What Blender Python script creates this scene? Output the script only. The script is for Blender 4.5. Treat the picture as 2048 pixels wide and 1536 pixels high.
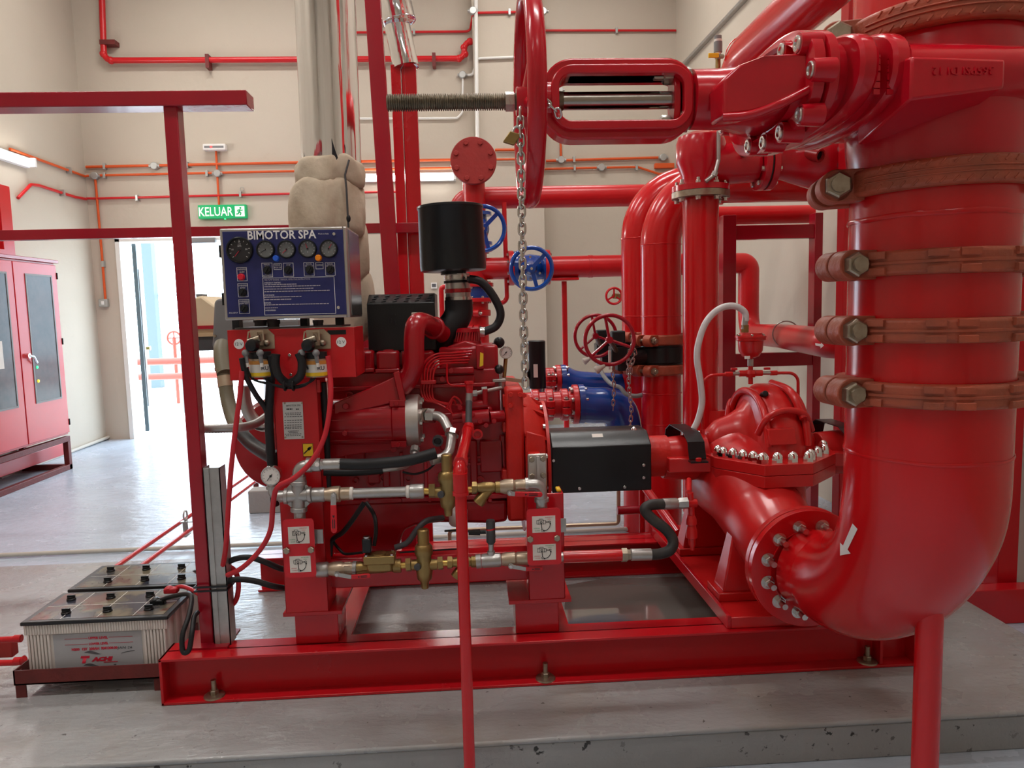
import bpy, bmesh, math, random
from mathutils import Vector, Matrix
random.seed(7)
D = bpy.data
for o in list(D.objects): D.objects.remove(o)
scene = bpy.context.scene
COL = scene.collection
R = math.radians
# ------------------------------------------------------------------ camera
FPX = 1480.0
CAMZ = 1.45
_p, _y, _r = R(5.79), R(3.15), R(-1.43)
FW = Vector((math.sin(_y)*math.cos(_p), math.cos(_y)*math.cos(_p), -math.sin(_p)))
_rt = Vector((math.cos(_y), -math.sin(_y), 0)); _up = _rt.cross(FW)
RT = math.cos(_r)*_rt + math.sin(_r)*_up
UP = -math.sin(_r)*_rt + math.cos(_r)*_up
cam_d = D.cameras.new('camera'); cam = D.objects.new('camera', cam_d); COL.objects.link(cam)
cam_d.sensor_width = 36.0; cam_d.lens = FPX/2048*36.0; cam_d.clip_start = 0.05; cam_d.clip_end = 200
cam.matrix_world = Matrix(((RT.x, UP.x, -FW.x, 0), (RT.y, UP.y, -FW.y, 0), (RT.z, UP.z, -FW.z, CAMZ), (0, 0, 0, 1)))
scene.camera = cam
# ------------------------------------------------------------------ view / world / light
vs = scene.view_settings
scene.display_settings.display_device = 'sRGB'
vs.view_transform = 'Standard'; vs.look = 'None'; vs.gamma = 1.0; vs.use_curve_mapping = False
vs.exposure = 0.0
world = D.worlds.new('sky'); scene.world = world; world.use_nodes = True
wn = world.node_tree.nodes; wl = world.node_tree.links
bg = wn['Background']; bg.inputs[0].default_value = (0.68, 0.85, 1.0, 1); bg.inputs[1].default_value = 8.0
YW = 9.1; XL = -4.42; XR = 2.57; ZC = 5.6; YF = -3.5       # room shell
def lamp(name, loc, size, sizey, power, rot, col=(1, 1, 1)):
    l = D.lights.new(name, 'AREA'); l.shape = 'RECTANGLE'; l.size = size; l.size_y = sizey
    l.energy = power; l.color = col
    o = D.objects.new(name, l); o.location = loc; o.rotation_euler = rot; COL.objects.link(o); return o
sun_d = D.lights.new('sun', 'SUN'); sun_d.energy = 8.0; sun_d.angle = R(0.6); sun_d.color = (1, .96, .9)
sun = D.objects.new('sun', sun_d); sun.rotation_euler = (R(-4), R(-48), R(0)); COL.objects.link(sun)
port = lamp('door_portal', (-2.9, YW+.12, 1.2), 2.1, 2.4, 1, (R(-90), 0, 0)); port.data.cycles.is_portal = True
FILL_W = 40.0  # base power of the added, unseen ceiling fill lamps
# ------------------------------------------------------------------ pixel rays (photo frame 2048x1536)
def ray(px, py): return FW + (px-1024)/FPX*RT - (py-768)/FPX*UP
CP = Vector((0, 0, CAMZ))
def at(px, py, Y):
    d = ray(px, py); return CP + d*(Y/d.y)
def atX(px, py, X):
    d = ray(px, py); return CP + d*(X/d.x)
def atZ(px, py, Z):
    d = ray(px, py); return CP + d*((Z-CAMZ)/d.z)
def S(Y): return Y/FPX
# ------------------------------------------------------------------ mesh builder
def frame(ax, hint=None):
    ax = Vector(ax).normalized()
    h = Vector(hint) if hint else (Vector((0, 0, 1)) if abs(ax.z) < .9 else Vector((1, 0, 0)))
    u = (h - ax*h.dot(ax)).normalized(); return ax, u, ax.cross(u)
class MB:
    def __init__(s): s.v = []; s.f = []
    def ring(s, c, u, w, r, n, r2=None, ph=0):
        b = len(s.v); r2 = r if r2 is None else r2
        for i in range(n):
            t = 2*math.pi*i/n+ph; s.v.append(Vector(c)+u*(math.cos(t)*r)+w*(math.sin(t)*r2))
        return b
    def skin(s, rings, n, capa=True, capb=True, closed=False):
        m = len(rings)
        for k in range(m if closed else m-1):
            a, b = rings[k], rings[(k+1) % m]
            for i in range(n):
                j = (i+1) % n; s.f.append((a+i, a+j, b+j, b+i))
        if not closed:
            if capa: s.f.append(tuple(reversed(range(rings[0], rings[0]+n))))
            if capb: s.f.append(tuple(range(rings[-1], rings[-1]+n)))
    def box(s, x0, x1, y0, y1, z0, z1):
        x0, x1 = min(x0, x1), max(x0, x1); y0, y1 = min(y0, y1), max(y0, y1); z0, z1 = min(z0, z1), max(z0, z1)
        b = len(s.v)
        s.v += [Vector(p) for p in ((x0,y0,z0),(x1,y0,z0),(x1,y1,z0),(x0,y1,z0),(x0,y0,z1),(x1,y0,z1),(x1,y1,z1),(x0,y1,z1))]
        for f in ((3,2,1,0),(4,5,6,7),(0,1,5,4),(1,2,6,5),(2,3,7,6),(3,0,4,7)): s.f.append(tuple(b+i for i in f))
        return s
    def pbox(s, x0, y0, x1, y1, Y0, Y1):
        """box whose front face at depth Y0 spans the given photo pixels"""
        xm, ym = (x0+x1)/2, (y0+y1)/2
        return s.box(at(x0, ym, Y0).x, at(x1, ym, Y0).x, Y0, Y1, at(xm, y1, Y0).z, at(xm, y0, Y0).z)
    def obox(s, c, u, w, t, hu, hw, ht):
        c = Vector(c); u = Vector(u).normalized(); w = Vector(w).normalized(); t = Vector(t).normalized(); b = len(s.v)
        for k in (-1, 1):
            for (i, j) in ((-1,-1),(1,-1),(1,1),(-1,1)): s.v.append(c+u*hu*i+w*hw*j+t*ht*k)
        for f in ((3,2,1,0),(4,5,6,7),(0,1,5,4),(1,2,6,5),(2,3,7,6),(3,0,4,7)): s.f.append(tuple(b+i for i in f))
        return s
    def bar(s, p0, p1, w, h, hint=None):
        p0, p1 = Vector(p0), Vector(p1); ax, u, v = frame(p1-p0, hint)
        return s.obox((p0+p1)/2, ax, u, v, (p1-p0).length/2, h/2, w/2)
    def cyl(s, p0, p1, r0, r1=None, n=24, capa=True, capb=True):
        p0, p1 = Vector(p0), Vector(p1); r1 = r0 if r1 is None else r1
        ax, u, w = frame(p1-p0); s.skin([s.ring(p0, u, w, r0, n), s.ring(p1, u, w, r1, n)], n, capa, capb); return s
    def lathe(s, o, ax, prof, n=28, capa=True, capb=True, hint=None):
        o = Vector(o); ax, u, w = frame(ax, hint)
        s.skin([s.ring(o+ax*h, u, w, max(r, 1e-4), n) for h, r in prof], n, capa, capb); return s
    def tube(s, pts, r, n=12, capa=True, capb=True, closed=False):
        pts = [Vector(p) for p in pts]; m = len(pts)
        rr = r if isinstance(r, (list, tuple)) else [r]*m
        tg = []
        for i in range(m):
            if closed: a, b = pts[i-1], pts[(i+1) % m]
            else: a, b = pts[max(i-1, 0)], pts[min(i+1, m-1)]
            tg.append((b-a).normalized())
        _, u, w = frame(tg[0]); rings = []
        for i in range(m):
            u = (u - tg[i]*u.dot(tg[i])).normalized(); w = tg[i].cross(u)
            rings.append(s.ring(pts[i], u, w, rr[i], n))
        s.skin(rings, n, capa, capb, closed); return s
    def torus(s, c, ax, Rr, r, n=40, n2=10, r2=None):
        ax, u, w = frame(ax); c = Vector(c); rings = []
        for i in range(n):
            t = 2*math.pi*i/n; d = u*math.cos(t)+w*math.sin(t)
            rings.append(s.ring(c+d*Rr, d, ax, r, n2, r2))
        s.skin(rings, n2, closed=True); return s
    def prism(s, poly, vec):
        poly = [Vector(p) for p in poly]; vec = Vector(vec); n = len(poly); b = len(s.v)
        s.v += poly + [p+vec for p in poly]
        s.f.append(tuple(reversed(range(b, b+n)))); s.f.append(tuple(range(b+n, b+2*n)))
        for i in range(n):
            j = (i+1) % n; s.f.append((b+i, b+j, b+n+j, b+n+i))
        return s
    def frame2(s, outer, inner, vec):
        """closed ring-shaped prism between two outlines with equal counts"""
        o = [Vector(p) for p in outer]; q = [Vector(p) for p in inner]; vec = Vector(vec); n = len(o); b = len(s.v)
        s.v += o+q+[p+vec for p in o]+[p+vec for p in q]
        for i in range(n):
            j = (i+1) % n
            s.f += [(b+i, b+n+i, b+n+j, b+j), (b+2*n+i, b+2*n+j, b+3*n+j, b+3*n+i),
                    (b+i, b+j, b+2*n+j, b+2*n+i), (b+n+i, b+3*n+i, b+3*n+j, b+n+j)]
        return s
    def loft(s, rings, capa=True, capb=True):
        ids = []
        for rg in rings:
            ids.append(len(s.v)); s.v += [Vector(p) for p in rg]
        s.skin(ids, len(rings[0]), capa, capb); return s
    def sphere(s, c, r, n=16, m=10, sx=1, sy=1, sz=1):
        c = Vector(c); rings = []
        for k in range(m+1):
            t = math.pi*k/m; rr = max(math.sin(t), 1e-3)*r
            rings.append(s.ring(c+Vector((0, 0, -math.cos(t)*r*sz)), Vector((sx, 0, 0)), Vector((0, sy, 0)), rr, n))
        s.skin(rings, n); return s
    def mesh(s, name, mat, ang=38):
        me = D.meshes.new(name); me.from_pydata([tuple(v) for v in s.v], [], s.f)
        bm = bmesh.new(); bm.from_mesh(me); bmesh.ops.recalc_face_normals(bm, faces=bm.faces); bm.to_mesh(me); bm.free()
        if ang:
            me.polygons.foreach_set('use_smooth', [True]*len(me.polygons))
            me.set_sharp_from_angle(angle=R(ang))
        me.materials.append(MAT[mat]); return me
    def build(s, name, mat, parent=None, ang=38, bevel=0, label=None, seg=2):
        return put(name, s.mesh(name, mat, ang), parent, bevel=bevel, label=label, seg=seg)
def put(name, me, parent=None, mtx=None, bevel=0, label=None, seg=2):
    o = D.objects.new(name, me); COL.objects.link(o)
    if parent is not None:
        o.parent = parent
        if parent.type == 'EMPTY' and mtx is None and not parent.get('_local'):
            o.matrix_parent_inverse = Matrix.Translation(-parent.location)
        elif parent.type == 'EMPTY' and mtx is not None and not parent.get('_local'):
            o.matrix_parent_inverse = Matrix.Translation(-parent.location)
    if mtx is not None: o.matrix_basis = mtx
    if bevel:
        b = o.modifiers.new('bevel', 'BEVEL'); b.width = bevel; b.segments = seg; b.limit_method = 'ANGLE'; b.angle_limit = R(40)
    if label: o['label'] = label
    return o
def tag(o, label, cat, group=None):
    o['label'] = label; o['category'] = cat
    if group: o['group'] = group
    return o
def thing(name, label, cat, loc=(0, 0, 0), group=None, local=False, rot=None):
    o = D.objects.new(name, None); o.empty_display_size = .05; COL.objects.link(o); o.location = loc
    if rot: o.rotation_euler = rot
    if local: o['_local'] = 1
    return tag(o, label, cat, group)
def struct(o): o['kind'] = 'structure'; return o
def mtx(loc, ax=(0, 0, 1), hint=None, sc=1.0):
    """matrix that takes local z to ax"""
    a, u, w = frame(ax, hint)
    return Matrix(((u.x*sc, w.x*sc, a.x*sc, loc[0]), (u.y*sc, w.y*sc, a.y*sc, loc[1]), (u.z*sc, w.z*sc, a.z*sc, loc[2]), (0, 0, 0, 1)))
def clone(root, loc, rotz=None, label=None, group=None):
    r = root.copy(); COL.objects.link(r); r.location = loc
    if rotz is not None: r.rotation_euler = (0, 0, rotz)
    if label: r['label'] = label
    if group: r['group'] = group
    for ch in list(root.children):
        c = ch.copy(); COL.objects.link(c); c.parent = r
        for g in list(ch.children):
            d = g.copy(); COL.objects.link(d); d.parent = c
    return r
def fillet(pts, rad, n=7):
    pts = [Vector(p) for p in pts]; out = [pts[0]]
    for i in range(1, len(pts)-1):
        p = pts[i]; a = pts[i-1]-p; b = pts[i+1]-p; rd = rad[i-1] if isinstance(rad, (list, tuple)) else rad
        la, lb = a.length, b.length; a.normalize(); b.normalize()
        ang = a.angle(b); t = min(rd/max(math.tan(ang/2), .05), la*.48, lb*.48)
        p0, p3 = p+a*t, p+b*t; k = .55; p1, p2 = p+a*t*(1-k), p+b*t*(1-k)
        for j in range(n+1):
            s = j/n; out.append(p0*(1-s)**3+p1*3*s*(1-s)**2+p2*3*s*s*(1-s)+p3*s**3)
    out.append(pts[-1]); return out
def spline(pts, n=6):
    pts = [Vector(p) for p in pts]; out = []
    for i in range(len(pts)-1):
        p0 = pts[max(i-1, 0)]; p1 = pts[i]; p2 = pts[i+1]; p3 = pts[min(i+2, len(pts)-1)]
        for j in range(n):
            t = j/n; out.append(.5*((2*p1)+(p2-p0)*t+(2*p0-5*p1+4*p2-p3)*t*t+(3*p1-p0-3*p2+p3)*t**3))
    out.append(pts[-1]); return out
def P(*trip): return [at(*t) for t in trip]
# shared little meshes -------------------------------------------------
_shared = {}
def hexmesh(r, h, mat, stud=0, washer=0, dome=False):
    key = (round(r, 5), round(h, 5), mat, round(stud, 5), round(washer, 5), dome)
    if key not in _shared:
        m = MB(); z = 0
        if washer: m.lathe((0,0,0), (0,0,1), [(0, r*washer), (h*.18, r*washer)], 20); z = h*.18
        if dome:
            m.lathe((0,0,z), (0,0,1), [(0, r), (h*.45, r)], 6)
            m.lathe((0,0,z+h*.45), (0,0,1), [(0, r*.92)]+[(math.sin(t)*h*.62, r*.9*math.cos(t)) for t in (0,.3,.6,.9,1.2,1.45)], 16)
        else:
            m.lathe((0,0,z), (0,0,1), [(0, r), (h*.86, r), (h, r*.86)], 6)
        if stud: m.cyl((0,0,z+h), (0,0,z+h+stud), r*.62, n=12)
        _shared[key] = m.mesh('bolt', mat, 32)
    return _shared[key]
def bolt(parent, loc, ax, r=.012, h=.012, mat='steel', stud=0, washer=0, dome=False, name='bolt', hint=None):
    return put(name, hexmesh(r, h, mat, stud, washer, dome), parent, mtx(loc, ax, hint))
def bolt_circle(parent, c, ax, rad, n, r=.012, h=.012, mat='steel', ph=0, **k):
    a, u, w = frame(ax); c = Vector(c)
    for i in range(n):
        t = 2*math.pi*i/n+ph; bolt(parent, c+u*math.cos(t)*rad+w*math.sin(t)*rad, a, r, h, mat, **k)
def text(name, s, c, right, up, h, mat, parent=None, width=None, ext=.0004, shear=0, bold=0, align='CENTER', relief=0):
    cu = D.curves.new(name, 'FONT'); cu.body = s; cu.size = 1; cu.align_x = align; cu.align_y = 'CENTER'
    cu.extrude = .1 if relief else 0; cu.shear = shear; cu.offset = bold; cu.resolution_u = 2
    t = D.objects.new(name, cu); COL.objects.link(t)
    dg = bpy.context.evaluated_depsgraph_get(); me = D.meshes.new_from_object(t.evaluated_get(dg)); D.objects.remove(t)
    xs = [v.co.x for v in me.vertices]; ys = [v.co.y for v in me.vertices]
    if not xs: return None
    sy = h/(max(ys)-min(ys)); sx = sy if not width else width/(max(xs)-min(xs))
    right = Vector(right).normalized(); up = Vector(up).normalized(); nn = right.cross(up)
    cx = (max(xs)+min(xs))/2 if align == 'CENTER' else min(xs); cy = (max(ys)+min(ys))/2
    for v in me.vertices:
        v.co = Vector(c)+right*((v.co.x-cx)*sx)+up*((v.co.y-cy)*sy)+nn*(ext if not relief else relief if v.co.z > 0 else 0)
    me.materials.clear(); me.materials.append(MAT[mat]); me.name = name
    return put(name, me, parent)
def dashes(name, c, right, up, width, h, matn, parent, n=10, seed=0, depth=.0003):
    """a line of print too small to read: a row of uneven dashes"""
    rnd = random.Random(seed); m = MB(); right = Vector(right).normalized(); up = Vector(up).normalized(); nn = right.cross(up); u = 0; c = Vector(c)
    while u < width*.97:
        w = width/n*(.35+.9*rnd.random()); w = min(w, width-u); m.obox(c+right*(u+w*.42), right, up, nn, w*.42, h*.5, depth); u += w*1.05
    return m.build(name, matn, parent, ang=0)
XP = Vector((1, 0, 0)); YP = Vector((0, 1, 0)); ZP = Vector((0, 0, 1))
# ------------------------------------------------------------------ materials
MAT = {}
def mat(name, col, rough=.5, metal=0, bump=0, bscale=40, var=0, vscale=6, col2=None, coat=0, spec=.5, emit=None, estr=0, rvar=0, trans=0, ior=1.45, stretch=None):
    m = D.materials.new(name); m.use_nodes = True; n = m.node_tree.nodes; l = m.node_tree.links
    b = n['Principled BSDF']; MAT[name] = m
    b.inputs['Base Color'].default_value = (*col, 1); b.inputs['Roughness'].default_value = rough
    b.inputs['Metallic'].default_value = metal; b.inputs['Specular IOR Level'].default_value = spec
    b.inputs['Coat Weight'].default_value = coat; b.inputs['Coat Roughness'].default_value = .08
    b.inputs['Transmission Weight'].default_value = trans; b.inputs['IOR'].default_value = ior
    if emit: b.inputs['Emission Color'].default_value = (*emit, 1); b.inputs['Emission Strength'].default_value = estr
    if var or bump or rvar:
        tc = n.new('ShaderNodeTexCoord'); mp = n.new('ShaderNodeMapping'); l.new(tc.outputs['Object'], mp.inputs[0])
        if stretch: mp.inputs['Scale'].default_value = stretch
    if var or rvar:
        nz = n.new('ShaderNodeTexNoise'); nz.inputs['Scale'].default_value = vscale; nz.inputs['Detail'].default_value = 5
        nz.inputs['Roughness'].default_value = .6; l.new(mp.outputs[0], nz.inputs['Vector'])
    if var:
        mx = n.new('ShaderNodeMix'); mx.data_type = 'RGBA'
        mr = n.new('ShaderNodeMapRange'); mr.inputs['From Min'].default_value = .35; mr.inputs['From Max'].default_value = .7
        mr.inputs['To Max'].default_value = var; l.new(nz.outputs['Fac'], mr.inputs['Value']); l.new(mr.outputs[0], mx.inputs['Factor'])
        mx.inputs['A'].default_value = (*col, 1); c2 = col2 or tuple(c*.6 for c in col); mx.inputs['B'].default_value = (*c2, 1)
        l.new(mx.outputs['Result'], b.inputs['Base Color'])
    if rvar:
        mr = n.new('ShaderNodeMapRange'); mr.inputs['From Min'].default_value = .3; mr.inputs['From Max'].default_value = .7
        mr.inputs['To Min'].default_value = max(rough-rvar, .03); mr.inputs['To Max'].default_value = rough+rvar
        l.new(nz.outputs['Fac'], mr.inputs['Value']); l.new(mr.outputs[0], b.inputs['Roughness'])
    if bump:
        nb = n.new('ShaderNodeTexNoise'); nb.inputs['Scale'].default_value = bscale; nb.inputs['Detail'].default_value = 3
        l.new(mp.outputs[0], nb.inputs['Vector'])
        bp = n.new('ShaderNodeBump'); bp.inputs['Strength'].default_value = bump; bp.inputs['Distance'].default_value = .01
        l.new(nb.outputs['Fac'], bp.inputs['Height']); l.new(bp.outputs[0], b.inputs['Normal'])
    return m
mat('red', (.52, .006, .012), .22, bump=.035, bscale=14, var=.25, vscale=2.5, col2=(.42, .005, .010), rvar=.06, coat=.1)
mat('red_pipe', (.58, .006, .009), .20, bump=.04, bscale=9, var=.3, vscale=2, col2=(.48, .005, .008), coat=.15)
mat('red_valve', (.52, .004, .015), .22, bump=.05, bscale=16, var=.35, vscale=3, col2=(.42, .004, .012), coat=.15)
mat('red_dusty', (.36, .012, .014), .34, bump=.06, bscale=30, var=.6, vscale=5, col2=(.30, .040, .035), rvar=.1)
mat('red_engine', (.37, .004, .011), .26, bump=.10, bscale=30, var=.4, vscale=6, col2=(.27, .004, .009), coat=.1)
mat('red_cast', (.60, .018, .012), .38, bump=.16, bscale=60, var=.35, vscale=8, col2=(.40, .012, .01))
mat('red_pump', (.56, .012, .012), .28, bump=.08, bscale=22, var=.35, vscale=4, col2=(.46, .010, .011), coat=.1)
mat('red_frame', (.36, .005, .018), .24, bump=.05, bscale=20, var=.35, vscale=3, col2=(.21, .005, .014), coat=.2)  # burgundy: the backlit look of the left frame is put into this red
mat('red_rust', (.16, .020, .018), .55, bump=.2, bscale=60, var=.6, vscale=14, col2=(.09, .018, .016))
mat('red_rust2', (.33, .020, .016), .5, bump=.15, bscale=40, var=.4, vscale=8)
mat('red_wall', (.56, .010, .014), .30, var=.2, vscale=5)
mat('red_plastic', (.60, .010, .018), .28)
mat('cable_red', (.55, .018, .030), .42)
mat('red_worn', (.66, .13, .12), .5)
mat('brick', (.42, .078, .036), .45, bump=.30, bscale=55, var=.7, vscale=9, col2=(.20, .070, .042))
mat('galv', (.46, .45, .43), .36, metal=.75, bump=.12, bscale=50, var=.5, vscale=18, col2=(.30, .29, .27))
mat('steel', (.62, .60, .57), .25, metal=1, bump=.04, bscale=80, var=.3, vscale=20)
mat('chrome', (.86, .86, .87), .06, metal=1)
mat('chain_steel', (.60, .58, .55), .24, metal=1, var=.4, vscale=60)
mat('stem', (.42, .38, .34), .22, metal=1, var=.4, vscale=12)
mat('thread', (.20, .16, .11), .42, metal=.8, bump=.3, bscale=80, var=.6, vscale=30, col2=(.09, .07, .05))
mat('bolt_dull', (.40, .34, .26), .38, metal=.9, var=.6, vscale=40, col2=(.22, .17, .12))
mat('brass', (.34, .23, .085), .38, metal=.85, bump=.12, bscale=60, var=.5, vscale=14, col2=(.22, .15, .065))
mat('brass_bright', (.72, .48, .14), .25, metal=.95)
mat('bronze_tan', (.50, .40, .29), .36, metal=.7, var=.5, vscale=20, col2=(.38, .28, .20))
mat('aluminium', (.60, .56, .52), .40, metal=.85, bump=.1, bscale=40, var=.4, vscale=14)
mat('cladding', (.84, .84, .84), .07, metal=1, bump=.22, bscale=4, stretch=(7, 7, .35))
mat('black', (.010, .011, .012), .30, bump=.05, bscale=200, spec=.4)
mat('black_soft', (.014, .015, .016), .55, spec=.3, var=.3, vscale=12, col2=(.03, .03, .03))
mat('rubber', (.012, .012, .013), .48, bump=.08, bscale=60, spec=.4)
mat('rubber_dusty', (.018, .018, .018), .55, var=.8, vscale=16, col2=(.055, .05, .042))
mat('hose_khaki', (.14, .12, .075), .5, bump=.1, bscale=50)
mat('grey_plastic', (.20, .20, .20), .5)
mat('grey_dark', (.06, .06, .063), .5)
mat('white', (.78, .77, .74), .45)
mat('white_paint', (.75, .74, .70), .5)
mat('paper', (.72, .68, .62), .6)
mat('ink', (.012, .012, .014), .6)
mat('ink_grey', (.10, .10, .11), .6)
mat('ink_red', (.55, .012, .04), .5)
mat('ink_green', (.02, .28, .08), .6)
mat('ink_pink', (.48, .43, .47), .5)
mat('ink_white', (.80, .78, .76), .5)
mat('label_orange', (.62, .26, .05), .5)
mat('yellow', (.80, .52, .02), .45)
mat('panel_blue', (.018, .022, .115), .35, var=.15, vscale=4)
mat('panel_steel', (.48, .46, .44), .28, metal=.9, bump=.03, bscale=120)
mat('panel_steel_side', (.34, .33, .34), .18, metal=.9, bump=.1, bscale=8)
mat('dial_dark', (.022, .020, .022), .35)
mat('dial_grey', (.16, .165, .16), .4)
mat('dial_white', (.74, .72, .68), .35)
mat('btn_blue', (.02, .11, .60), .3); mat('btn_orange', (.85, .25, .01), .3); mat('btn_red', (.60, .01, .03), .35)
mat('blue_valve', (.008, .045, .26), .26, bump=.08, bscale=30, coat=.3)
mat('blue_bright', (.006, .055, .30), .22, coat=.4)
mat('orange', (.62, .085, .012), .5)
mat('cream_cond', (.50, .46, .40), .5)
mat('zinc_box', (.42, .42, .40), .38, metal=.6)
mat('cloth', (.62, .53, .41), .92, bump=.25, bscale=45, var=.75, vscale=9, col2=(.42, .33, .23), spec=.1)
mat('soot', (.004, .004, .006), .5)
mat('battery_case', (.70, .65, .61), .42, var=.25, vscale=10, col2=(.48, .44, .40))
mat('battery_label', (.42, .42, .44), .35, var=.3, vscale=5)
mat('battery_lid', (.012, .012, .014), .35)
mat('lamp_body', (.8, .8, .78), .4)
mat('lamp_lit', (1, 1, 1), .4, emit=(1, .98, .94), estr=14)
mat('led_green', (.02, .5, .05), .4, emit=(.02, 1, .2), estr=3)
mat('led_yellow', (.7, .5, .02), .4, emit=(1, .7, .02), estr=3)
mat('led_red', (.7, .02, .02), .4, emit=(1, .05, .05), estr=3)
mat('sign_green', (.0, .32, .10), .4, emit=(.0, .50, .16), estr=.30)
mat('sign_white', (.8, .9, .8), .4, emit=(.75, 1, .8), estr=.45)
mat('wood', (.46, .32, .18), .5)
mat('beige', (.62, .50, .33), .5)
mat('clear_hose', (.62, .60, .60), .25, spec=.5)
mat('concrete_block', (.36, .34, .32), .85, bump=.3, bscale=30)
mat('green_grey', (.09, .12, .13), .5)
mat('mesh_grey', (.45, .48, .48), .6)
mat('red_out', (.55, .05, .03), .4)
mat('ground_out', (.80, .80, .78), .9)
mat('plate_white', (.62, .62, .62), .4)
mat('label_alu', (.60, .60, .58), .35, metal=.3)
# glass of the cabinet doors
g = mat('cab_glass', (.030, .032, .036), .16, spec=.22, var=.6, vscale=6, col2=(.10, .07, .07))
g = mat('gauge_glass', (1, 1, 1), .02, trans=1, ior=1.1)
# water on the plinth
mat('water', (.17, .16, .145), .03, spec=1.0, coat=1.0)
def surf(name, build):
    m = D.materials.new(name); m.use_nodes = True; MAT[name] = m
    build(m.node_tree.nodes, m.node_tree.links, m.node_tree.nodes['Principled BSDF']); return m
def _noise(n, l, vec, scale, det=4, ro=.55):
    t = n.new('ShaderNodeTexNoise'); t.inputs['Scale'].default_value = scale; t.inputs['Detail'].default_value = det
    t.inputs['Roughness'].default_value = ro; l.new(vec, t.inputs['Vector']); return t.outputs['Fac']
def _range(n, l, f, a, b, c=0, d=1):
    m = n.new('ShaderNodeMapRange'); m.inputs[1].default_value = a; m.inputs[2].default_value = b
    m.inputs[3].default_value = c; m.inputs[4].default_value = d; l.new(f, m.inputs[0]); return m.outputs[0]
def _mix(n, l, f, a, b):
    m = n.new('ShaderNodeMix'); m.data_type = 'RGBA'; l.new(f, m.inputs['Factor'])
    for k, v in (('A', a), ('B', b)):
        if isinstance(v, tuple): m.inputs[k].default_value = (*v, 1)
        else: l.new(v, m.inputs[k])
    return m.outputs['Result']
def _wall(n, l, b):
    g = n.new('ShaderNodeTexCoord').outputs['Object']
    f = _range(n, l, _noise(n, l, g, .7, 6), .35, .7); c = _mix(n, l, f, (.52, .455, .375), (.475, .415, .335))
    st = _range(n, l, _noise(n, l, g, 3.5, 8, .7), .62, .75); c = _mix(n, l, _range(n, l, st, 0, 1, 0, .25), c, (.38, .31, .235))
    l.new(c, b.inputs['Base Color']); b.inputs['Roughness'].default_value = .75
    bp = n.new('ShaderNodeBump'); bp.inputs['Strength'].default_value = .08; bp.inputs['Distance'].default_value = .02
    l.new(_noise(n, l, g, 18, 4), bp.inputs['Height']); l.new(bp.outputs[0], b.inputs['Normal'])
surf('wall', _wall)
def _floor(n, l, b):
    g = n.new('ShaderNodeTexCoord').outputs['Object']
    f = _range(n, l, _noise(n, l, g, 1.1, 6), .35, .7); c = _mix(n, l, f, (.50, .57, .67), (.43, .49, .57))
    st = _range(n, l, _noise(n, l, g, 7, 8, .75), .66, .8); c = _mix(n, l, st, c, (.20, .18, .16))
    l.new(c, b.inputs['Base Color']); l.new(_range(n, l, _noise(n, l, g, 2.5, 5), .3, .7, .16, .32), b.inputs['Roughness'])
    mp = n.new('ShaderNodeMapping'); mp.inputs['Scale'].default_value = (.6, 1.5, 1); l.new(g, mp.inputs[0])
    bp = n.new('ShaderNodeBump'); bp.inputs['Strength'].default_value = .42; bp.inputs['Distance'].default_value = .02
    l.new(_noise(n, l, mp.outputs[0], 13, 4), bp.inputs['Height']); l.new(bp.outputs[0], b.inputs['Normal'])
surf('floor_paint', _floor)
def _pad(n, l, b):
    g = n.new('ShaderNodeTexCoord').outputs['Object']
    f = _range(n, l, _noise(n, l, g, 1.6, 7, .6), .35, .68); c = _mix(n, l, f, (.365, .372, .378), (.315, .315, .312))
    br = _range(n, l, _noise(n, l, g, 2.3, 6, .6), .50, .82, 0, .6); c = _mix(n, l, br, c, (.25, .19, .12))
    sp = _range(n, l, _noise(n, l, g, 32, 3, .6), .69, .73, 0, .8); c = _mix(n, l, sp, c, (.06, .052, .045))
    l.new(c, b.inputs['Base Color']); l.new(_range(n, l, _noise(n, l, g, 4, 5), .3, .7, .16, .38), b.inputs['Roughness'])
    mp = n.new('ShaderNodeMapping'); mp.inputs['Scale'].default_value = (.7, 1.4, 1); l.new(g, mp.inputs[0])
    bp = n.new('ShaderNodeBump'); bp.inputs['Strength'].default_value = .33; bp.inputs['Distance'].default_value = .015
    l.new(_noise(n, l, mp.outputs[0], 20, 5, .6), bp.inputs['Height']); l.new(bp.outputs[0], b.inputs['Normal'])
surf('pad_top', _pad)
def _padside(n, l, b):
    g = n.new('ShaderNodeTexCoord').outputs['Object']
    f = _range(n, l, _noise(n, l, g, 2, 6), .35, .7); c = _mix(n, l, f, (.34, .34, .335), (.28, .278, .272))
    sp = _range(n, l, _noise(n, l, g, 26, 4, .6), .61, .64); area = _range(n, l, _noise(n, l, g, 1.3, 2), .45, .6)
    mu = n.new('ShaderNodeMath'); mu.operation = 'MULTIPLY'; l.new(sp, mu.inputs[0]); l.new(area, mu.inputs[1])
    c = _mix(n, l, mu.outputs[0], c, (.025, .024, .022)); l.new(c, b.inputs['Base Color']); b.inputs['Roughness'].default_value = .5
    bp = n.new('ShaderNodeBump'); bp.inputs['Strength'].default_value = .3; bp.inputs['Distance'].default_value = .02
    l.new(_noise(n, l, g, 24, 5), bp.inputs['Height']); l.new(bp.outputs[0], b.inputs['Normal'])
surf('pad_side', _padside)
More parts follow.
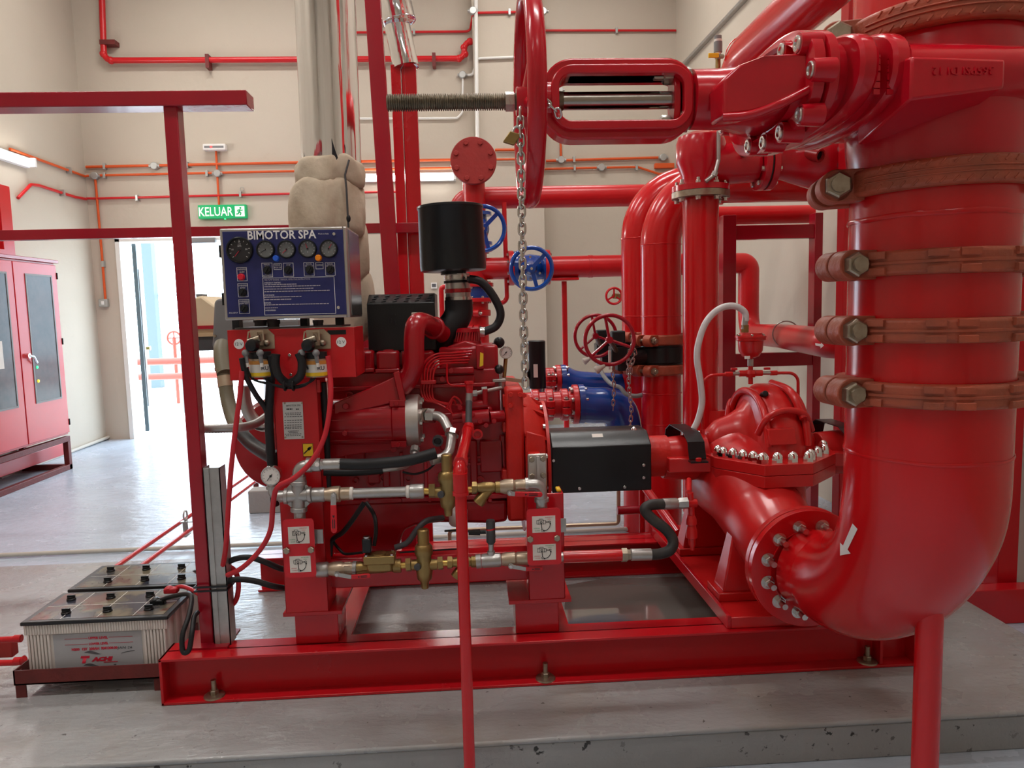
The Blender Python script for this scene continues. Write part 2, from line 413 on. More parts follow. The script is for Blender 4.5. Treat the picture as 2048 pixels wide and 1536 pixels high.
def _lidart(n, l, b):
    g = n.new('ShaderNodeTexCoord').outputs['Object']
    f = _range(n, l, _noise(n, l, g, 7, 3), .42, .58); c = _mix(n, l, f, (.03, .034, .05), (.17, .145, .095))
    f2 = _range(n, l, _noise(n, l, g, 11, 2), .56, .66); c = _mix(n, l, f2, c, (.13, .05, .04))
    l.new(c, b.inputs['Base Color']); b.inputs['Roughness'].default_value = .18
surf('lid_art', _lidart)
# ------------------------------------------------------------------ room shell
PADZ = .13
struct(MB().box(XL-.2, XR+.2, YF, YW+.2, -.15, 0).build('floor', 'floor_paint'))
pl = struct(MB().box(-3.4, 2.14, 2.155, 4.05, 0, .112).build('plinth', 'pad_side', bevel=.004))
MB().box(-3.4, 2.14, 2.15, 4.05, .1125, PADZ).build('plinth_top', 'pad_top', pl, bevel=.007, label='lighter trowelled top of the plinth')
DX0 = at(243, 640, YW).x; DX1 = at(615, 640, YW).x; DZ = at(300, 474, YW).z
w = MB(); w.box(XL-.2, DX0, YW, YW+.2, 0, ZC); w.box(DX1, XR+.2, YW, YW+.2, 0, ZC); w.box(DX0, DX1, YW, YW+.2, DZ, ZC)
struct(w.build('wall_back', 'wall'))
struct(MB().box(XL-.2, XL, YF, YW, 0, ZC).build('wall_left', 'wall'))
struct(MB().box(XR, XR+.2, YF, YW, 0, ZC).build('wall_right', 'wall'))
struct(MB().box(XL-.2, XR+.2, YF-.2, YF, 0, ZC).build('wall_front', 'wall'))
struct(MB().box(XL-.2, XR+.2, YF-.2, YW+.2, ZC, ZC+.15).build('ceiling', 'white_paint'))
px0, px1 = at(952, 300, 8.85).x, at(1086, 300, 8.85).x
struct(MB().box(px0, px1, 8.85, YW, 0, ZC).build('trim_1', 'wall'))
# door frame and the leaf standing open outside
d = MB(); t = .05
d.box(DX0, DX0+t, YW-.02, YW+.22, 0, DZ); d.box(DX1-t, DX1, YW-.02, YW+.22, 0, DZ); d.box(DX0, DX1, YW-.02, YW+.22, DZ-t, DZ)
dr = struct(d.build('door_1', 'white_paint'))
la, lb = Vector((DX0+.10, YW+.24, DZ/2)), Vector((DX0-.24, YW+1.10, DZ/2)); lf = MB().bar(la, lb, .045, DZ-.1, (0, 0, 1)); lf.build('door_leaf', 'green_grey', dr, bevel=.004)
ld_ = (lb-la).normalized(); MB().bar(la+ld_*.15+Vector((.03, 0, 0)), lb-ld_*.15+Vector((.03, 0, 0)), .012, DZ-.7, (0, 0, 1)).build('leaf_panel', 'grey_plastic', dr)
MB().lathe(lb-ld_*.06+Vector((.02, 0, 1.05-DZ/2)), (1, 0, 0), [(0, .025), (.05, .02), (.07, .03)], 12).build('door_knob', 'brass_bright', dr)
c = at(400, 470, YW); cl = MB(); cl.box(c.x-.16, c.x+.20, YW-.10, YW-.025, c.z-.10, c.z-.04)
cl.build('door_closer', 'grey_plastic', dr, bevel=.01)
# outside -------------------------------------------------------------
struct(MB().box(-16, 10, YW+.2, 40, -.2, -.03).build('ground', 'ground_out'))
for i, (py, Y, r) in enumerate(((720, 12.2, .055), (750, 11.7, .05))):
    a = at(285, py+4, Y); b = at(640, py-6, Y)
    t = thing('outdoor_pipe', ('upper' if i == 0 else 'lower')+' of the two red pipes running outside past the open door', 'pipe', a)
    MB().cyl(a-XP*2, b+XP*2, r).build('pipe_run', 'red_out', t)
    for k in (-1.6, .6, 1.9):
        MB().box(a.x+k, a.x+k+.06, Y-.03, Y+.03, -.03, a.z-r).build('pipe_stand', 'grey_plastic', t)
c = at(348, 676, 13.0); t = thing('outdoor_valve', 'small red handwheel valve outside the door, beside the fence', 'valve', c)
MB().torus(c, (0, 1, 0), .11, .018, 20, 8).build('handwheel', 'red_out', t)
sp = MB()
for k in range(4): sp.bar(c, c+Vector((math.cos(k*1.57)*.11, 0, math.sin(k*1.57)*.11)), .02, .02)
sp.build('spoke', 'red_out', t); MB().cyl(c, (c.x, c.y, -.03), .03).build('valve_stem', 'red_out', t)
fa = at(300, 580, 16); fpx = (fa.x-.02)
for i, x in enumerate((fpx, fpx+2.6)):
    tag(MB().box(x-.10, x+.10, 16, 16.2, -.03, 5).build('outdoor_post', 'green_grey'), ('tall grey post' if i == 0 else 'second grey post')+' standing outside beyond the doorway'+('' if i == 0 else ', nearer the exit sign side'), 'post')
fn = thing('mesh_fence', 'pale wire mesh fence panels seen outside through the doorway', 'fence', (fpx, 16.4, -.03))
MB().box(fpx-2, fpx+8, 16.40, 16.44, 1.9, 1.95).build('top_rail', 'mesh_grey', fn)
MB().box(fpx-2, fpx+8, 16.40, 16.44, .1, .15).build('bottom_rail', 'mesh_grey', fn)
for k in range(5): MB().box(fpx-2+k*2.45, fpx-1.94+k*2.45, 16.40, 16.46, -.03, 2.0).build('fence_post', 'mesh_grey', fn)
ww = MB()
for k in range(90): ww.box(fpx-2+k*.11, fpx-2+k*.11+.012, 16.415, 16.425, .1, 1.95)
for k in range(17): ww.box(fpx-2, fpx+8, 16.41, 16.42, .1+k*.11, .112+k*.11)
o = ww.build('wire', 'mesh_grey', fn); o['kind'] = 'stuff'
# ------------------------------------------------------------------ wall services
WY = YW-.03
def conduit(name, label, pts, r, matn, fil=.05, cat='conduit', clips=(), boxes=(), group=None):
    """pts are photo pixels with the depth of the wall face"""
    w3 = [at(*p) for p in pts]; t = thing(name, label, cat, w3[0], group)
    MB().tube(fillet(w3, fil, 5) if len(w3) > 2 else w3, r, 10).build('tube', matn, t)
    for (px, py, Y) in clips:
        c = at(px, py, Y); MB().box(c.x-.014, c.x+.014, Y-r-.006, Y+.03, c.z-r-.02, c.z+r+.02).build('saddle_clip', 'zinc_box', t, bevel=.003)
    for (px, py, Y) in boxes:
        c = at(px, py, Y); b = MB().lathe((c.x, Y+.03, c.z), (0, -1, 0), [(0, .042), (.055, .042), (.06, .036)], 20).build('junction_box', 'zinc_box', t)
        MB().cyl((c.x-.06, Y, c.z), (c.x+.06, Y, c.z), r*1.35, n=10).build('spout', 'zinc_box', b)
    return t
PY = 8.82
conduit('wall_conduit', 'upper orange conduit along the back wall with a round junction box', [(172, 334, WY), (600, 325, WY), (930, 319, WY)], .016, 'orange', clips=[(209, 333, WY), (374, 330, WY)], boxes=[(309, 332, WY)])
conduit('wall_conduit', 'lower orange conduit on the back wall above the exit sign, with two junction boxes', [(173, 352, WY), (190, 351, WY), (600, 342, WY), (940, 335, WY)], .014, 'orange', clips=[(209, 351, WY), (414, 347, WY)], boxes=[(190, 352, WY), (435, 347, WY)])
conduit('wall_conduit', 'vertical orange conduit dropping to a grey switch beside the door', [(190, 352, WY), (203, 500, WY), (211, 601, WY)], .014, 'orange', clips=[(206, 528, WY)])
conduit('wall_conduit', 'short orange conduit from the small sounder down to the exit sign', [(432, 302, WY), (438, 410, WY)], .013, 'orange')
conduit('wall_conduit', 'thin red conduit low on the back wall, bending near the red cabinet', [(173, 397, WY), (200, 397, WY), (600, 387, WY), (840, 383, WY)], .014, 'red_wall', clips=[(274, 396, WY), (481, 389, WY)])
conduit('wall_conduit', 'orange conduit right of the pilaster with a junction box under the yoke', [(1092, 322, WY), (1120, 321, WY), (1325, 315, WY)], .016, 'orange', clips=[(1148, 319, WY)], boxes=[(1122, 320, WY), (1326, 315, WY)])
conduit('wall_conduit', 'vertical orange conduit behind the valve yoke', [(1119, 180, WY), (1122, 318, WY)], .014, 'orange', boxes=[(1119, 180, WY)])
conduit('wall_conduit', 'lowest orange conduit right of the pilaster, stepping down to the right', [(1088, 338, WY), (1275, 334, WY), (1318, 348, WY), (1352, 347, WY)], .014, 'orange', clips=[(1149, 336, WY), (1273, 335, WY)], boxes=[(1203, 335, WY)])
conduit('wall_conduit', 'orange conduit crossing the pilaster face', [(990, 300, PY), (1090, 299, PY)], .016, 'orange', clips=[(1084, 300, PY)])
conduit('wall_conduit', 'second orange conduit crossing the pilaster just below the first', [(990, 319, PY), (1090, 318, PY)], .013, 'orange', clips=[(1084, 318, PY)])
conduit('wall_conduit', 'thin dark red conduit high on the back wall, climbing onto the pilaster', [(700, 65, WY), (940, 63, WY), (946, 26, PY), (1086, 23, PY)], .014, 'red_wall', clips=[(828, 64, WY), (1019, 24, PY)], boxes=[(946, 22, PY), (1086, 23, PY)], fil=.06)
conduit('wall_conduit', 'thin dark red conduit running from the pilaster to the right corner', [(1088, 61, WY), (1352, 61, WY)], .013, 'red_wall', clips=[(1233, 61, WY)])
conduit('wall_conduit', 'white conduit behind the threaded valve stem', [(700, 237, WY), (915, 236, WY), (925, 225, WY), (926, 150, WY)], .013, 'white_paint', fil=.05, boxes=[(925, 150, WY)])
conduit('wall_conduit', 'white conduit stepping up onto the pilaster', [(926, 150, WY), (945, 150, WY), (955, 117, PY), (1084, 112, PY)], .014, 'white_paint', fil=.05, clips=[(1086, 112, PY)])
conduit('wall_conduit', 'white vertical trunking on the left edge of the pilaster', [(952, 0, PY), (953, 130, PY), (956, 330, PY)], .022, 'white_paint')
t = conduit('sprinkler_pipe', 'red sprinkler pipe high on the back wall, dropping from the top at the left', [(202, -60, WY-.05), (208, 121, WY-.05), (780, 118, WY-.05), (930, 117, WY-.05), (927, 84, WY-.05), (1050, 80, WY-.08)], .034, 'red_wall', fil=.09, cat='pipe')
for px, py in ((416, 121), (868, 118), (985, 82)):
    c = at(px, py, WY-.05); b = MB(); b.box(c.x-.02, c.x+.02, WY-.09, YW-.002, c.z-.09, c.z+.06); b.build('pipe_bracket', 'red_rust', t)
c = at(211, 86, WY-.05); MB().box(c.x-.05, c.x+.12, WY-.09, YW-.002, c.z-.025, c.z+.025).build('pipe_bracket', 'red_rust', t)
for px, py in ((222, 121), (207, 108), (918, 117), (930, 108), (928, 95), (940, 83)):
    c = at(px, py, WY-.05); MB().sphere(c, .042, 14, 8).build('elbow_bead', 'red_wall', t)
# left wall runs
def lconduit(name, label, pts, r, matn, clips=(), fil=.05):
    w3 = [atX(px, py, XL+.02) for px, py in pts]; t = thing(name, label, 'conduit', w3[0])
    MB().tube(fillet(w3, fil, 5) if len(w3) > 2 else w3, r, 10).build('tube', matn, t)
    for px, py in clips:
        c = atX(px, py, XL+.02); MB().box(XL, XL+.05, c.y-.014, c.y+.014, c.z-r-.02, c.z+r+.02).build('saddle_clip', 'zinc_box', t)
lconduit('wall_conduit', 'orange conduit along the left wall above the lamp', [(20, 298), (135, 340), (171, 353)], .014, 'orange', [(137, 341)])
lconduit('wall_conduit', 'red conduit stepping along the left wall above the red cabinet', [(36, 396), (62, 369), (78, 371), (150, 394), (172, 398)], .016, 'red_wall', [(124, 386)], .06)
lconduit('skirting_pipe', 'pale pipe along the foot of the left wall', [(0, 958), (232, 868)], .02, 'cream_cond')
# right wall tray
a, b = atX(1369, 128, XR-.02), atX(1600, -120, XR-.02)
tag(MB().bar(a, b, .05, .03).build('cable_tray', 'galv'), 'thin galvanised cable tray rising along the right wall', 'cable tray')
# switch, sounder, exit sign
c = at(210, 606, YW); t = thing('wall_switch', 'small grey wall switch beside the door', 'switch', c)
MB().box(c.x-.05, c.x+.05, YW-.055, YW, c.z-.045, c.z+.045).build('switch_box', 'zinc_box', t, bevel=.006)
MB().box(c.x-.015, c.x+.015, YW-.065, YW-.05, c.z-.02, c.z+.02).build('rocker', 'white', t, bevel=.003)
c = at(433, 297, YW); t = thing('alarm_sounder', 'small white sounder box with a red light above the exit sign', 'alarm', c)
MB().box(c.x-.13, c.x+.13, YW-.09, YW, c.z-.037, c.z+.037).build('housing', 'white', t, bevel=.012)
MB().box(c.x-.11, c.x+.11, YW-.093, YW-.088, c.z-.012, c.z+.012).build('grey_strip', 'grey_plastic', t)
MB().cyl((c.x-.03, YW-.098, c.z), (c.x-.03, YW-.09, c.z), .012, n=12).build('indicator', 'led_red', t)
p0, p1 = at(396, 424, YW-.07), at(492, 422, YW-.07); c = (p0+p1)/2; hw = (p1.x-p0.x)/2
t = thing('exit_sign', 'green lit exit sign with white letters on the back wall above the door', 'exit sign', (c.x, YW, c.z))
MB().box(c.x-hw, c.x+hw, YW-.07, YW, c.z-.078, c.z+.078).build('light_box', 'sign_green', t, bevel=.004)
text('lettering', 'KELUAR', (c.x-.07, YW-.071, c.z), XP, ZP, .105, 'sign_white', t, width=hw*1.42, bold=.012)
xs = c.x+hw*.74
MB().box(xs-.055, xs+.055, YW-.0722, YW-.0702, c.z-.060, c.z+.060).build('pictogram_panel', 'sign_white', t)
m = MB(); q = lambda x, z: (xs+x*.05, YW-.0735, c.z+z*.05)
m.tube([q(.05, .35), q(-.15, -.15)], .010, 6); m.tube([q(-.15, -.15), q(.25, -.4), q(.1, -.9)], .008, 6); m.tube([q(-.15, -.15), q(-.4, -.6), q(-.8, -.65)], .008, 6)
m.tube([q(.05, .35), q(.45, .15), q(.7, .3)], .006, 6); m.tube([q(.05, .35), q(-.4, .3), q(-.55, -.05)], .006, 6); m.sphere(q(.2, .75), .012, 10, 6)
m.build('running_figure', 'sign_green', t)
MB().cyl((c.x+.02, YW-.04, c.z-.088), (c.x+.02, YW-.04, c.z-.078), .01, n=10).build('indicator', 'led_green', t)
# small loop hook on the wall
c = at(484, 378, WY); tag(MB().torus(c, (0, 1, 0), .022, .004, 16, 6).build('wall_ring', 'zinc_box'), 'tiny metal ring hung on the back wall above the red conduit', 'ring')
# ------------------------------------------------------------------ fluorescent battens: two on the walls, the ceiling ones added fill
def batten(label, c, d, length, nrm, power, area_w=.25, group=None):
    """c centre, d along, nrm light direction"""
    c = Vector(c); d = Vector(d).normalized(); nrm = Vector(nrm).normalized(); t = thing('tube_lamp', label, 'lamp', c, group)
    sd = d.cross(nrm)
    MB().obox(c-nrm*.03, d, sd, nrm, length/2, .05, .03).build('lamp_body', 'lamp_body', t, bevel=.006)
    MB().cyl(c+nrm*.03-d*(length/2-.03), c+nrm*.03+d*(length/2-.03), .022, n=12).build('tube', 'lamp_lit', t)
    for s in (-1, 1): MB().obox(c+nrm*.02+d*s*(length/2-.015), d, sd, nrm, .015, .045, .045).build('lamp_holder', 'lamp_body', t, bevel=.004)
    l = lamp('tube_lamp_light', c+nrm*.08, length, area_w, power, (0, 0, 0), (1, .975, .94))
    ax, u, v = -nrm, d, None; v = ax.cross(u)
    l.matrix_world = Matrix(((u.x, v.x, ax.x, l.location.x), (u.y, v.y, ax.y, l.location.y), (u.z, v.z, ax.z, l.location.z), (0, 0, 0, 1)))
    l.parent = None
    return t
for i, (x, y, nm) in enumerate(((-2.6, -1.9, 'nearest left'), (.9, -1.9, 'nearest right'), (-2.6, 1.2, 'front left'), (.9, 1.2, 'front right'), (-2.6, 4.4, 'middle left'), (.9, 4.4, 'middle right'), (-2.6, 7.4, 'far left'), (.9, 7.4, 'far right'))):  # unseen battens added as fill, the first pair behind the camera
    batten('added ceiling fill lamp, '+nm+' of the eight unseen ones under the ceiling', (x, y, ZC-.07), (1, 0, 0), 1.5, (0, 0, -1), FILL_W*(.25 if y < 0 else 1.45 if y < 2 else 1.25 if y < 5 else 1.05))
a, b = at(718, 352, YW-.05), at(912, 356, YW-.05)
batten('lit tube lamp on the back wall behind the exhaust supports', (a+b)/2+Vector((0, .01, 0)), (1, 0, 0), b.x-a.x, (0, -1, 0), 20, .12)
a = atX(58, 328, XL+.04); batten('lit tube lamp on the left wall above the red cabinets', (XL+.05, a.y-.62, a.z+.01), (0, 1, 0), 1.25, (1, 0, 0), 26, .12)
# ------------------------------------------------------------------ skid base
SKZ = .295; SX0, SX1 = -1.09, 1.575; SY0, SY1 = 2.47, 3.62
def hbeam_x(m, x0, x1, y0, wd=.13, z0=PADZ+.001, z1=SKZ, t=.010):
    m.box(x0, x1, y0, y0+wd, z1-t, z1); m.box(x0, x1, y0, y0+wd, z0, z0+t); m.box(x0, x1, y0+wd/2-t/2, y0+wd/2+t/2, z0, z1); return m
sk = thing('pump_skid', 'long red steel skid base bolted to the grey plinth under engine and pump', 'skid', (.24, 3.0, PADZ))
hbeam_x(MB(), SX0, SX1, SY0).build('front_beam', 'red', sk, bevel=.002)
hbeam_x(MB(), SX0+.04, SX1, SY1-.13).build('rear_beam', 'red', sk, bevel=.002)
MB().box(SX0, SX0+.010, SY0, SY0+.13, PADZ+.001, SKZ).build('end_plate', 'red', sk, bevel=.002)
MB().box(SX1-.01, SX1, SY0, SY0+.13, PADZ+.001, SKZ).build('end_plate', 'red', sk, bevel=.002)
MB().box(1.44, 1.45, SY0+.006, SY0+.06, PADZ+.012, SKZ-.011).build('stiffener', 'red', sk)
for x0, x1 in ((-.62, -.46), (.245, .33), (1.46, 1.56)):
    c = MB(); c.box(x0, x1, SY0+.13, SY1-.13, SKZ-.014, SKZ-.004); c.box((x0+x1)/2-.006, (x0+x1)/2+.006, SY0+.13, SY1-.13, PADZ+.001, SKZ-.004)
    c.build('cross_member', 'red', sk, bevel=.002)
MB().box(.884, .898, SY0+.02, SY1, SKZ+.0005, SKZ+.05).build('drip_rim', 'red', sk, bevel=.002)
MB().box(.898, 1.215, SY0+.02, SY1, SKZ+.0005, SKZ+.042).build('pump_base_plate', 'red_pump', sk, bevel=.003)
for px, py in ((428, 1384), (1091, 1347), (1735, 1319)):
    c = at(px, py, SY0+.03); c = Vector((c.x, SY0+.032, PADZ+.011))
    w = MB().lathe(c, (0, 0, 1), [(0, .036), (.005, .034), (.007, .026)], 24).build('washer', 'bolt_dull', sk, label='dull grouted anchor washer')
    bolt(w, c+ZP*.007, (0, 0, 1), .015, .016, 'bolt_dull', stud=.035, name='anchor_bolt')
# pedestals ---------------------------------------------------------
def pedestal(x0, x1, ptop, xp0, xp1):
    y0 = SY0+.07
    MB().box(x0, x1, y0, y0+.16, SKZ, ptop-.014).build('pedestal', 'red', sk, bevel=.003)
    MB().box(xp0, xp1, y0-.03, y0+.24, ptop-.014, ptop).build('pedestal_plate', 'red', sk, bevel=.002)
PT = at(620, 1232, SY0+.04).z+.014
pedestal(at(592, 1285, 2.54).x, at(678, 1280, 2.54).x, PT, at(566, 1235, 2.51).x, at(690, 1228, 2.51).x-.01)
PT2 = at(1080, 1207, SY0+.04).z+.014
pedestal(at(1032, 1262, 2.54).x, at(1118, 1257, 2.54).x, PT2, at(1018, 1209, 2.51).x, at(1143, 1202, 2.51).x)
# puddle of clean water standing inside the skid
pu = MB(); ol = [(.345, SY0+.15), (.50, SY0+.135), (1.14, SY0+.135), (1.15, 2.95), (1.12, 3.44), (.6, 3.46), (.42, 3.40), (.36, 3.0)]
pu.prism([(x, y, PADZ+.0008) for x, y in ol], (0, 0, .0012))
tag(pu.build('puddle', 'water', ang=0), 'thin puddle of water on the plinth inside the skid, left of the pump base', 'puddle')
# ------------------------------------------------------------------ front box-section frame on the left
t = thing('support_gantry', 'backlit dark red box-section frame post with a long top beam, left foreground', 'frame', (-.95, 2.6, SKZ))
xl = at(326, 215, 2.57).x; xr = at(354, 215, 2.57).x
MB().box(xl, xr, 2.57, 2.625, SKZ, at(360, 212, 2.57).z).build('post', 'red_frame', t, bevel=.003)
zb0, zb1 = at(410, 213, 2.57).z, at(410, 183, 2.57).z
MB().box(-2.6, at(496, 200, 2.57).x, 2.555, 2.64, zb0, zb1).build('top_beam', 'red_frame', t, bevel=.003)
MB().box(-2.45, -2.395, 2.57, 2.625, PADZ, zb0).build('post', 'red_frame', t, bevel=.003)
MB().box(xl-.06, xr+.06, 2.53, 2.68, SKZ, SKZ+.008).build('foot_plate', 'red_frame', t)
# galvanised trunking strapped to the post
gx0, gx1 = at(409, 1000, 2.56).x, at(443, 1000, 2.56).x
tr = thing('cable_trunking', 'short upright galvanised trunking strapped to the red post', 'trunking', (gx0, 2.56, SKZ))
m = MB(); zt = at(420, 936, 2.56).z; m.box(gx0, gx1, 2.56, 2.563, SKZ, zt); m.box(gx0, gx0+.003, 2.56, 2.62, SKZ, zt); m.box(gx1-.003, gx1, 2.56, 2.62, SKZ, zt); m.box(gx0+.010, gx0+.022, 2.556, 2.56, SKZ, zt)
m.build('channel', 'galv', tr)
zc = at(420, 1184, 2.55).z; m = MB()
for dz in (0, .014):
    m.frame2([(xl-.004, 2.550, zc+dz), (gx1+.005, 2.550, zc+dz), (gx1+.005, 2.632, zc+dz), (xl-.004, 2.632, zc+dz)], [(xl+.0, 2.554, zc+dz), (gx1+.001, 2.554, zc+dz), (gx1+.001, 2.628, zc+dz), (xl, 2.628, zc+dz)], (0, 0, .006))
m.build('cable_tie', 'black', tr)
# ------------------------------------------------------------------ rear exhaust frame
YB = 3.75
t = thing('exhaust_gantry', 'red steel frame behind the engine with a long cross beam and tall posts', 'frame', (-.4, YB, PADZ))
zc0 = (at(200, 480, YB).z+at(700, 464, YB).z)/2; zc1 = zc0+.048
MB().box(-3.2, at(842, 452, YB).x, YB, YB+.05, zc0, zc1).build('cross_beam', 'red_frame', t, bevel=.002)
a, b = at(743, -40, 3.6), at(786, 600, 3.6)
MB().bar(a+(a-b)*.3, b+(b-a)*.95, .072, .05, (0, 1, 0)).build('tall_post', 'red_frame', t, bevel=.002)
for u0, u1, w in ((788, 813, .048), (820, 838, .058)):
    a, b = at(u0, 132, YB+.1), at(u1, 590, YB+.1); MB().box((a.x+b.x)/2-w/2, (a.x+b.x)/2+w/2, YB+.075, YB+.125, PADZ, a.z).build('post', 'red', t, bevel=.002)
a = at(803, 125, YB+.1); MB().cyl((a.x+.012, YB+.09, PADZ), (a.x+.012, YB+.09, a.z), .014, n=14).build('drain_tube', 'red', t)
m = at(705, 520, YB); MB().box(m.x-.055, m.x+.055, YB+.06, YB+.11, PADZ, zc0+.04).build('short_post', 'red_frame', t, bevel=.002)
MB().box(-3.15, -3.10, YB, YB+.05, PADZ, zc0).build('post', 'red_frame', t)
# ------------------------------------------------------------------ exhaust with cladding and lagging
YE = 3.05
t = thing('exhaust_pipe', 'shiny aluminium clad exhaust riser wrapped in stained lagging cloth below', 'exhaust', at(660, 640, YE))
c0, c1 = at(648, -60, YE), at(664, 345, YE); rr = .116
MB().cyl(c1, c0+(c0-c1)*.35, rr, n=64, capa=False).build('cladding', 'cladding', t)
sm = MB(); a, u, w = frame(c0-c1)
sm.bar(c1+Vector((.075, -.091, 0)), c1+Vector((.075, -.091, 0))+(c0-c1)*1.3, .012, .004, (0, 1, 0)); sm.build('lap_seam', 'cladding', t)
def scorch(px, py, h, wd):
    """soot stain burnt onto the cladding above the lagging, its own shape"""
    m = MB(); th0 = math.asin(max(-1, min(1, (at(px, py, YE-rr).x-c1.x)/rr))); base = at(px, py, YE-rr)
    prof = [(0, .9), (.12, 1), (.3, .85), (.5, .55), (.7, .3), (.88, .12), (1, .01)]; L, Rr_ = [], []
    for k, s in prof:
        z = base.z+k*h; f = (z-c1.z)/(c0.z-c1.z); cx = c1.x+(c0.x-c1.x)*f
        for sg, lst in ((-1, L), (1, Rr_)):
            tt = th0+sg*s*wd-k*.12; lst.append(Vector((cx+math.sin(tt)*(rr+.0012), YE-math.cos(tt)*(rr+.0012), z)))
    b = len(m.v); m.v += L+Rr_; n = len(L)
    for i in range(n-1): m.f.append((b+i, b+n+i, b+n+i+1, b+i+1))
    m.build('soot_streak', 'soot', t, label='black soot scorch on the cladding')
scorch(672, 330, .10, .11); scorch(694, 330, .085, .07); scorch(609, 336, .07, .05)
# lagging: three lumpy wraps
def wrap(name, c, rx, ry, h, seed, bulge=.18, n=48, mrows=14, crease=0.):
    rnd = random.Random(seed); ph = [rnd.random()*6.28 for _ in range(8)]; m = MB(); rings = []
    for k in range(mrows+1):
        s = k/mrows; prof = (1-bulge)+bulge*math.sin(math.pi*min(max(s*1.05-.02, 0), 1))**.28; b = len(m.v)
        for i in range(n):
            th = 2*math.pi*i/n
            wob = 1+.025*math.sin(3*th+ph[0]+s*2)+.018*math.sin(5*th+ph[1]-s*4)+.012*math.sin(9*th+ph[2]+s*7)+.008*math.sin(15*th+ph[3]+9*s)
            if crease: wob -= crease*math.exp(-((th-5.15)/.10)**2)
            m.v.append(Vector((c.x+math.cos(th)*rx*prof*wob, c.y+math.sin(th)*ry*prof*wob, c.z+h*(s-.5)+.008*math.sin(2*th+ph[4])+.006*math.sin(5*th+ph[5]))))
        rings.append(b)
    m.skin(rings, n); return m.build(name, 'cloth', t, ang=60)
e = S(YE)
wrap('lagging_wrap', at(660, 350, YE), 66*e, 64*e, 50*e, 3, .10, crease=.10)
wrap('lagging_wrap', at(656, 420, YE), 73*e, 68*e, 98*e, 5, .12, crease=.10)
wrap('lagging_wrap', at(676, 505, YE+.08), 62*e, 62*e, 110*e, 8, .2)
wrap('lagging_wrap', at(690, 610, YE+.12), 62*e, 60*e, 140*e, 9, .2)
m = MB().tube([at(698, 320, YE-.12), at(690, 350, YE-.135), at(693, 378, YE-.13), at(695, 420, YE-.14), at(697, 455, YE-.13)], .004, 6); m.build('tie_wire', 'grey_dark', t)
m = MB().sphere(at(697, 437, YE-.137), .012, 10, 8, .7, .4, 1.2); m.build('scorch_mark', 'soot', t)
# second clad flue behind
YE2 = YB+.1
t = thing('rear_flue', 'smaller clad flue with an elbow, standing on the twin red posts', 'exhaust', at(812, 135, YE2))
p = [at(812, 134, YE2), at(800, 78, YE2), at(783, -5, YE2+.02), at(770, -60, YE2+.1)]
MB().tube(p, .064, 36, capa=True).build('cladding', 'cladding', t)
MB().lathe(at(812, 134, YE2), (0, 0, -1), [(0, .064), (.006, .05), (.015, .03)], 30).build('end_cap', 'cladding', t)
MB().tube(spline(P((798, 44, YE2), (790, 10, YE2), (778, -45, YE2+.02), (760, -100, YE2+.1)), 6), .084, 36).build('clad_sleeve', 'cladding', t); MB().torus(at(798, 44, YE2), at(790, 10, YE2)-at(798, 44, YE2), .084, .003, 36, 6).build('sleeve_rim', 'cladding', t)
# ------------------------------------------------------------------ control panel
YP_ = 2.48
FWD = Vector((0, -1, 0))
def rectpx(x0, y0, x1, y1, Y):
    xm, ym = (x0+x1)/2, (y0+y1)/2
    return at(x0, ym, Y).x, at(x1, ym, Y).x, at(xm, y1, Y).z, at(xm, y0, Y).z
x0, x1, z0, z1 = rectpx(444, 455, 697, 638, YP_)
t = thing('engine_controller', 'blue-faced engine control panel with round gauges and switches', 'control panel', ((x0+x1)/2, YP_+.12, z0))
MB().box(x0, x1, YP_, YP_+.27, z0, z1).build('enclosure', 'panel_steel', t, bevel=.004)
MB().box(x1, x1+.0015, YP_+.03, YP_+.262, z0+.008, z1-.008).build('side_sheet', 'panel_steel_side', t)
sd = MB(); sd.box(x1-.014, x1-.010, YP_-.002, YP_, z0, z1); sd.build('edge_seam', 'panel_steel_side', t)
fx0, fx1, fz0, fz1 = rectpx(450, 461, 690, 632, YP_)
YFc = YP_-.003
MB().box(fx0, fx1, YFc, YP_, fz0, fz1).build('face_plate', 'panel_blue', t, bevel=.001)
MB().box(x0-.012, x0, YP_+.02, YP_+.05, z1-.09, z1-.05).build('hinge', 'black', t); MB().box(x0-.012, x0, YP_+.02, YP_+.05, z0+.05, z0+.09).build('hinge', 'black', t)
def F(px, py, d=0): 
    c = at(px, py, YFc); return Vector((c.x, YFc-d, c.z))
e = S(YFc)
text('title_lettering', 'BIMOTOR SPA', F(564, 469.5, .0005), XP, ZP, 17*e, 'ink_white', t, width=131*e, bold=.02)
text('small_lettering', 'Made in Italy', F(647, 468, .0005), XP, ZP, 3.6*e, 'ink_white', t)
text('small_lettering', 'P/N 0717', F(467, 626, .0005), XP, ZP, 3*e, 'ink_white', t)
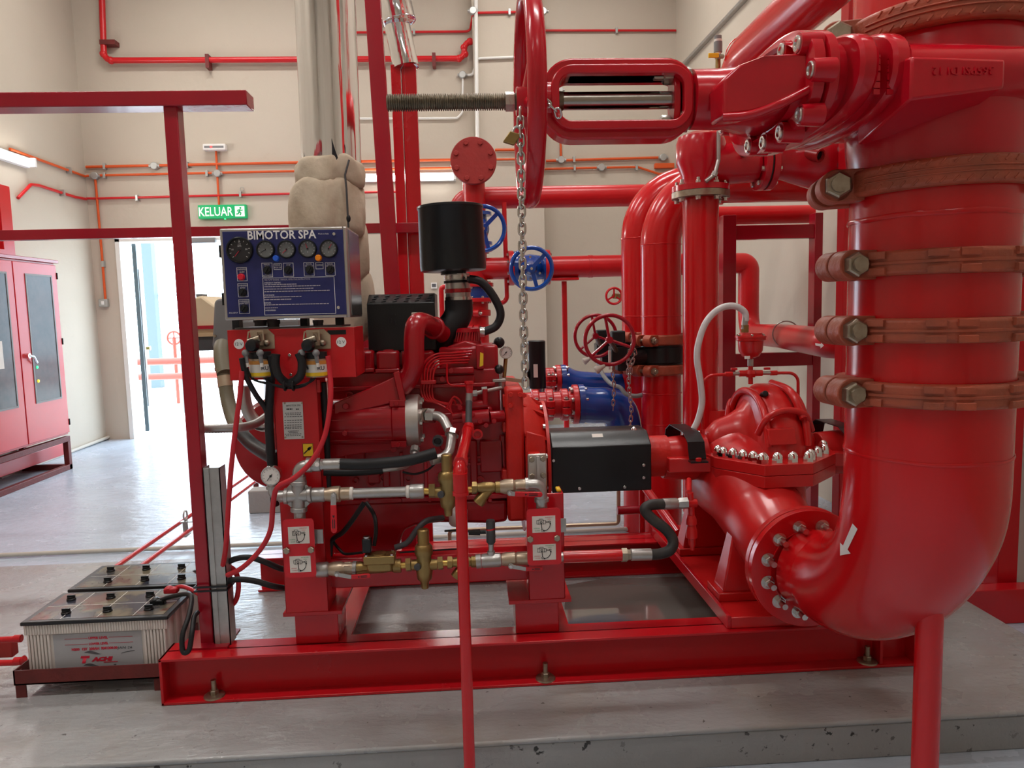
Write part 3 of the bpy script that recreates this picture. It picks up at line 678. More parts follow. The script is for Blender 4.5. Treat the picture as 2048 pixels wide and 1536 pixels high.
def gauge(px, py, r, dial, nums=(), ang=-2.4, nee='ink_red'):
    c = F(px, py); r *= e
    g = MB().lathe(c, FWD, [(0, r), (.010, r), (.013, r*.95), (.013, r*.86), (.006, r*.84)], 36, capb=False).build('gauge', 'black', t)
    MB().cyl(c+FWD*.004, c+FWD*.006, r*.86, n=32).build('dial', dial, g)
    tk = MB()
    for k in range(11):
        a = R(225-27*k); d = Vector((math.cos(a), 0, math.sin(a))); tk.bar(c+FWD*.0068+d*r*.66, c+FWD*.0068+d*r*.78, .0012, .0006, (0, 1, 0))
    tk.build('scale_marks', 'ink_white', g)
    d = Vector((math.cos(ang), 0, math.sin(ang))); MB().bar(c+FWD*.0075-d*r*.1, c+FWD*.0075+d*r*.6, .0016, .001, (0, 1, 0)).build('needle', nee, g)
    MB().cyl(c+FWD*.006, c+FWD*.009, r*.09, n=12).build('needle_hub', 'black', g)
    for s, dx, dz, hh in nums: text('dial_lettering', s, c+FWD*.0066+Vector((dx*r, 0, dz*r)), XP, ZP, hh*r, 'ink_white', g)
gauge(480.5, 500.5, 25.5, 'dial_dark', (('RPM', 0, .30, .10), ('x100', 0, .45, .08), ('10', -.52, .05, .12), ('30', .5, .05, .12), ('20', 0, .62, .11)), -2.25)
gauge(532, 499.5, 17.5, 'dial_grey', (('BAR', 0, 0, .12),), -2.6, 'ink'); gauge(574, 499, 17.5, 'dial_grey', (('C', .3, .2, .12),), -2.4, 'ink_red')
gauge(616, 498, 17.5, 'dial_grey', (('V', 0, -.35, .14),), 1.9, 'ink_red'); gauge(658, 498, 17.5, 'dial_grey', (('V', 0, -.35, .14),), 1.0, 'ink_red')
def knob(px, py, r, matn, nm):
    c = F(px, py); k = MB().lathe(c, FWD, [(0, r*1.15*e), (.004, r*1.15*e), (.004, r*e), (.012, r*e), (.014, r*.8*e)], 20).build(nm, matn, t)
knob(553, 517, 5.6, 'btn_blue', 'blue_lamp'); knob(637.5, 516, 5.8, 'btn_orange', 'orange_lamp'); knob(483, 554, 6, 'btn_red', 'red_button')
for px, py in ((535, 540.5), (577, 540.5), (619.5, 539.5), (661, 539.5), (486, 585), (489, 617)):
    c = F(px, py); s = MB().lathe(c, FWD, [(0, 8.2*e), (.004, 8*e), (.004, 6.6*e), (.016, 6*e)], 20).build('selector_switch', 'black', t)
    MB().obox(c+FWD*.018, XP*.5+ZP*.8, XP*.8-ZP*.5, FWD, 6*e, 1.7*e, .004).build('selector_tab', 'black_soft', s)
def outline(x0, y0, x1, y1):
    a, b = F(x0, y0, .0006), F(x1, y1, .0006); w = .0013; m = MB()
    m.box(a.x, b.x, a.y, a.y+.0006, a.z-w, a.z); m.box(a.x, b.x, a.y, a.y+.0006, b.z, b.z+w); m.box(a.x, a.x+w, a.y, a.y+.0006, b.z, a.z); m.box(b.x-w, b.x, a.y, a.y+.0006, b.z, a.z)
    m.build('label_outline', 'ink_white', t)
for r_ in ((473, 535, 495, 562), (475, 567, 497, 594), (477, 599, 500, 627), (523, 526, 546, 554), (547, 527, 564, 539), (566, 526, 588, 553), (607, 525, 629, 552), (631, 525, 647, 538), (650, 525, 671, 551), (525, 556, 672, 627)): outline(*r_)
for s, px, py in (('OVERSPEED', 484, 539), ('ALARM', 484, 544), ('OVERSPEED', 486, 571), ('RESET', 486, 576), ('OVERSPEED', 488, 603), ('LAMP TEST', 488, 607), ('MANUAL', 534, 529), ('MODE', 534, 533), ('AUTOMATIC', 535, 551), ('MANUAL', 555, 530), ('MODE ON', 555, 535), ('STOP', 577, 530), ('MANUAL', 618, 528), ('CRANK #1', 618, 532), ('CHARGE', 639, 530), ('MANUAL', 660, 528), ('CRANK #2', 660, 532)):
    text('small_lettering', s, F(px, py, .0006), XP, ZP, 2.9*e, 'ink_white', t, width=len(s)*1.95*e)
lines = [('FIRE PUMP ENGINE - MANUAL OPERATING INSTRUCTIONS', 560, 3.2, 88, 'ink_red'), ('EMERGENCY STARTING', 566, 2.6, 31, 'ink_white'), ('- Turn selector to manual mode and press crank button', 569.5, 2.3, 62, 'ink_white'), ('- If the engine does not start after six attempts check the fuel and the batteries', 573.5, 2.3, 108, 'ink_white'), ('- When engine is running release crank button and watch the oil pressure gauge', 578.5, 2.3, 98, 'ink_white'), ('In case of battery failure operate the starting contactors by hand as shown on the engine plate', 583.5, 2.3, 130, 'ink_white'), ('STOP ENGINE', 590.5, 2.5, 19, 'ink_white'), ('- In automatic mode reset the controller before stopping', 594.5, 2.3, 74, 'ink_white'), ('- In manual mode press the stop button', 599.5, 2.3, 54, 'ink_white'), ('REMARK', 606, 2.5, 13, 'ink_white'), ('Always return the selector to automatic after each test and check that both chargers are on', 610, 2.3, 128, 'ink_white'), ('Check oil and water', 616, 2.3, 26, 'ink_white'), ('OVERSPEED', 621, 2.5, 22, 'ink_white')]
for i_, (s, py, h, wd, mt) in enumerate(lines):
    if s.isupper(): text('instruction_line', s, F(529, py, .0006), XP, ZP, h*e, 'ink_pink' if mt == 'ink_red' else mt, t, width=wd*e, align='LEFT')
    else: dashes('instruction_line', F(529, py, .0006), XP, ZP, wd*e, 1.5*e, 'ink_pink', t, max(6, wd//5), i_)
for px, py in ((668, 468), (677, 615)):
    bolt(t, F(px, py), FWD, 3.2*e, .003, 'steel', name='screw')
# glands below
for px, w, h in ((521, 14, 12), (547, 13, 20), (632, 7, 14), (640, 7, 14)):
    c = at(px, 640, YP_+.10); MB().lathe(c, (0, 0, -1), [(0, w*e), (h*.4*e, w*e), (h*.4*e, w*.85*e), (h*e, w*.85*e)], 18).build('cable_gland', 'grey_dark', t)
# ------------------------------------------------------------------ stand with the bracket box
YS = 2.50
t = thing('panel_stand', 'red folded-steel stand post with a wide bracket box under the control panel', 'stand', ((at(600, 1215, YS).x), YS+.07, PT))
bx0, bx1, bz0, bz1 = rectpx(457, 657, 711, 758, YS)
m = MB(); m.box(bx0, bx1, YS, YS+.003, bz0, bz1); m.box(bx0, bx0+.003, YS, YS+.20, bz0, bz1); m.box(bx1-.003, bx1, YS, YS+.20, bz0, bz1); m.box(bx0, bx1, YS, YS+.20, bz0, bz0+.003)
m.build('bracket_box', 'red_wall', t, bevel=.002)
MB().box(bx0+.01, bx1-.05, YS+.05, YS+.24, bz1+.0, bz1+.006).build('bracket_top', 'grey_plastic', t)
for px in (475, 545, 610, 680): c = at(px, 648, YS+.12); MB().box(c.x-.012, c.x+.012, YS+.1, YS+.14, bz1, z0).build('mount_block', 'rubber', t)
MB().pbox(655, 660, 692, 669, YS-.0006, YS).build('slot', 'black', t)
p0 = at(549, 790, YS+.01); p1 = at(640, 790, YS+.01); zt = bz0
m = MB(); xa, xb = at(553, 900, YS+.01).x, at(641, 900, YS+.01).x
m.box(xa, xb, YS+.01, YS+.015, PT, zt); m.box(xa, xa+.005, YS+.01, YS+.16, PT, zt); m.box(xb-.005, xb, YS+.01, YS+.16, PT, zt); m.box(xa, xa+.04, YS+.155, YS+.16, PT, zt); m.box(xb-.04, xb, YS+.155, YS+.16, PT, zt)
m.build('post', 'red_wall', t, bevel=.008)
MB().pbox(634, 760, 640, 785, YS-.002, YS+.02).build('tab', 'red', t)
# nameplate and stickers
nx0, nx1, nz0, nz1 = rectpx(567, 804, 607, 878, YS+.0095)
npl = MB().box(nx0, nx1, YS+.0085, YS+.01, nz0, nz1).build('nameplate', 'label_alu', t, label='pale engraved rating plate')
yy = YS+.008
def N(px, py): c = at(px, py, YS+.0085); return Vector((c.x, yy, c.z))
text('plate_lettering', 'BIMOTOR SPA', N(587, 811), XP, ZP, 3.4*e, 'ink', npl, width=28*e); dashes('plate_lettering', N(573, 818.5), XP, ZP, 12*e, 2.6*e, 'ink', npl, 3, 1); dashes('plate_lettering', N(592, 818.5), XP, ZP, 6*e, 2.8*e, 'ink_grey', npl, 2, 2)
for py, wd in ((826, 34), (829, 30), (833, 36), (840.5, 36), (845, 36), (850, 36), (854, 34), (857, 36), (862, 22), (865, 18), (868, 34), (871, 30)):
    c = N(587, py); m = MB(); n = 7
    for k in range(n): m.box(c.x-wd/2*e+k*wd*e/n, c.x-wd/2*e+(k+.6+.3*random.random())*wd*e/n, yy-.0003, yy, c.z-.7*e, c.z+.7*e)
    m.build('plate_lettering', 'ink_grey', npl)
for px, py in ((569.5, 806.5), (604, 806), (571, 875), (605, 874)): bolt(npl, N(px, py), FWD, 2*e, .002, 'bolt_dull', name='rivet')
m = MB().pbox(605.5, 887, 626.5, 913, YS+.0085, YS+.01).build('yellow_sticker', 'yellow', t, label='yellow warning sticker')
a, b = N(608, 907), N(623, 893); s = MB(); s.bar(a, b, 2.2*e, .0006, (0, 1, 0)); s.bar(b-(b-a)*.45, b-(b-a)*.15, 5.5*e, .0006, (0, 1, 0)); s.build('sticker_mark', 'ink', m)
s = MB(); u0, u1, v0, v1 = rectpx(605.5, 887, 626.5, 913, yy)
for q in ((u0, u1, v0, v0+.0012), (u0, u1, v1-.0012, v1), (u0, u0+.0012, v0, v1), (u1-.0012, u1, v0, v1)): s.box(q[0], q[1], yy-.0002, yy, q[2], q[3])
s.build('sticker_border', 'ink', m)
for px, py in ((478, 688), (682.5, 684)):
    c = at(px, py, YS); d = MB().cyl((c.x, YS-.0012, c.z), (c.x, YS, c.z), 10*e, n=28).build('voltage_disc', 'white', t, label='round white sticker reading 12 V')
    text('disc_lettering', '12 V', (c.x, YS-.0014, c.z), XP, ZP, 6*e, 'ink', d)
for px, py in ((579.5, 710), (582, 749)): bolt(t, at(px, py, YS), FWD, 3.4*e, .005, 'steel')
# ------------------------------------------------------------------ two starter contactors
def contactor(dx, lab):
    q = lambda px, py, d=0: at(px+dx, py, YS-d)
    t = thing('starter_contactor', lab, 'contactor', q(515, 755, .03), 'starter contactors on the bracket')
    MB().prism([q(500, 660, 0), q(536, 658, 0), q(549, 670, 0), q(550, 697, 0), q(504, 699, 0)], (0, -.003, 0)).build('back_plate', 'bronze_tan', t)
    m = MB(); m.bar(q(496, 664, .05), q(527, 662, .05), .004, .006, (0, 1, 0)); m.bar(q(497, 664, .05), q(495, 682, .05), .004, .006, (0, 1, 0)); m.bar(q(526, 663, .05), q(527, 680, .05), .004, .006, (0, 1, 0)); m.bar(q(511, 664, .045), q(512, 676, .045), .012, .01, (0, 1, 0))
    m.build('lever_frame', 'bronze_tan', t)
    m = MB(); a = q(505, 676, .03); m.cyl(q(497, 684, .045), q(520, 676, .045), .012, n=14); m.cyl(q(520, 690, .02), q(520, 668, .02), .018, n=16); m.sphere(q(533, 686, .02), .012, 10, 8)
    m.build('plunger', 'bolt_dull', t)
    MB().lathe(q(503, 691, .07), FWD, [(-.04, 9*e), (-.02, 12.5*e), (0, 12.5*e), (.012, 10*e), (.016, 3*e)], 20).build('push_button', 'black', t)
    MB().lathe(q(520, 716, .03), (0, 0, -1), [(-.020, .036), (.0, .036)], 26).build('coil_cap', 'black_soft', t)
    MB().lathe(q(520, 717, .03), (0, 0, -1), [(0, .0345), (.06, .0345)], 26).build('coil_can', 'bronze_tan', t)
    lb = MB().lathe(q(520, 717, .03), (0, 0, -1), [(.008, .0352), (.052, .0352)], 26, capa=False, capb=False).build('coil_label', 'paper', t)
    st = MB(); st.lathe(q(520, 717, .03), (0, 0, -1), [(.006, .0354), (.018, .0354)], 26, capa=False, capb=False); st.build('orange_band', 'label_orange', lb); MB().lathe(q(520, 717, .03), (0, 0, -1), [(.044, .0354), (.056, .0354)], 26, capa=False, capb=False).build('yellow_band', 'yellow', lb)
    text('label_lettering', 'RU', q(530, 736, .066), XP, ZP, 8*e, 'ink', lb, bold=.02)
    for px in (491, 520):
        c = q(px, 706, .07); m = MB().sphere(c, 7.2*e, 14, 10); m.cyl(c, q(px+3, 726, .07), 5*e, 3.6*e, n=12); m.build('terminal_boot', 'grey_plastic', t)
        MB().cyl(q(px+3, 724, .07), q(px+4, 734, .07), 3.4*e, n=10).build('wire_marker', 'paper', t)
    return t
contactor(0, 'left starter contactor with black push button, beside the left 12 V sticker')
contactor(112, 'right starter contactor with black push button, nearer the engine pipe')
# ------------------------------------------------------------------ cables round the stand
def cable(name, label, pts, r, matn, n=6, cat='cable', parent=None, seg=10):
    w3 = spline([at(*p) for p in pts], n)
    o = MB().tube(w3, r, seg).build(name, matn, parent)
    if parent is None: tag(o, label, cat)
    return o
cable('battery_cable', 'black boot cable looping from the left contactor to the middle clip', [(552, 708, 2.43), (551, 730, 2.43), (558, 752, 2.43), (577, 766, 2.45), (600, 752, 2.43), (604, 725, 2.43), (597, 706, 2.43)], .014, 'rubber')
cable('control_wire', 'thin black wires sagging below both contactors', [(494, 735, 2.44), (506, 758, 2.45), (540, 768, 2.46), (580, 774, 2.46), (616, 766, 2.46), (632, 752, 2.45), (634, 735, 2.44)], .004, 'rubber')
cable('control_wire', 'second thin black wire sagging below the left contactor', [(523, 735, 2.44), (525, 752, 2.45), (548, 770, 2.46), (580, 777, 2.46), (612, 770, 2.46), (624, 750, 2.45), (611, 730, 2.44)], .003, 'rubber')
for dx in (-8, 9):
    c = at(578+dx, 770, 2.44)
    m = MB(); m.torus(c, (1, 0, 0), .018, .003, 16, 6)
    if dx < 0: ct = thing('cable_clip', 'black tie clips holding the sagging wires at the stand centre', 'clip', c)
    m.build('clip_ring', 'black', ct)
cable('battery_cable', 'black cable from the left contactor down behind the stand', [(483, 716, 2.42), (492, 752, 2.43), (512, 790, 2.46), (533, 822, 2.50), (537, 870, 2.53), (536, 905, 2.55)], .009, 'rubber')
cable('battery_cable', 'thick black cable bundle running straight down the left side of the stand', [(541, 710, 2.46), (541, 760, 2.48), (538, 830, 2.50), (541, 900, 2.51), (546, 960, 2.52), (550, 1010, 2.54)], .015, 'rubber')
cable('battery_cable', 'black cable down the right side of the stand', [(646, 765, 2.56), (650, 830, 2.57), (654, 900, 2.58), (656, 980, 2.60)], .012, 'rubber')
cable('battery_cable', 'red cable from the right contactor sweeping down past the pressure gauge to the batteries', [(656, 712, 2.40), (660, 745, 2.40), (661, 800, 2.38), (650, 870, 2.37), (625, 920, 2.36), (590, 955, 2.36), (555, 975, 2.37), (546, 1010, 2.40), (541, 1060, 2.42), (520, 1100, 2.44), (485, 1135, 2.46), (455, 1150, 2.50)], .0085, 'cable_red')
cable('battery_cable', 'pale red cable from the left contactor hanging down to the trunking', [(484, 742, 2.42), (480, 790, 2.42), (472, 850, 2.42), (463, 930, 2.43), (457, 1010, 2.44), (452, 1090, 2.45), (446, 1130, 2.50)], .0085, 'cable_red')
cable('battery_cable', 'red cable loop between the trunking and the skid top', [(446, 1128, 2.62), (468, 1140, 2.62), (477, 1165, 2.62), (472, 1200, 2.62), (452, 1220, 2.63)], .009, 'cable_red')
cable('battery_cable', 'upper black cable arching from the trunking to the stand post', [(440, 1133, 2.60), (470, 1118, 2.60), (500, 1115, 2.60), (530, 1124, 2.60), (565, 1138, 2.62), (600, 1140, 2.66)], .0105, 'rubber')
cable('battery_cable', 'lower black cable running from the trunking to the stand post', [(440, 1170, 2.58), (470, 1159, 2.58), (510, 1162, 2.58), (545, 1172, 2.58), (585, 1178, 2.62), (610, 1178, 2.66)], .0105, 'rubber')
cable('battery_cable', 'short black cable tucked behind the trunking', [(446, 1140, 2.64), (458, 1175, 2.64), (457, 1205, 2.64), (448, 1215, 2.65)], .011, 'rubber')
# ------------------------------------------------------------------ instruction plates in front of both posts
def plate(px0, py0, px1, py1, Y, lab, post):
    c = at((px0+px1)/2, (py0+py1)/2, Y); x0, x1, z0, z1 = rectpx(px0, py0, px1, py1, Y); r = .012; ol = []
    t = thing('instruction_plate', lab, 'plate', (c.x, Y, z0))
    for cx, cz, a0 in ((x1-r, z1-r, 0), (x0+r, z1-r, 90), (x0+r, z0+r, 180), (x1-r, z0+r, 270)):
        for k in range(5): a = R(a0+k*22.5); ol.append((cx+r*math.cos(a), Y, cz+r*math.sin(a)))
    MB().prism(ol, (0, .004, 0)).build('plate', 'red_plastic', t)
    W, H = x1-x0, z1-z0
    for s, (u0, u1, v0, v1) in enumerate(((.16, .84, .58, .87), (.16, .84, .09, .37))):
        a, b, lo, hi = x0+u0*W, x0+u1*W, z0+v0*H, z0+v1*H
        st = MB().box(a, b, Y-.0008, Y, lo, hi).build('instruction_sticker', 'paper', t, label='white sticker with a valve diagram')
        w, h = b-a, hi-lo; y = Y-.0012; g = lambda u, v: Vector((a+u*w, y, lo+v*h)); d = MB(); th = .0012
        for q in ((.20, .52, .58, .52), (.20, .74, .58, .74), (.20, .52, .20, .74), (.58, .52, .58, .74), (.28, .49, .28, .77), (.50, .49, .50, .77), (.30, .77, .30, .82), (.30, .82, .46, .82), (.46, .77, .46, .82), (.58, .60, .72, .60), (.58, .66, .72, .66)):
            d.bar(g(*q[:2]), g(*q[2:]), th, .0004, (0, 1, 0))
        d.bar(g(.39, .60), g(.42, .18), .0022, .0004, (0, 1, 0)); d.torus(g(.42, .14), (0, 1, 0), .0035, .0007, 12, 4); d.torus(g(.76, .63), (0, 1, 0), .0032, .0007, 12, 4); d.torus(g(.39, .62), (0, 1, 0), .0035, .0008, 12, 4)
        arc = [g(.50+.28*math.sin(k*.26), .10+.42*(1-math.cos(k*.26))) for k in range(7)]; d.tube(arc, .0011, 5)
        d.sphere(arc[0], .0026, 8, 6); d.sphere(arc[-1], .0026, 8, 6); d.build('diagram', 'ink', st)
        n1, n2, m1, m2 = ('EMERGENCY', 'OPEN', 'ink_red', 'ink_red') if s == 0 else ('NORMAL', 'OPEN', 'ink_green', 'ink_green')
        k1, k2, l1, l2 = ('NORMAL', 'CLOSED', 'ink_green', 'ink_green') if s == 0 else ('EMERGENCY', 'CLOSED', 'ink_red', 'ink_red')
        text('sticker_lettering', n1, g(.74, .91), XP, ZP, .0036, m1, st, width=w*.36); text('sticker_lettering', n2, g(.74, .79), XP, ZP, .0034, m2, st, width=w*.16)
        text('sticker_lettering', k1, g(.20, .26), XP, ZP, .0036, l1, st, width=w*.27); text('sticker_lettering', k2, g(.22, .13), XP, ZP, .0034, l2, st, width=w*.22)
    for u in (.09, .88): bolt(t, (x0+u*W, Y, z0+.475*H), FWD, .0115, .010, 'bolt_dull')
    for u in (.09, .88): MB().cyl((x0+u*W, Y+.004, z0+.475*H), (x0+u*W, post, z0+.475*H), .006, n=10).build('spacer', 'galv', t)
    MB().box(x1+.002, x1+.022, Y+.03, Y+.034, z0+.52*H, z0+.76*H).build('bracket_tab', 'galv', t)
    MB().box(x0+.3*W, x1+.022, Y+.034, Y+.037, z0+.52*H, z0+.76*H).build('bracket_strap', 'galv', t)
plate(568, 1038, 630, 1155, 2.43, 'left red instruction plate with two valve stickers, on the panel stand post', 2.515)
plate(1054, 1017, 1122, 1130, 2.43, 'right red instruction plate with two valve stickers, beside the coupling guard', 2.515)
# ------------------------------------------------------------------ right engine post
t = thing('engine_post', 'short red channel post under the right instruction plate', 'post', (at(1090, 1195, 2.5).x, 2.56, PT2))
xa, xb = at(1056, 1100, 2.51).x, at(1129, 1100, 2.51).x; zt = at(1095, 987, 2.51).z; m = MB()
m.box(xa, xb, 2.51, 2.516, PT2, zt); m.box(xa, xa+.006, 2.51, 2.62, PT2, zt); m.box(xb-.006, xb, 2.51, 2.62, PT2, zt); m.build('channel', 'red', t, bevel=.008)
MB().pbox(1113, 978, 1122, 984, 2.52, 2.56).build('yellow_tag', 'yellow', t, bevel=.003)
# ------------------------------------------------------------------ batteries
BX0, BX1 = at(44, 1270, 2.60).x, at(336, 1262, 2.60).x; BW = BX1-BX0; BD = .275; BY = 2.60
BZ0 = at(190, 1353, BY).z; BZ1 = at(190, 1244, BY).z
def battery(y0, lab, full):
    t = thing('truck_battery', lab, 'battery', (BX0+BW/2, y0+BD/2, BZ0), 'starting batteries')
    z1 = BZ1-.004; x0, x1 = BX0, BX1
    MB().box(x0+.012, x1-.012, y0+.012, y0+BD-.012, BZ0, z1).build('case', 'battery_case', t, bevel=.004)
    if full:
        rb = MB(); n = 54
        for k in range(n): u = x0+.006+(BW-.012)*(k+.5)/n; rb.box(u-.0026, u+.0026, y0+.002, y0+.012, z1-.034, z1)
        rb.box(x0+.004, x1-.004, y0+.005, y0+.012, z1-.036, z1); rb.build('top_ribs', 'battery_case', t, bevel=.001)
        for lo, hi in ((x0+.010, x0+.090), (x1-.090, x1-.010)):
            rb = MB()
            for k in range(7): u = lo+(hi-lo)*(k+.5)/7; rb.box(u-.0038, u+.0038, y0+.004, y0+.014, BZ0, z1-.036)
            rb.build('side_ribs', 'battery_case', t, bevel=.0015)
        for k in range(12):
            v = y0+.02+(BD-.04)*(k+.5)/12; MB().box(x1-.012, x1-.004, v-.007, v+.007, BZ0, z1).build('end_rib', 'battery_case', t) if k % 3 == 0 else None
        lx0, lx1, lz0, lz1 = x0+.098, x1-.098, BZ0+.024, z1-.040
        lb = MB().box(lx0, lx1, y0+.0105, y0+.012, lz0, lz1).build('front_label', 'battery_label', t, label='grey printed front label')
        LW, LH = lx1-lx0, lz1-lz0; yy = y0+.0100
        g = lambda u, v: Vector((lx0+u*LW, yy, lz0+v*LH))
        for v, s in ((.86, 'UPPER LEVEL'), (.70, 'LOWER LEVEL')):
            text('label_lettering', s, g(.51, v), XP, ZP, .0095, 'ink_red', lb, width=LW*.22, bold=.05)
            for ua, ub in ((.13, .39), (.63, .90)): MB().box(g(ua, 0).x, g(ub, 0).x, yy-.0004, yy, g(0, v).z-.0006, g(0, v).z+.0006).build('level_line', 'ink_red', lb)
        text('label_lettering', 'N200  12V  200AH  RM1200.00', g(.46, .565), XP, ZP, .0105, 'ink_red', lb, width=LW*.52, bold=.06)
        text('brand_lettering', 'T', g(.345, .27), XP, ZP, .027, 'ink_red', lb, width=LW*.11, shear=.25, bold=.10)
        text('brand_lettering', 'ACHI', g(.535, .265), XP, ZP, .0165, 'ink_red', lb, width=LW*.25, shear=.25, bold=.09)
        dashes('label_lettering', g(.55, .175), XP, ZP, LW*.16, .0035, 'ink_red', lb, 8, 4)
        for c0, v in ((.46, .44), (.44, .09)):
            m = MB(); L = []; U = []
            for k in range(13):
                s = k/12; u = c0+(s-.5)*.24; w = v+.035*math.sin(s*5.2+.6); hh = .05*math.sin(math.pi*min(s*1.2+.05, 1))*.8
                U.append(g(u, w+hh)); L.append(g(u, w-hh))
            b = len(m.v); m.v += U+L; n = len(U)
            for k in range(n-1): m.f.append((b+k, b+k+1, b+n+k+1, b+n+k))
            m.build('chequered_flag', 'ink_grey', lb)
        text('handwriting', 'JAN 26', g(.80, .545), XP, ZP, .012, 'ink', lb, width=LW*.17, shear=.15)
        m = MB(); m.tube([g(.76, .40), g(.82, .44), g(.91, .46)], .0008, 5); m.build('handwriting', 'ink', lb)
        m = MB(); m.tube([g(.66, .10), g(.69, .10)], .0008, 5); m.tube([g(.675, .10), g(.675, .03)], .0008, 5); m.build('mark', 'ink', lb)
    ld = MB().box(x0-.004, x1+.004, y0-.002, y0+BD+.002, z1, z1+.014).build('lid', 'battery_lid', t, bevel=.004)
    MB().box(x0+.018, x1-.018, y0+.016, y0+BD-.016, z1+.014, z1+.0148).build('lid_print', 'lid_art', ld)
    ln = MB()
    for k in (1, 2, 3):
        u = x0+BW*k/4; ln.box(u-.001, u+.001, y0+.016, y0+BD-.016, z1+.0148, z1+.0152)
    ln.box(x0+.018, x1-.018, y0+BD*.5-.001, y0+BD*.5+.001, z1+.0148, z1+.0152); ln.build('print_lines', 'paper', ld)
    for j, v in enumerate((.24, .72)):
        for k in range(3):
            u = x0+BW*(.18+.29*k) + (.03 if j == 0 else -.02); cc = Vector((u, y0+BD*v, z1+.0148))
            cp = MB().lathe(cc, (0, 0, 1), [(0, .0165), (.004, .0165), (.007, .014), (.012, .014)], 16).build('vent_cap', 'black', t)
            MB().box(cc.x-.014, cc.x+.014, cc.y-.003, cc.y+.003, cc.z+.012, cc.z+.018).build('cap_tab', 'black', cp)
    return t
b1 = battery(BY, 'front truck battery with the red printed label, on the low rack', True)
b2 = battery(BY+BD+.035, 'rear truck battery behind the labelled one, on the low rack', False)
# terminals with cables
def clamp(px, py, Y, col, lab, pts):
    c = at(px, py, Y); t = thing('battery_clamp', lab, 'clamp', c)
    MB().obox(c, XP, YP, ZP, .026, .016, .011).build('boot', col, t, bevel=.006)
    MB().lathe(c+Vector((-.008, 0, -.006)), (0, 0, 1), [(0, .017), (.016, .016), (.022, .008)], 16).build('boot_cap', col, t)
    MB().tube(spline([c]+[at(*p) for p in pts], 6), .0085 if col != 'cable_red' else .008, 10).build('lead', 'rubber' if col == 'black' else col, t)
clamp(343, 1180, 2.80, 'cable_red', 'red battery terminal boot and lead on the front battery', [(362, 1173, 2.80), (385, 1180, 2.72), (400, 1190, 2.68)])
clamp(316, 1203, 2.72, 'black', 'black battery terminal boot and looping lead on the front battery', [(340, 1194, 2.70), (372, 1188, 2.64), (383, 1196, 2.60), (378, 1230, 2.52), (365, 1270, 2.47), (366, 1303, 2.455), (378, 1300, 2.455), (384, 1265, 2.47), (388, 1235, 2.52), (395, 1225, 2.56)])
clamp(376, 1152, 3.08, 'black', 'black battery terminal boot on the rear battery', [(390, 1144, 3.06), (405, 1146, 3.02), (420, 1150, 2.98)])
# rack ---------------------------------------------------------------
t = thing('battery_rack', 'low rusty angle-iron rack carrying the two batteries', 'rack', (BX0+BW/2, BY+.3, PADZ))
rx0, rx1 = at(28, 1370, 2.575).x, at(326, 1350, 2.575).x; rz1 = at(180, 1341, 2.575).z+.012; rz0 = BZ0-.0062; ry0, ry1 = 2.575, BY+2*BD+.06
m = MB(); m.box(rx0, rx1, ry0, ry0+.005, rz0, rz1); m.box(rx0, rx1, ry0, ry0+.04, rz0, rz0+.005); m.build('front_rail', 'red_rust', t)
m = MB(); m.box(rx0, rx1, ry1-.005, ry1, rz0, rz1); m.box(rx0, rx1, ry1-.04, ry1, rz0, rz0+.005); m.build('rear_rail', 'red_rust', t)
for x in (rx0, rx1-.005): MB().box(x, x+.005, ry0, ry1, rz0, rz1).build('side_rail', 'red_rust', t)
for k in (.25, .5, .75): MB().box(rx0, rx1, ry0+(ry1-ry0)*k-.02, ry0+(ry1-ry0)*k+.02, rz0, rz0+.005).build('slat', 'red_rust', t)
for x in (rx0, rx1-.036):
    for y in (ry0, ry1-.036):
        m = MB(); ys = y if y == ry0 else y+.031; o5 = .0055 if y == ry0 else -.0055; m.box(x+.0005, x+.036, ys+o5, ys+o5+.005, PADZ, rz1-.01); xs = x+.0055 if x == rx0 else x+.0255; m.box(xs, xs+.005, y+.006, y+.036, PADZ, rz1-.01); m.build('leg', 'red_rust', t)
# red pipes and block entering from the left edge
for i, (py, Y) in enumerate(((1280, 2.62), (1325, 2.56))):
    a, b = at(-60, py+3, Y), at(44, py-3, Y); t = thing('side_pipe', ('upper' if i == 0 else 'lower')+' red pipe stub at the left edge beside the batteries', 'pipe', a)
    pts = [a-XP*.4, a, b] if i == 0 else [a-XP*.4, a, at(38, py, Y), at(50, py-9, Y)]
    MB().tube(fillet(pts, .03), .0105, 14).build('pipe', 'red', t); c = at(36, py-3, Y); MB().cyl(c-XP*.012, c+XP*.012, .0135, n=16).build('socket', 'red', t)
tag(MB().pbox(-80, 1286, 24, 1318, 2.70, 2.74).build('side_block', 'red_rust2', bevel=.004), 'red steel block behind the pipe stubs at the left edge', 'block')
# floor conduit and tubes
a, b = atZ(-40, 1112, .03), atZ(700, 1074, .03); tag(MB().cyl((a.x-1, (a.y+b.y)/2, .018), (2.2, (a.y+b.y)/2, .018), .0135, n=12).build('grey_conduit', 'cream_cond'), 'long grey conduit lying across the floor behind the plinth', 'conduit')
YC_ = (a.y+b.y)/2
for i, dx in enumerate((0, .13)):
    a, b = atZ(262+dx*260, 1123, .15), atZ(545, 925, .15)
    t = thing('fuel_tube', ('left' if i == 0 else 'right')+' of two thin red fuel tubes running back over the floor', 'tube', (a.x, a.y, .09))
    x = -1.857+dx; MB().cyl((x, 3.2, .19), (x, 6.7, .13), .013, n=12).build('tube', 'red', t)
    for y in (3.5, 6.3): MB().box(x-.02, x+.02, y-.01, y+.01, 0 if y > 4 else PADZ, .165).build('stand', 'red_rust', t)
c = atZ(362, 1120, .0); t = thing('pipe_clamp_stand', 'small steel angle clip on the floor beside the conduit', 'bracket', (c.x, YC_, 0))
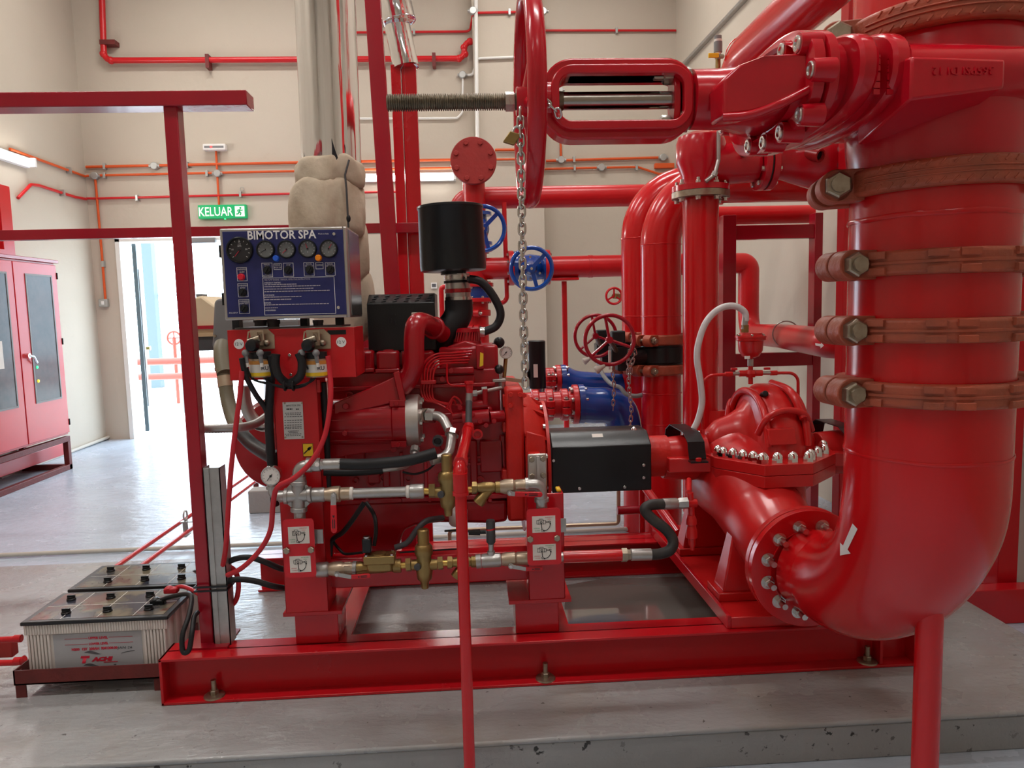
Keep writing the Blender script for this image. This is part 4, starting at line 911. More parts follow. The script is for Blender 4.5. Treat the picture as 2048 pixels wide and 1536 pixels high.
m = MB(); m.box(c.x-.01, c.x+.02, YC_-.10, YC_-.095, PADZ, PADZ+.09); m.box(c.x-.01, c.x+.07, YC_-.14, YC_-.095, PADZ+.085, PADZ+.09); m.build('angle', 'galv', t)
MB().torus((c.x+.01, YC_-.1, PADZ+.12), (1, 0, 0), .028, .005, 16, 6).build('ring', 'galv', t); m = MB().box(c.x-.012, c.x+.03, YC_-.16, YC_-.08, PADZ, PADZ+.008).build('foot', 'galv', t)
c0 = atZ(498, 1028, 0)
t = MB().box(c0.x, c0.x+.27, c0.y, c0.y+.14, 0, .17).build('concrete_block', 'concrete_block', bevel=.008); tag(t, 'pale concrete block on the floor behind the left post', 'block')
# ------------------------------------------------------------------ red cabinets on the left wall
XC = -3.93
def cz(py, px=120): return atX(px, py, XC).z
Yr = atX(110, 560, XC).y; Yn = 4.6
ztop = atX(108, 527, XC).z; zbot = atX(136, 868, XC).z
t = thing('switch_cabinet', 'red steel switchgear cabinet with glazed doors against the left wall', 'cabinet', ((XL+XC)/2, (Yn+Yr)/2, 0))
MB().box(XL+.01, XC, Yn, Yr, zbot, ztop).build('carcass', 'red_wall', t, bevel=.004)
MB().box(XL+.01, XC+.03, Yn-.02, Yr+.03, ztop, ztop+.03).build('roof_plate', 'red_frame', t, bevel=.004)
ysp = atX(22, 560, XC).y
for (ya, yb, lo, hi) in ((ysp+.006, Yr-.01, 42, 104), (2*ysp-Yr, ysp-.006, 0, 0)):
    dr_ = MB().box(XC+.001, XC+.022, ya, yb, zbot+.02, ztop-.02).build('door', 'red_wall', t, bevel=.004)
    gz1, gz0 = atX(70, 552, XC+.02).z, atX(90, 800, XC+.02).z
    ga, gb = ya+(yb-ya)*.26, yb-(yb-ya)*.16
    fr = MB(); w = .016
    fr.frame2([(XC+.022, ga-w, gz0-w), (XC+.022, gb+w, gz0-w), (XC+.022, gb+w, gz1+w), (XC+.022, ga-w, gz1+w)], [(XC+.022, ga, gz0), (XC+.022, gb, gz0), (XC+.022, gb, gz1), (XC+.022, ga, gz1)], (.006, 0, 0)); fr.build('glazing_bead', 'grey_plastic', dr_)
    MB().box(XC+.018, XC+.0235, ga, gb, gz0, gz1).build('pane', 'cab_glass', dr_)
    hy = ya+(yb-ya)*.12; hz = atX(48, 712, XC).z
    h = MB(); h.cyl((XC+.022, hy, hz), (XC+.05, hy, hz), .022, n=16); h.tube(fillet([(XC+.045, hy, hz), (XC+.055, hy+.05, hz-.01), (XC+.05, hy+.10, hz-.07)], .03), .010, 8); h.build('door_handle', 'chrome', dr_)
    for zz, mt in ((atX(66, 735, XC).z, 'led_green'), (atX(66, 763, XC).z, 'led_yellow')):
        yl = ga+(gb-ga)*.12; MB().lathe((XC+.0235, yl, zz), (1, 0, 0), [(0, .014), (.006, .012), (.008, .004)], 14).build('pilot_lamp', mt, dr_)
pz0, pz1 = atX(5, 738, XC+.03).z, atX(5, 682, XC+.03).z; py1 = atX(10, 700, XC+.03).y
MB().box(XC+.0236, XC+.0245, py1-.25, py1-.02, pz0, pz1).build('notice', 'paper', t, label='white paper notice taped to the door glass')
for zz in (ztop-.12, zbot+.9, zbot+.12): MB().cyl((XC+.022, Yr-.005, zz-.03), (XC+.022, Yr-.005, zz+.03), .009, n=10).build('hinge', 'black', t)
# plinth frame
fz1 = atX(138, 872, XC).z; m = MB()
m.box(XC-.05, XC, Yn, Yr+.03, fz1-.05, fz1); m.box(XC-.05, XC, Yr-.02, Yr+.03, 0, fz1-.05); m.box(XC-.05, XC, Yn, Yr+.03, 0, .05); m.box(XL+.02, XC, Yr-.02, Yr+.03, 0, .05); m.box(XL+.02, XL+.07, Yr-.02, Yr+.03, 0, fz1)
m.build('base_frame', 'red_rust', t, bevel=.003)
uz0, uz1 = ztop+.03, atX(30, 376, XC-.1).z; yu = atX(26, 450, XC-.1).y
t = thing('riser_duct', 'red square cable duct frame rising above the red cabinet', 'duct', (XL+.2, yu-.3, ztop+.03))
o_, i_ = [(XC-.1, yu-.9, uz0), (XC-.1, yu, uz0), (XC-.1, yu, uz1), (XC-.1, yu-.9, uz1)], [(XC-.1, yu-.8, uz0+.06), (XC-.1, yu-.16, uz0+.06), (XC-.1, yu-.16, uz1-.14), (XC-.1, yu-.8, uz1-.14)]
MB().frame2(o_, i_, (-.06, 0, 0)).build('duct_frame', 'red_wall', t, bevel=.003)
MB().box(XL+.02, XC-.16, yu-.8, yu-.02, uz0, uz1-.02).build('duct_body', 'red_frame', t)
for py, ya in ((900, Yr-.30),):
    tag(MB().box(XL+.08, XL+.30, Yr-1.2, Yr+.35, .10, .22).build('cable_duct', 'red_wall', bevel=.004), 'red floor duct behind the cabinet base', 'duct')
# ------------------------------------------------------------------ large suction pipe with reducing elbow
YPI = 1.90; PR = .200
pc = at(1858, 650, YPI); PX = pc.x
fl = at(1612, 1132, 2.425)                      # centre of the pump suction flange
t = thing('suction_pipe', 'large red vertical suction pipe with elbow, right foreground', 'pipe', (PX, YPI, .3))
zs = at(1850, 925, YPI-.15).z
ztop = 3.4
zv0, zv1 = at(1850, 318, YPI-.2).z+.02, at(1850, 42, YPI-.2).z-.02
MB().cyl((PX, YPI, zs), (PX, YPI, zv0), PR, n=72).build('riser', 'red_pipe', t, ang=30); MB().cyl((PX, YPI, zv1), (PX, YPI, ZC-.01), PR, n=72).build('upper_riser', 'red_pipe', t, ang=30)
pts, rr = [], []
Rb = .43; zl = fl.z; z0b = zl+Rb
pts.append(Vector((PX, YPI, zs))); rr.append(PR)
for k in range(0, 25):
    a = R(90*k/24); s = k/24
    pts.append(Vector((PX+(fl.x-PX)*.62*(1-math.cos(a)), YPI+Rb*(1-math.cos(a))*1.0, z0b-Rb*math.sin(a)))); rr.append(PR-(PR-.150)*max(0, s-.15)/.85)
pts.append(Vector((fl.x, fl.y-.012, fl.z))); rr.append(.138)
MB().tube(pts, rr, 64).build('elbow', 'red_pipe', t, ang=30)
def weld(c, ax, r, w, parent=None, matn='red_pipe', seed=1):
    rnd = random.Random(seed); a, u, v = frame(ax); m = MB(); n = 72; rings = []
    for i in range(n):
        th = 2*math.pi*i/n; d = u*math.cos(th)+v*math.sin(th); ww = w*(.8+.4*rnd.random())
        rings.append(m.ring(Vector(c)+d*r+a*w*.3*math.sin(th*7), d, a, ww, 6, ww*1.4))
    m.skin(rings, 6, closed=True); return m.build('weld_bead', matn, parent, ang=60)
weld((PX, YPI, zs), (0, 0, 1), PR, .0035, t, seed=3); weld((PX, YPI, at(1840, 425, YPI-.17).z), (0, 0, 1), PR, .005, t, seed=4)
weld(fl+Vector((0, -.028, 0)), (0, 1, 0), .137, .004, t)
MB().lathe(fl+Vector((0, -.012, 0)), (0, 1, 0), [(-.018, .205), (.010, .205), (.012, .203)], 64).build('flange', 'red_pipe', t, bevel=.002)
MB().lathe(fl+Vector((0, .000, 0)), (0, 1, 0), [(0, .196), (.004, .196)], 64).build('gasket', 'black', t)
for k in range(12):
    a = R(15+30*k); c = fl+Vector((math.cos(a)*.153, -.030, math.sin(a)*.153)); bolt(t, c, FWD, .0165, .017, 'steel', stud=.034, washer=1.45)
# flow arrow on the elbow
def on_elbow(px, py):
    """point where the photo ray first meets the elbow skin"""
    d = ray(px, py).normalized(); best = None
    o = CP.copy(); s = 1.2
    while s < 3.2:
        p = o+d*s
        for q, r_ in zip(pts, rr):
            if (p-q).length < r_+.0025: return p
        s += .002
    return p
poly = [(1705, 1047), (1715, 1058), (1695, 1099), (1701, 1107), (1680, 1111), (1680, 1085), (1686, 1091)]
m = MB(); pp = [on_elbow(*q) for q in poly]; b = len(m.v); m.v += [p for p in pp]; m.f.append(tuple(range(b, b+len(pp)))); m.build('flow_arrow', 'ink_white', t, label='white painted flow arrow', ang=0)
# pipe support below the elbow
YPr = 1.86; sx = at(1856, 1330, YPr)
tag(MB().cyl((sx.x, YPr, 0), (sx.x, YPr, at(1855, 1165, YPr).z), .0345, n=32).build('tubular_prop', 'red_pipe'), 'red tubular leg propping the suction elbow, right foreground', 'support')
# ------------------------------------------------------------------ grooved couplings
def arcblock(m, a0, a1, r0, r1, z0, z1, n=8, ch=0):
    rings = []
    for k in range(n+1):
        a = a0+(a1-a0)*k/n; c, s = math.cos(a), math.sin(a); b = len(m.v)
        for r_, z in ((r0, z0), (r1-ch, z0), (r1, z0+ch), (r1, z1-ch), (r1-ch, z1), (r0, z1)): m.v.append(Vector((c*r_, s*r_, z)))
        rings.append(b)
    m.skin(rings, 6)
def coupling(name, lab, loc, r, h, rot, matn, open_lug=False, group=None, bm='steel', pads=True, scale=1.):
    """ring round local z; split at local -x / +x, bolts along local y"""
    t = thing(name, lab, 'coupling', loc, group, local=True, rot=rot)
    ro = r+.16*r if r > .1 else r*1.22; hh = h/2; lr = hh*(1.16 if r > .15 else 1.02); lx = ro+lr*(.55 if r > .15 else .95); gap = lr*.55 if open_lug else 0.003
    for s in (1, -1):
        m = MB(); arcblock(m, s*.03, s*(math.pi-.03), r+.001, ro, -hh*.92, hh*.92, 40, hh*.22)
        for sx in (-1, 1):
            L = lr*1.5
            m.cyl((sx*lx, s*gap, 0), (sx*lx, s*(gap+L), 0), lr, n=24)
            m.obox((sx*(lx-lr*.8), s*(gap+L*.5), 0), XP, YP, ZP, lr*.8, L*.5, lr*.96)
        hs = m.build('housing_half', matn, t, bevel=.003*scale)
        if open_lug and r > .15:
            for k in range(15):
                a = s*(.72+k*(math.pi-1.44)/14); d = Vector((math.cos(a), math.sin(a), 0)); tg = Vector((-math.sin(a), math.cos(a), 0))
                for zz in (-1, 1): MB().obox(d*(ro-.001)+ZP*zz*hh*.58, tg*.7+ZP*.7, tg*.7-ZP*.7, d, .009, .0022, .0028).build('chevron_rib', matn, hs, bevel=.001)
            p = MB(); arcblock(p, s*.55, s*(math.pi-.55), ro-.002, ro+.0035, -hh*.22, -hh*.12, 30, .001); p.build('raised_band', matn, hs); p = MB(); arcblock(p, s*.55, s*(math.pi-.55), ro-.002, ro+.0035, hh*.12, hh*.22, 30, .001); p.build('raised_band', matn, hs)
        elif pads:
            n = 9
            for k in range(n):
                a = s*(.42+k*(math.pi-.84)/(n-1)); 
                for zz in (-1, 1):
                    if (k % 3) == 1: continue
                    p = MB(); arcblock(p, a-.09, a+.09, ro-.002, ro+.009, zz*hh*.30 if zz > 0 else -hh*.86, hh*.86 if zz > 0 else -hh*.30, 5, .002); p.build('raised_pad', matn, hs)
            p = MB(); arcblock(p, s*.35, s*(math.pi-.35), ro-.002, ro+.0035, -hh*.12, hh*.12, 30, .001); p.build('raised_band', matn, hs)
    for sx in (-1, 1):
        L = lr*1.5; yb = gap+L
        MB().cyl((sx*lx, -yb-.02*scale, 0), (sx*lx, yb+.006, 0), lr*.34, n=16).build('bolt', bm, t)
        put('nut', hexmesh(lr*(.80 if pads else .62), lr*.60, 'bolt_dull' if pads else bm, stud=lr*.25), t, mtx((sx*lx, -yb, 0), (0, -1, 0)))
        put('bolt_head', hexmesh(lr*.60, lr*.42, bm, dome=open_lug), t, mtx((sx*lx, yb, 0), (0, 1, 0)))
    return t
cy = [(522, 'uppermost of the three evenly spaced brick-red couplings on the large suction pipe'), (663, 'middle of the three evenly spaced brick-red couplings on the large suction pipe'), (797, 'lowest brick-red coupling on the large suction pipe, just above the elbow')]
for py, lab in cy:
    z = at(1830, py, YPI-.2).z; coupling('grooved_coupling', lab, (PX, YPI, z), PR, .066, (0, 0, R(4)), 'brick', False, 'couplings on the suction pipe')
coupling('grooved_coupling', 'brown coupling with an open bolt lug just below the gate valve', (PX, YPI, at(1830, 330, YPI-.2).z-.012), PR, .072, (R(0), R(-1), R(-14)), 'brick', True, 'couplings on the suction pipe', 'bolt_dull')
coupling('grooved_coupling', 'brown coupling with an open bolt lug above the gate valve, at the top edge', (PX, YPI, at(1830, 10, YPI-.2).z), PR, .072, (0, R(-1), R(-16)), 'brick', True, 'couplings on the suction pipe', 'bolt_dull')
# ------------------------------------------------------------------ rising stem gate valve
VZ = at(1060, 203, YPI).z
t = thing('gate_valve', 'large red rising-stem gate valve with sideways handwheel on the suction pipe', 'valve', (PX, YPI, VZ))
VM = 'red_valve'
zb0, zb1 = at(1850, 318, YPI-.2).z, at(1850, 42, YPI-.2).z
MB().lathe((PX, YPI, zb0), (0, 0, 1), [(0, PR+.004), ((zb1-zb0)*.2, PR+.012), ((zb1-zb0)*.5, PR+.016), ((zb1-zb0)*.8, PR+.012), (zb1-zb0, PR+.004)], 64).build('body', VM, t)
def sect(x, a, b, n=40, p=2.6, yc=YPI, zc=VZ):
    out = []
    for i in range(n):
        th = 2*math.pi*i/n; c, s = math.cos(th), math.sin(th)
        out.append(Vector((x, yc+math.copysign(abs(c)**(2/p), c)*a, zc+math.copysign(abs(s)**(2/p), s)*b)))
    return out
XF = .779
MB().loft([sect(XF+.03, .235, .105), sect(XF+.10, .23, .098), sect(XF+.17, .235, .095), sect(PX-.05, .26, .085), sect(PX+.10, .262, .075), sect(PX+.2, .20, .055)]).build('body_neck', VM, t)
# rim block with cast rating on the front of the body
fy = YPI-.262
m = MB(); ya = fy-.055
x0_, x1_ = at(1822, 150, ya).x, at(2010, 150, ya).x; zt0, zt1 = at(1825, 112, ya).z, at(2005, 118, ya).z; zb_0, zb_1 = at(1825, 200, ya).z, at(2005, 176, ya).z
m.loft([[(x0_, ya, zb_0), (x0_, ya, zt0), (x0_, YPI-.1, zt0+.03), (x0_, YPI-.1, zb_0-.05)], [(x1_, ya, zb_1), (x1_, ya, zt1), (x1_+.05, YPI-.1, zt1+.005), (x1_+.05, YPI-.1, zb_1-.01)]]); m.build('rating_rim', VM, t, bevel=.006)
c = at(1925, 142, ya); text('cast_lettering', '365PSI DI 12', (c.x, ya-.001, c.z), -XP, -ZP, .017, VM, t, width=.135, relief=.0022)
for k, px in enumerate((1742, 1808)):
    w = .021; c = at(px, 155, fy-.03); MB().loft([sect(c.x-w, .285, .098, yc=YPI), sect(c.x-w*.6, .292, .104), sect(c.x+w*.6, .292, .104), sect(c.x+w, .285, .098)]).build('body_rib', VM, t)
for k, px in enumerate((1760, 1787)):
    c = at(px, 185, fy-.02); dashes('cast_lettering', (c.x, fy-.004, c.z), ZP, -XP, .085, .014, VM, t, 5, 11+k, .003)
# bonnet + flanges
MB().loft([sect(XF-.012, .255, .118), sect(XF-.008, .262, .124), sect(XF+.016, .262, .124), sect(XF+.020, .255, .118)]).build('bonnet_flange', VM, t)
MB().loft([sect(XF+.024, .255, .118), sect(XF+.028, .262, .124), sect(XF+.048, .262, .124), sect(XF+.055, .25, .112)]).build('body_flange', VM, t)
xn = at(1440, 200, YPI).x; xq = at(1380, 200, YPI).x
MB().loft([sect(xq, .070, .072, p=2), sect(xn-.02, .072, .073, p=2), sect(xn+.02, .10, .070, p=2.3), sect(xn+.09, .165, .078, p=2.6), sect(xn+.17, .205, .088), sect(XF-.03, .222, .096), sect(XF-.005, .225, .098)]).build('bonnet', VM, t)
# flat cheek panel with a rolled lip on the camera side
ych = YPI-.225
pc_ = [at(1446, 158, ych+.05), at(1480, 128, ych+.03), at(1530, 110, ych), at(1618, 104, ych), at(1618, 175, ych), at(1560, 205, ych), at(1500, 226, ych+.03), at(1448, 232, ych+.05)]
MB().prism(pc_, (0, .10, 0)).build('cheek_panel', VM, t, bevel=.008, seg=3)
MB().tube(spline([at(1446, 235, ych+.04), at(1500, 230, ych+.02), at(1560, 208, ych-.01), at(1620, 178, ych-.012)], 6), .010, 10).build('cheek_lip', VM, t)
# bolt bosses round the bonnet flange
bp = []
for px, py in ((1597, 230), (1558, 265), (1525, 285), (1495, 292)): bp.append(atX(px, py, XF-.03))
bp.append(atX(1620, 140, XF-.03)); bp.append(atX(1594, 88, XF-.03)); bp.append(atX(1562, 103, XF-.03))
bp += [Vector((XF-.03, 2*YPI-bp[4].y, VZ)), Vector((XF-.03, 2.05, VZ+.095))]
for p_ in bp:
    b_ = MB().lathe(Vector((XF-.028, p_.y, p_.z)), (1, 0, 0), [(0, .024), (.05, .026)], 20).build('bolt_boss', VM, t)
    MB().lathe(Vector((XF-.026, p_.y, p_.z)), (-1, 0, 0), [(0, .0185), (.005, .0185), (.007, .016), (.007, .011), (.004, .009)], 20).build('bolt_cap', 'steel', b_)
# yoke
yx0, yx1 = at(1082, 200, YPI).x, at(1384, 200, YPI).x; yzt, yzb = at(1240, 124, YPI).z, at(1240, 284, YPI).z
def rrect(x0, x1, z0, z1, r, Y, n=8):
    o = []
    for cx, cz_, a0 in ((x1-r, z1-r, 0), (x0+r, z1-r, 90), (x0+r, z0+r, 180), (x1-r, z0+r, 270)):
        for k in range(n+1): a = R(a0+k*90/n); o.append((cx+r*math.cos(a), Y, cz_+r*math.sin(a)))
    return o
MB().frame2(rrect(yx0, yx1, yzb, yzt, .075, YPI-.034), rrect(yx0+.040, yx1-.034, yzb+.042, yzt-.042, .030, YPI-.034), (0, .068, 0)).build('yoke', VM, t, bevel=.005)
MB().frame2(rrect(yx0+.020, yx1-.012, yzb+.020, yzt-.020, .055, YPI-.052), rrect(yx0+.040, yx1-.034, yzb+.042, yzt-.042, .030, YPI-.052), (0, .104, 0)).build('yoke_rib', VM, t, bevel=.003)
MB().lathe((yx0-.02, YPI, VZ), (1, 0, 0), [(0, .062), (.022, .062), (.024, .05), (.05, .05)], 32).build('yoke_boss', VM, t)
# stem: threaded end + smooth part
xt0 = at(774, 213, YPI).x; xt1 = at(1046, 208, YPI).x; st = MB(); prof = []; n = 62
for k in range(n):
    x = k*(xt1-xt0)/n; d = (xt1-xt0)/n; prof += [(x, .0165), (x+d*.25, .0165), (x+d*.38, .0205), (x+d*.82, .0205), (x+d*.95, .0165)]
st.lathe((xt0, YPI, VZ), (1, 0, 0), prof, 24); st.build('threaded_stem', 'thread', t, ang=20)
MB().cyl((xt1, YPI, VZ), (xq+.05, YPI, VZ), .0215, n=32).build('smooth_stem', 'stem', t)
MB().lathe((at(1110, 208, YPI).x, YPI, VZ), (1, 0, 0), [(0, .026), (.02, .0225)], 24).build('stem_collar', 'thread', t)
# gland with its stud bolts
xg = at(1348, 200, YPI).x
MB().loft([sect(xg-.008, .036, .078, p=2), sect(xg+.008, .036, .078, p=2)]).build('gland_flange', VM, t, bevel=.003)
for s in (-1, 1):
    yy, zz = YPI-.012*s, VZ+s*.055
    MB().cyl((xg-.055, yy, zz), (xq+.02, yy, zz), .0105, n=14).build('stud', 'bolt_dull', t)
    bolt(t, (xg-.009, yy, zz), (-1, 0, 0), .022, .024, 'steel', name='nut'); bolt(t, (xg+.036, yy, zz), (-1, 0, 0), .022, .022, 'steel', name='nut')
# handwheel
HX = at(1066, 205, YPI).x-.012; HR = .243
hw = MB().torus((HX, YPI, VZ), (1, 0, 0), HR, .0175, 72, 16, .022).build('handwheel', VM, t)
MB().lathe((HX-.03, YPI, VZ), (1, 0, 0), [(0, .034), (.045, .040), (.062, .040)], 28).build('wheel_hub', VM, hw)
for k in range(4):
    a = R(20+90*k); d = Vector((0, math.cos(a), math.sin(a))); m = MB(); m.tube(spline([Vector((HX, YPI, VZ))+d*.03, Vector((HX+.012, YPI, VZ))+d*.13, Vector((HX, YPI, VZ))+d*(HR-.01)], 5), [.016, .015, .014, .013, .012, .0115, .011, .011, .011, .011, .012], 10); m.build('spoke', VM, hw)
MB().lathe((HX-.035, YPI, VZ), (-1, 0, 0), [(0, .024), (.022, .024)], 6).build('wheel_nut', 'steel', t)
# ------------------------------------------------------------------ chain and padlock
def link_mesh(L, W, r, matn):
    m = MB(); pts_ = []; k = (L-W)/2
    for i in range(7): a = R(90-30*i+90); pts_.append((math.sin(a)*0, 0, 0))
    pts_ = [Vector((math.cos(R(a))*W/2, 0, k+math.sin(R(a))*W/2)) for a in range(0, 181, 30)]+[Vector((math.cos(R(a))*W/2, 0, -k+math.sin(R(a))*W/2)) for a in range(180, 361, 30)]
    m.tube(pts_, r, 8, closed=True); return m.mesh('chain_link', matn, 60)
def chain(name, lab, path, pitch, W, r, matn='chain_steel', group=None, swing=0):
    t = thing(name, lab, 'chain', path[0], group); me = link_mesh(pitch*1.42, W, r, matn)
    pts_ = [Vector(p) for p in path]; seg = [(pts_[i+1]-pts_[i]).length for i in range(len(pts_)-1)]; tot = sum(seg); n = max(1, int(tot/pitch)); rnd = random.Random(3)
    for k in range(n):
        s = (k+.5)*pitch; i = 0
        while i < len(seg)-1 and s > seg[i]: s -= seg[i]; i += 1
        p = pts_[i]+(pts_[i+1]-pts_[i])*(s/seg[i]); d = (pts_[i+1]-pts_[i]).normalized()
        _, u, v = frame(d, (0, 1, 0) if abs(d.y) < .9 else (1, 0, 0)); a = R(18+(90 if k % 2 else 0)+rnd.uniform(-14, 14)); h = u*math.cos(a)+v*math.sin(a)
        put('chain_link', me, t, mtx(p, d, h))
    return t
YCh = YPI-.20
ch0 = at(1041, 218, YCh)
chain('safety_chain', 'long galvanised chain hanging from the gate valve handwheel', [ch0, at(1043, 400, YCh), at(1047, 640, YCh), at(1051, 775, YCh)], .0195, .0145, .0029)
chain('safety_chain', 'short piece of chain looped through the valve yoke', P((1074, 192, YPI-.06), (1088, 202, YPI-.07), (1104, 214, YPI-.07), (1116, 226, YPI-.065), (1118, 236, YPI-.055)), .0195, .0145, .0029)
c = at(1024, 277, YCh); t = thing('padlock', 'small brass padlock hanging on the chain by the handwheel', 'padlock', c)
d1 = (at(1034, 270, YCh)-at(1016, 262, YCh)).normalized()
MB().obox(c, (at(1030, 268, YCh)-at(1018, 286, YCh)), (at(1036, 274, YCh)-at(1016, 268, YCh)), FWD, .014, .013, .007).build('lock_body', 'brass', t, bevel=.002)
MB().tube(spline([at(1024, 265, YCh), at(1030, 255, YCh), at(1040, 254, YCh), at(1043, 262, YCh), at(1036, 272, YCh)], 5), .003, 8).build('shackle', 'steel', t)
m = MB().prism([at(1036, 222, YCh+.02), at(1046, 212, YCh+.02), at(1048, 240, YCh+.02), at(1040, 243, YCh+.02)], (0, .004, 0)); tag(m.build('tag_plate', 'red_plastic'), 'small red tag at the top of the hanging chain', 'tag')
# ------------------------------------------------------------------ horizontal split case pump
YS0 = 3.0; SZ = at(1230, 925, 2.9).z                       # shaft centre line
PXc = at(1530, 860, YS0).x; BPZ = SKZ+.0425                   # pump centre x, base plate top
t = thing('split_case_pump', 'red horizontal split-case fire pump with chrome dome nuts', 'pump', (PXc, YS0, BPZ))
PM = 'red_pump'
zj = at(1530, 952, 2.66).z; zt_ = at(1530, 930, 2.66).z; zb_ = at(1530, 976, 2.66).z     # joint flange levels
# outline of the joint flange in plan, read from the photograph at the flange top level
ol = [atZ(1388, 905, zt_), atZ(1398, 918, zt_), atZ(1530, 931, zt_), atZ(1634, 930, zt_)]
ol = [Vector((p.x, p.y, 0)) for p in ol]
fr = ol[2].y; cxm = (ol[2].x+ol[3].x)/2
plan = [(PXc-.285, 2.90), (PXc-.27, 2.82), (ol[2].x, fr), (ol[3].x, fr+.005), (PXc+.215, 2.82), (PXc+.24, 2.92), (PXc+.24, 3.12), (ol[3].x, 3.40), (ol[2].x, 3.40), (PXc-.27, 3.18), (PXc-.285, 3.10)]
MB().prism([(x, y, zj+.001) for x, y in plan], (0, 0, zt_-zj-.001)).build('upper_joint_flange', PM, t, bevel=.0015)
MB().prism([(x, y, zb_) for x, y in plan], (0, 0, zj-.001-zb_)).build('lower_joint_flange', PM, t, bevel=.0015)
# wedge plate at the right front corner
c0 = atZ(1640, 925, zt_)
# bearing brackets left and right
for s, xa, xb in ((-1, PXc-.44, PXc-.26), (1, PXc+.22, PXc+.42)):
    m = MB(); m.prism([(xa, YS0-.12, zb_+.02), (xb, YS0-.14, zb_+.02), (xb, YS0+.14, zb_+.02), (xa, YS0+.12, zb_+.02)], (0, 0, zt_-zb_-.03)); 
    m.lathe((xa, YS0, SZ-.01), (1, 0, 0), [(0, .085), (xb-xa, .10)], 32); m.build('bearing_bracket', PM, t, bevel=.004)
MB().lathe((PXc-.54, YS0, SZ), (1, 0, 0), [(0, .11), (.02, .11), (.022, .085), (.12, .085)], 36).build('bearing_cover', 'red_cast', t)
bolt_circle(t, (PXc-.53, YS0, SZ), (-1, 0, 0), .097, 6, .009, .008, 'red_cast', name='cover_bolt')
MB().lathe((PXc+.38, YS0, SZ), (1, 0, 0), [(0, .085), (.10, .085), (.13, .06)], 36).build('bearing_cover', PM, t)
# upper volute: loft of rings along the shaft (x)
def arch(x, r, sq=1., n=26, zb=None, lean=0.):
    zb = zt_-.01 if zb is None else zb; o = []
    for k in range(n+1):
        a = math.pi*k/n; o.append(Vector((x, YS0-math.cos(a)*r*sq+lean, max(zb, SZ+math.sin(a)*r))))
    o[0].z = zb; o[-1].z = zb
    return o
HT = at(1497, 768, YS0).z-SZ
MB().loft([arch(PXc-.075, HT*.80, .86), arch(PXc-.062, HT*.93, .84), arch(PXc-.03, HT*1.0, .84), arch(PXc+.035, HT*1.0, .84), arch(PXc+.072, HT*.92, .84), arch(PXc+.088, HT*.78, .86)]).build('volute', PM, t, ang=50)
MB().loft([arch(PXc-.25, .06, .6, lean=.04), arch(PXc-.235, .10, .6, lean=.04), arch(PXc-.20, .135, .58, lean=.04), arch(PXc-.14, .158, .58, lean=.04), arch(PXc-.095, .19, .6, lean=.03), arch(PXc-.06, .245, .68, lean=.02), arch(PXc-.03, .26, .72, lean=.02)]).build('suction_hood', PM, t, ang=60)
MB().loft([arch(PXc+.03, .26, .72), arch(PXc+.075, .245, .68), arch(PXc+.11, .19, .62), arch(PXc+.145, .15, .6), arch(PXc+.18, .11, .6), arch(PXc+.205, .07, .6)]).build('suction_hood', PM, t, ang=60)
def rib(px_pts, w, nm='casing_rib'):
    MB().tube(spline(px_pts, 6), w, 10).build(nm, PM, t)
yv = lambda a, r: Vector((0, YS0-math.cos(R(a))*r*.85, SZ+math.sin(R(a))*r))
for dx in (-.074, .084):
    rib([Vector((PXc+dx, 0, 0))+yv(14+152*k/16, HT*(.90+.05*math.sin(R(14+152*k/16)*2)**2)) for k in range(17)], .015)
for a in (38, 142):
    p = [Vector((PXc+x, 0, 0))+yv(a+dz, HT*r_) for x, r_, dz in ((-.10, .80, -10 if a < 90 else 10), (-.075, 1.04, -2), (0, 1.07, 3), (.075, 1.04, 0), (.12, .80, -8 if a < 90 else 8))]; rib(p, .013)
rib([Vector((PXc+.035, 0, 0))+yv(95, HT*1.0), Vector((PXc+.05, 0, 0))+yv(60, HT*1.06), Vector((PXc+.07, 0, 0))+yv(35, HT*1.02)], .016, 'lifting_rib')
MB().lathe(at(1531, 787, YS0-.12), FWD+ZP*.3, [(-.03, .012), (.0, .012), (.002, .0085)], 16).build('lifting_hole', 'black', t)
# blank plate
q = [at(1536, 859, YS0-.235), at(1590, 856, YS0-.235), at(1595, 889, YS0-.25), at(1541, 891, YS0-.25)]
MB().prism(q, (0, .03, 0)).build('blank_plate', PM, t, bevel=.003)
# dome nuts round the joint flange
def edge_nuts(a, b, n, s0, s1):
    a, b = Vector((*a, 0)), Vector((*b, 0)); d = (b-a); nrm = Vector((-d.y, d.x, 0)).normalized()
    for k in range(n):
        p = a+d*(s0+(s1-s0)*k/max(1, n-1))+nrm*.034; bolt(t, (p.x, p.y, zt_), ZP, .0215, .040, 'chrome', dome=True, name='dome_nut')
edge_nuts(plan[0], plan[1], 1, .5, .5); edge_nuts(plan[1], plan[2], 5, .06, .88); edge_nuts(plan[2], plan[3], 4, .02, .98); edge_nuts(plan[3], plan[4], 3, .25, .85); edge_nuts(plan[4], plan[5], 1, .6, .6)
for k in range(5): bolt(t, (PXc-.2+.1*k, 3.33-(.08 if k in (0, 4) else 0), zt_), (0, 0, 1), .0185, .034, 'chrome', dome=True, name='dome_nut')
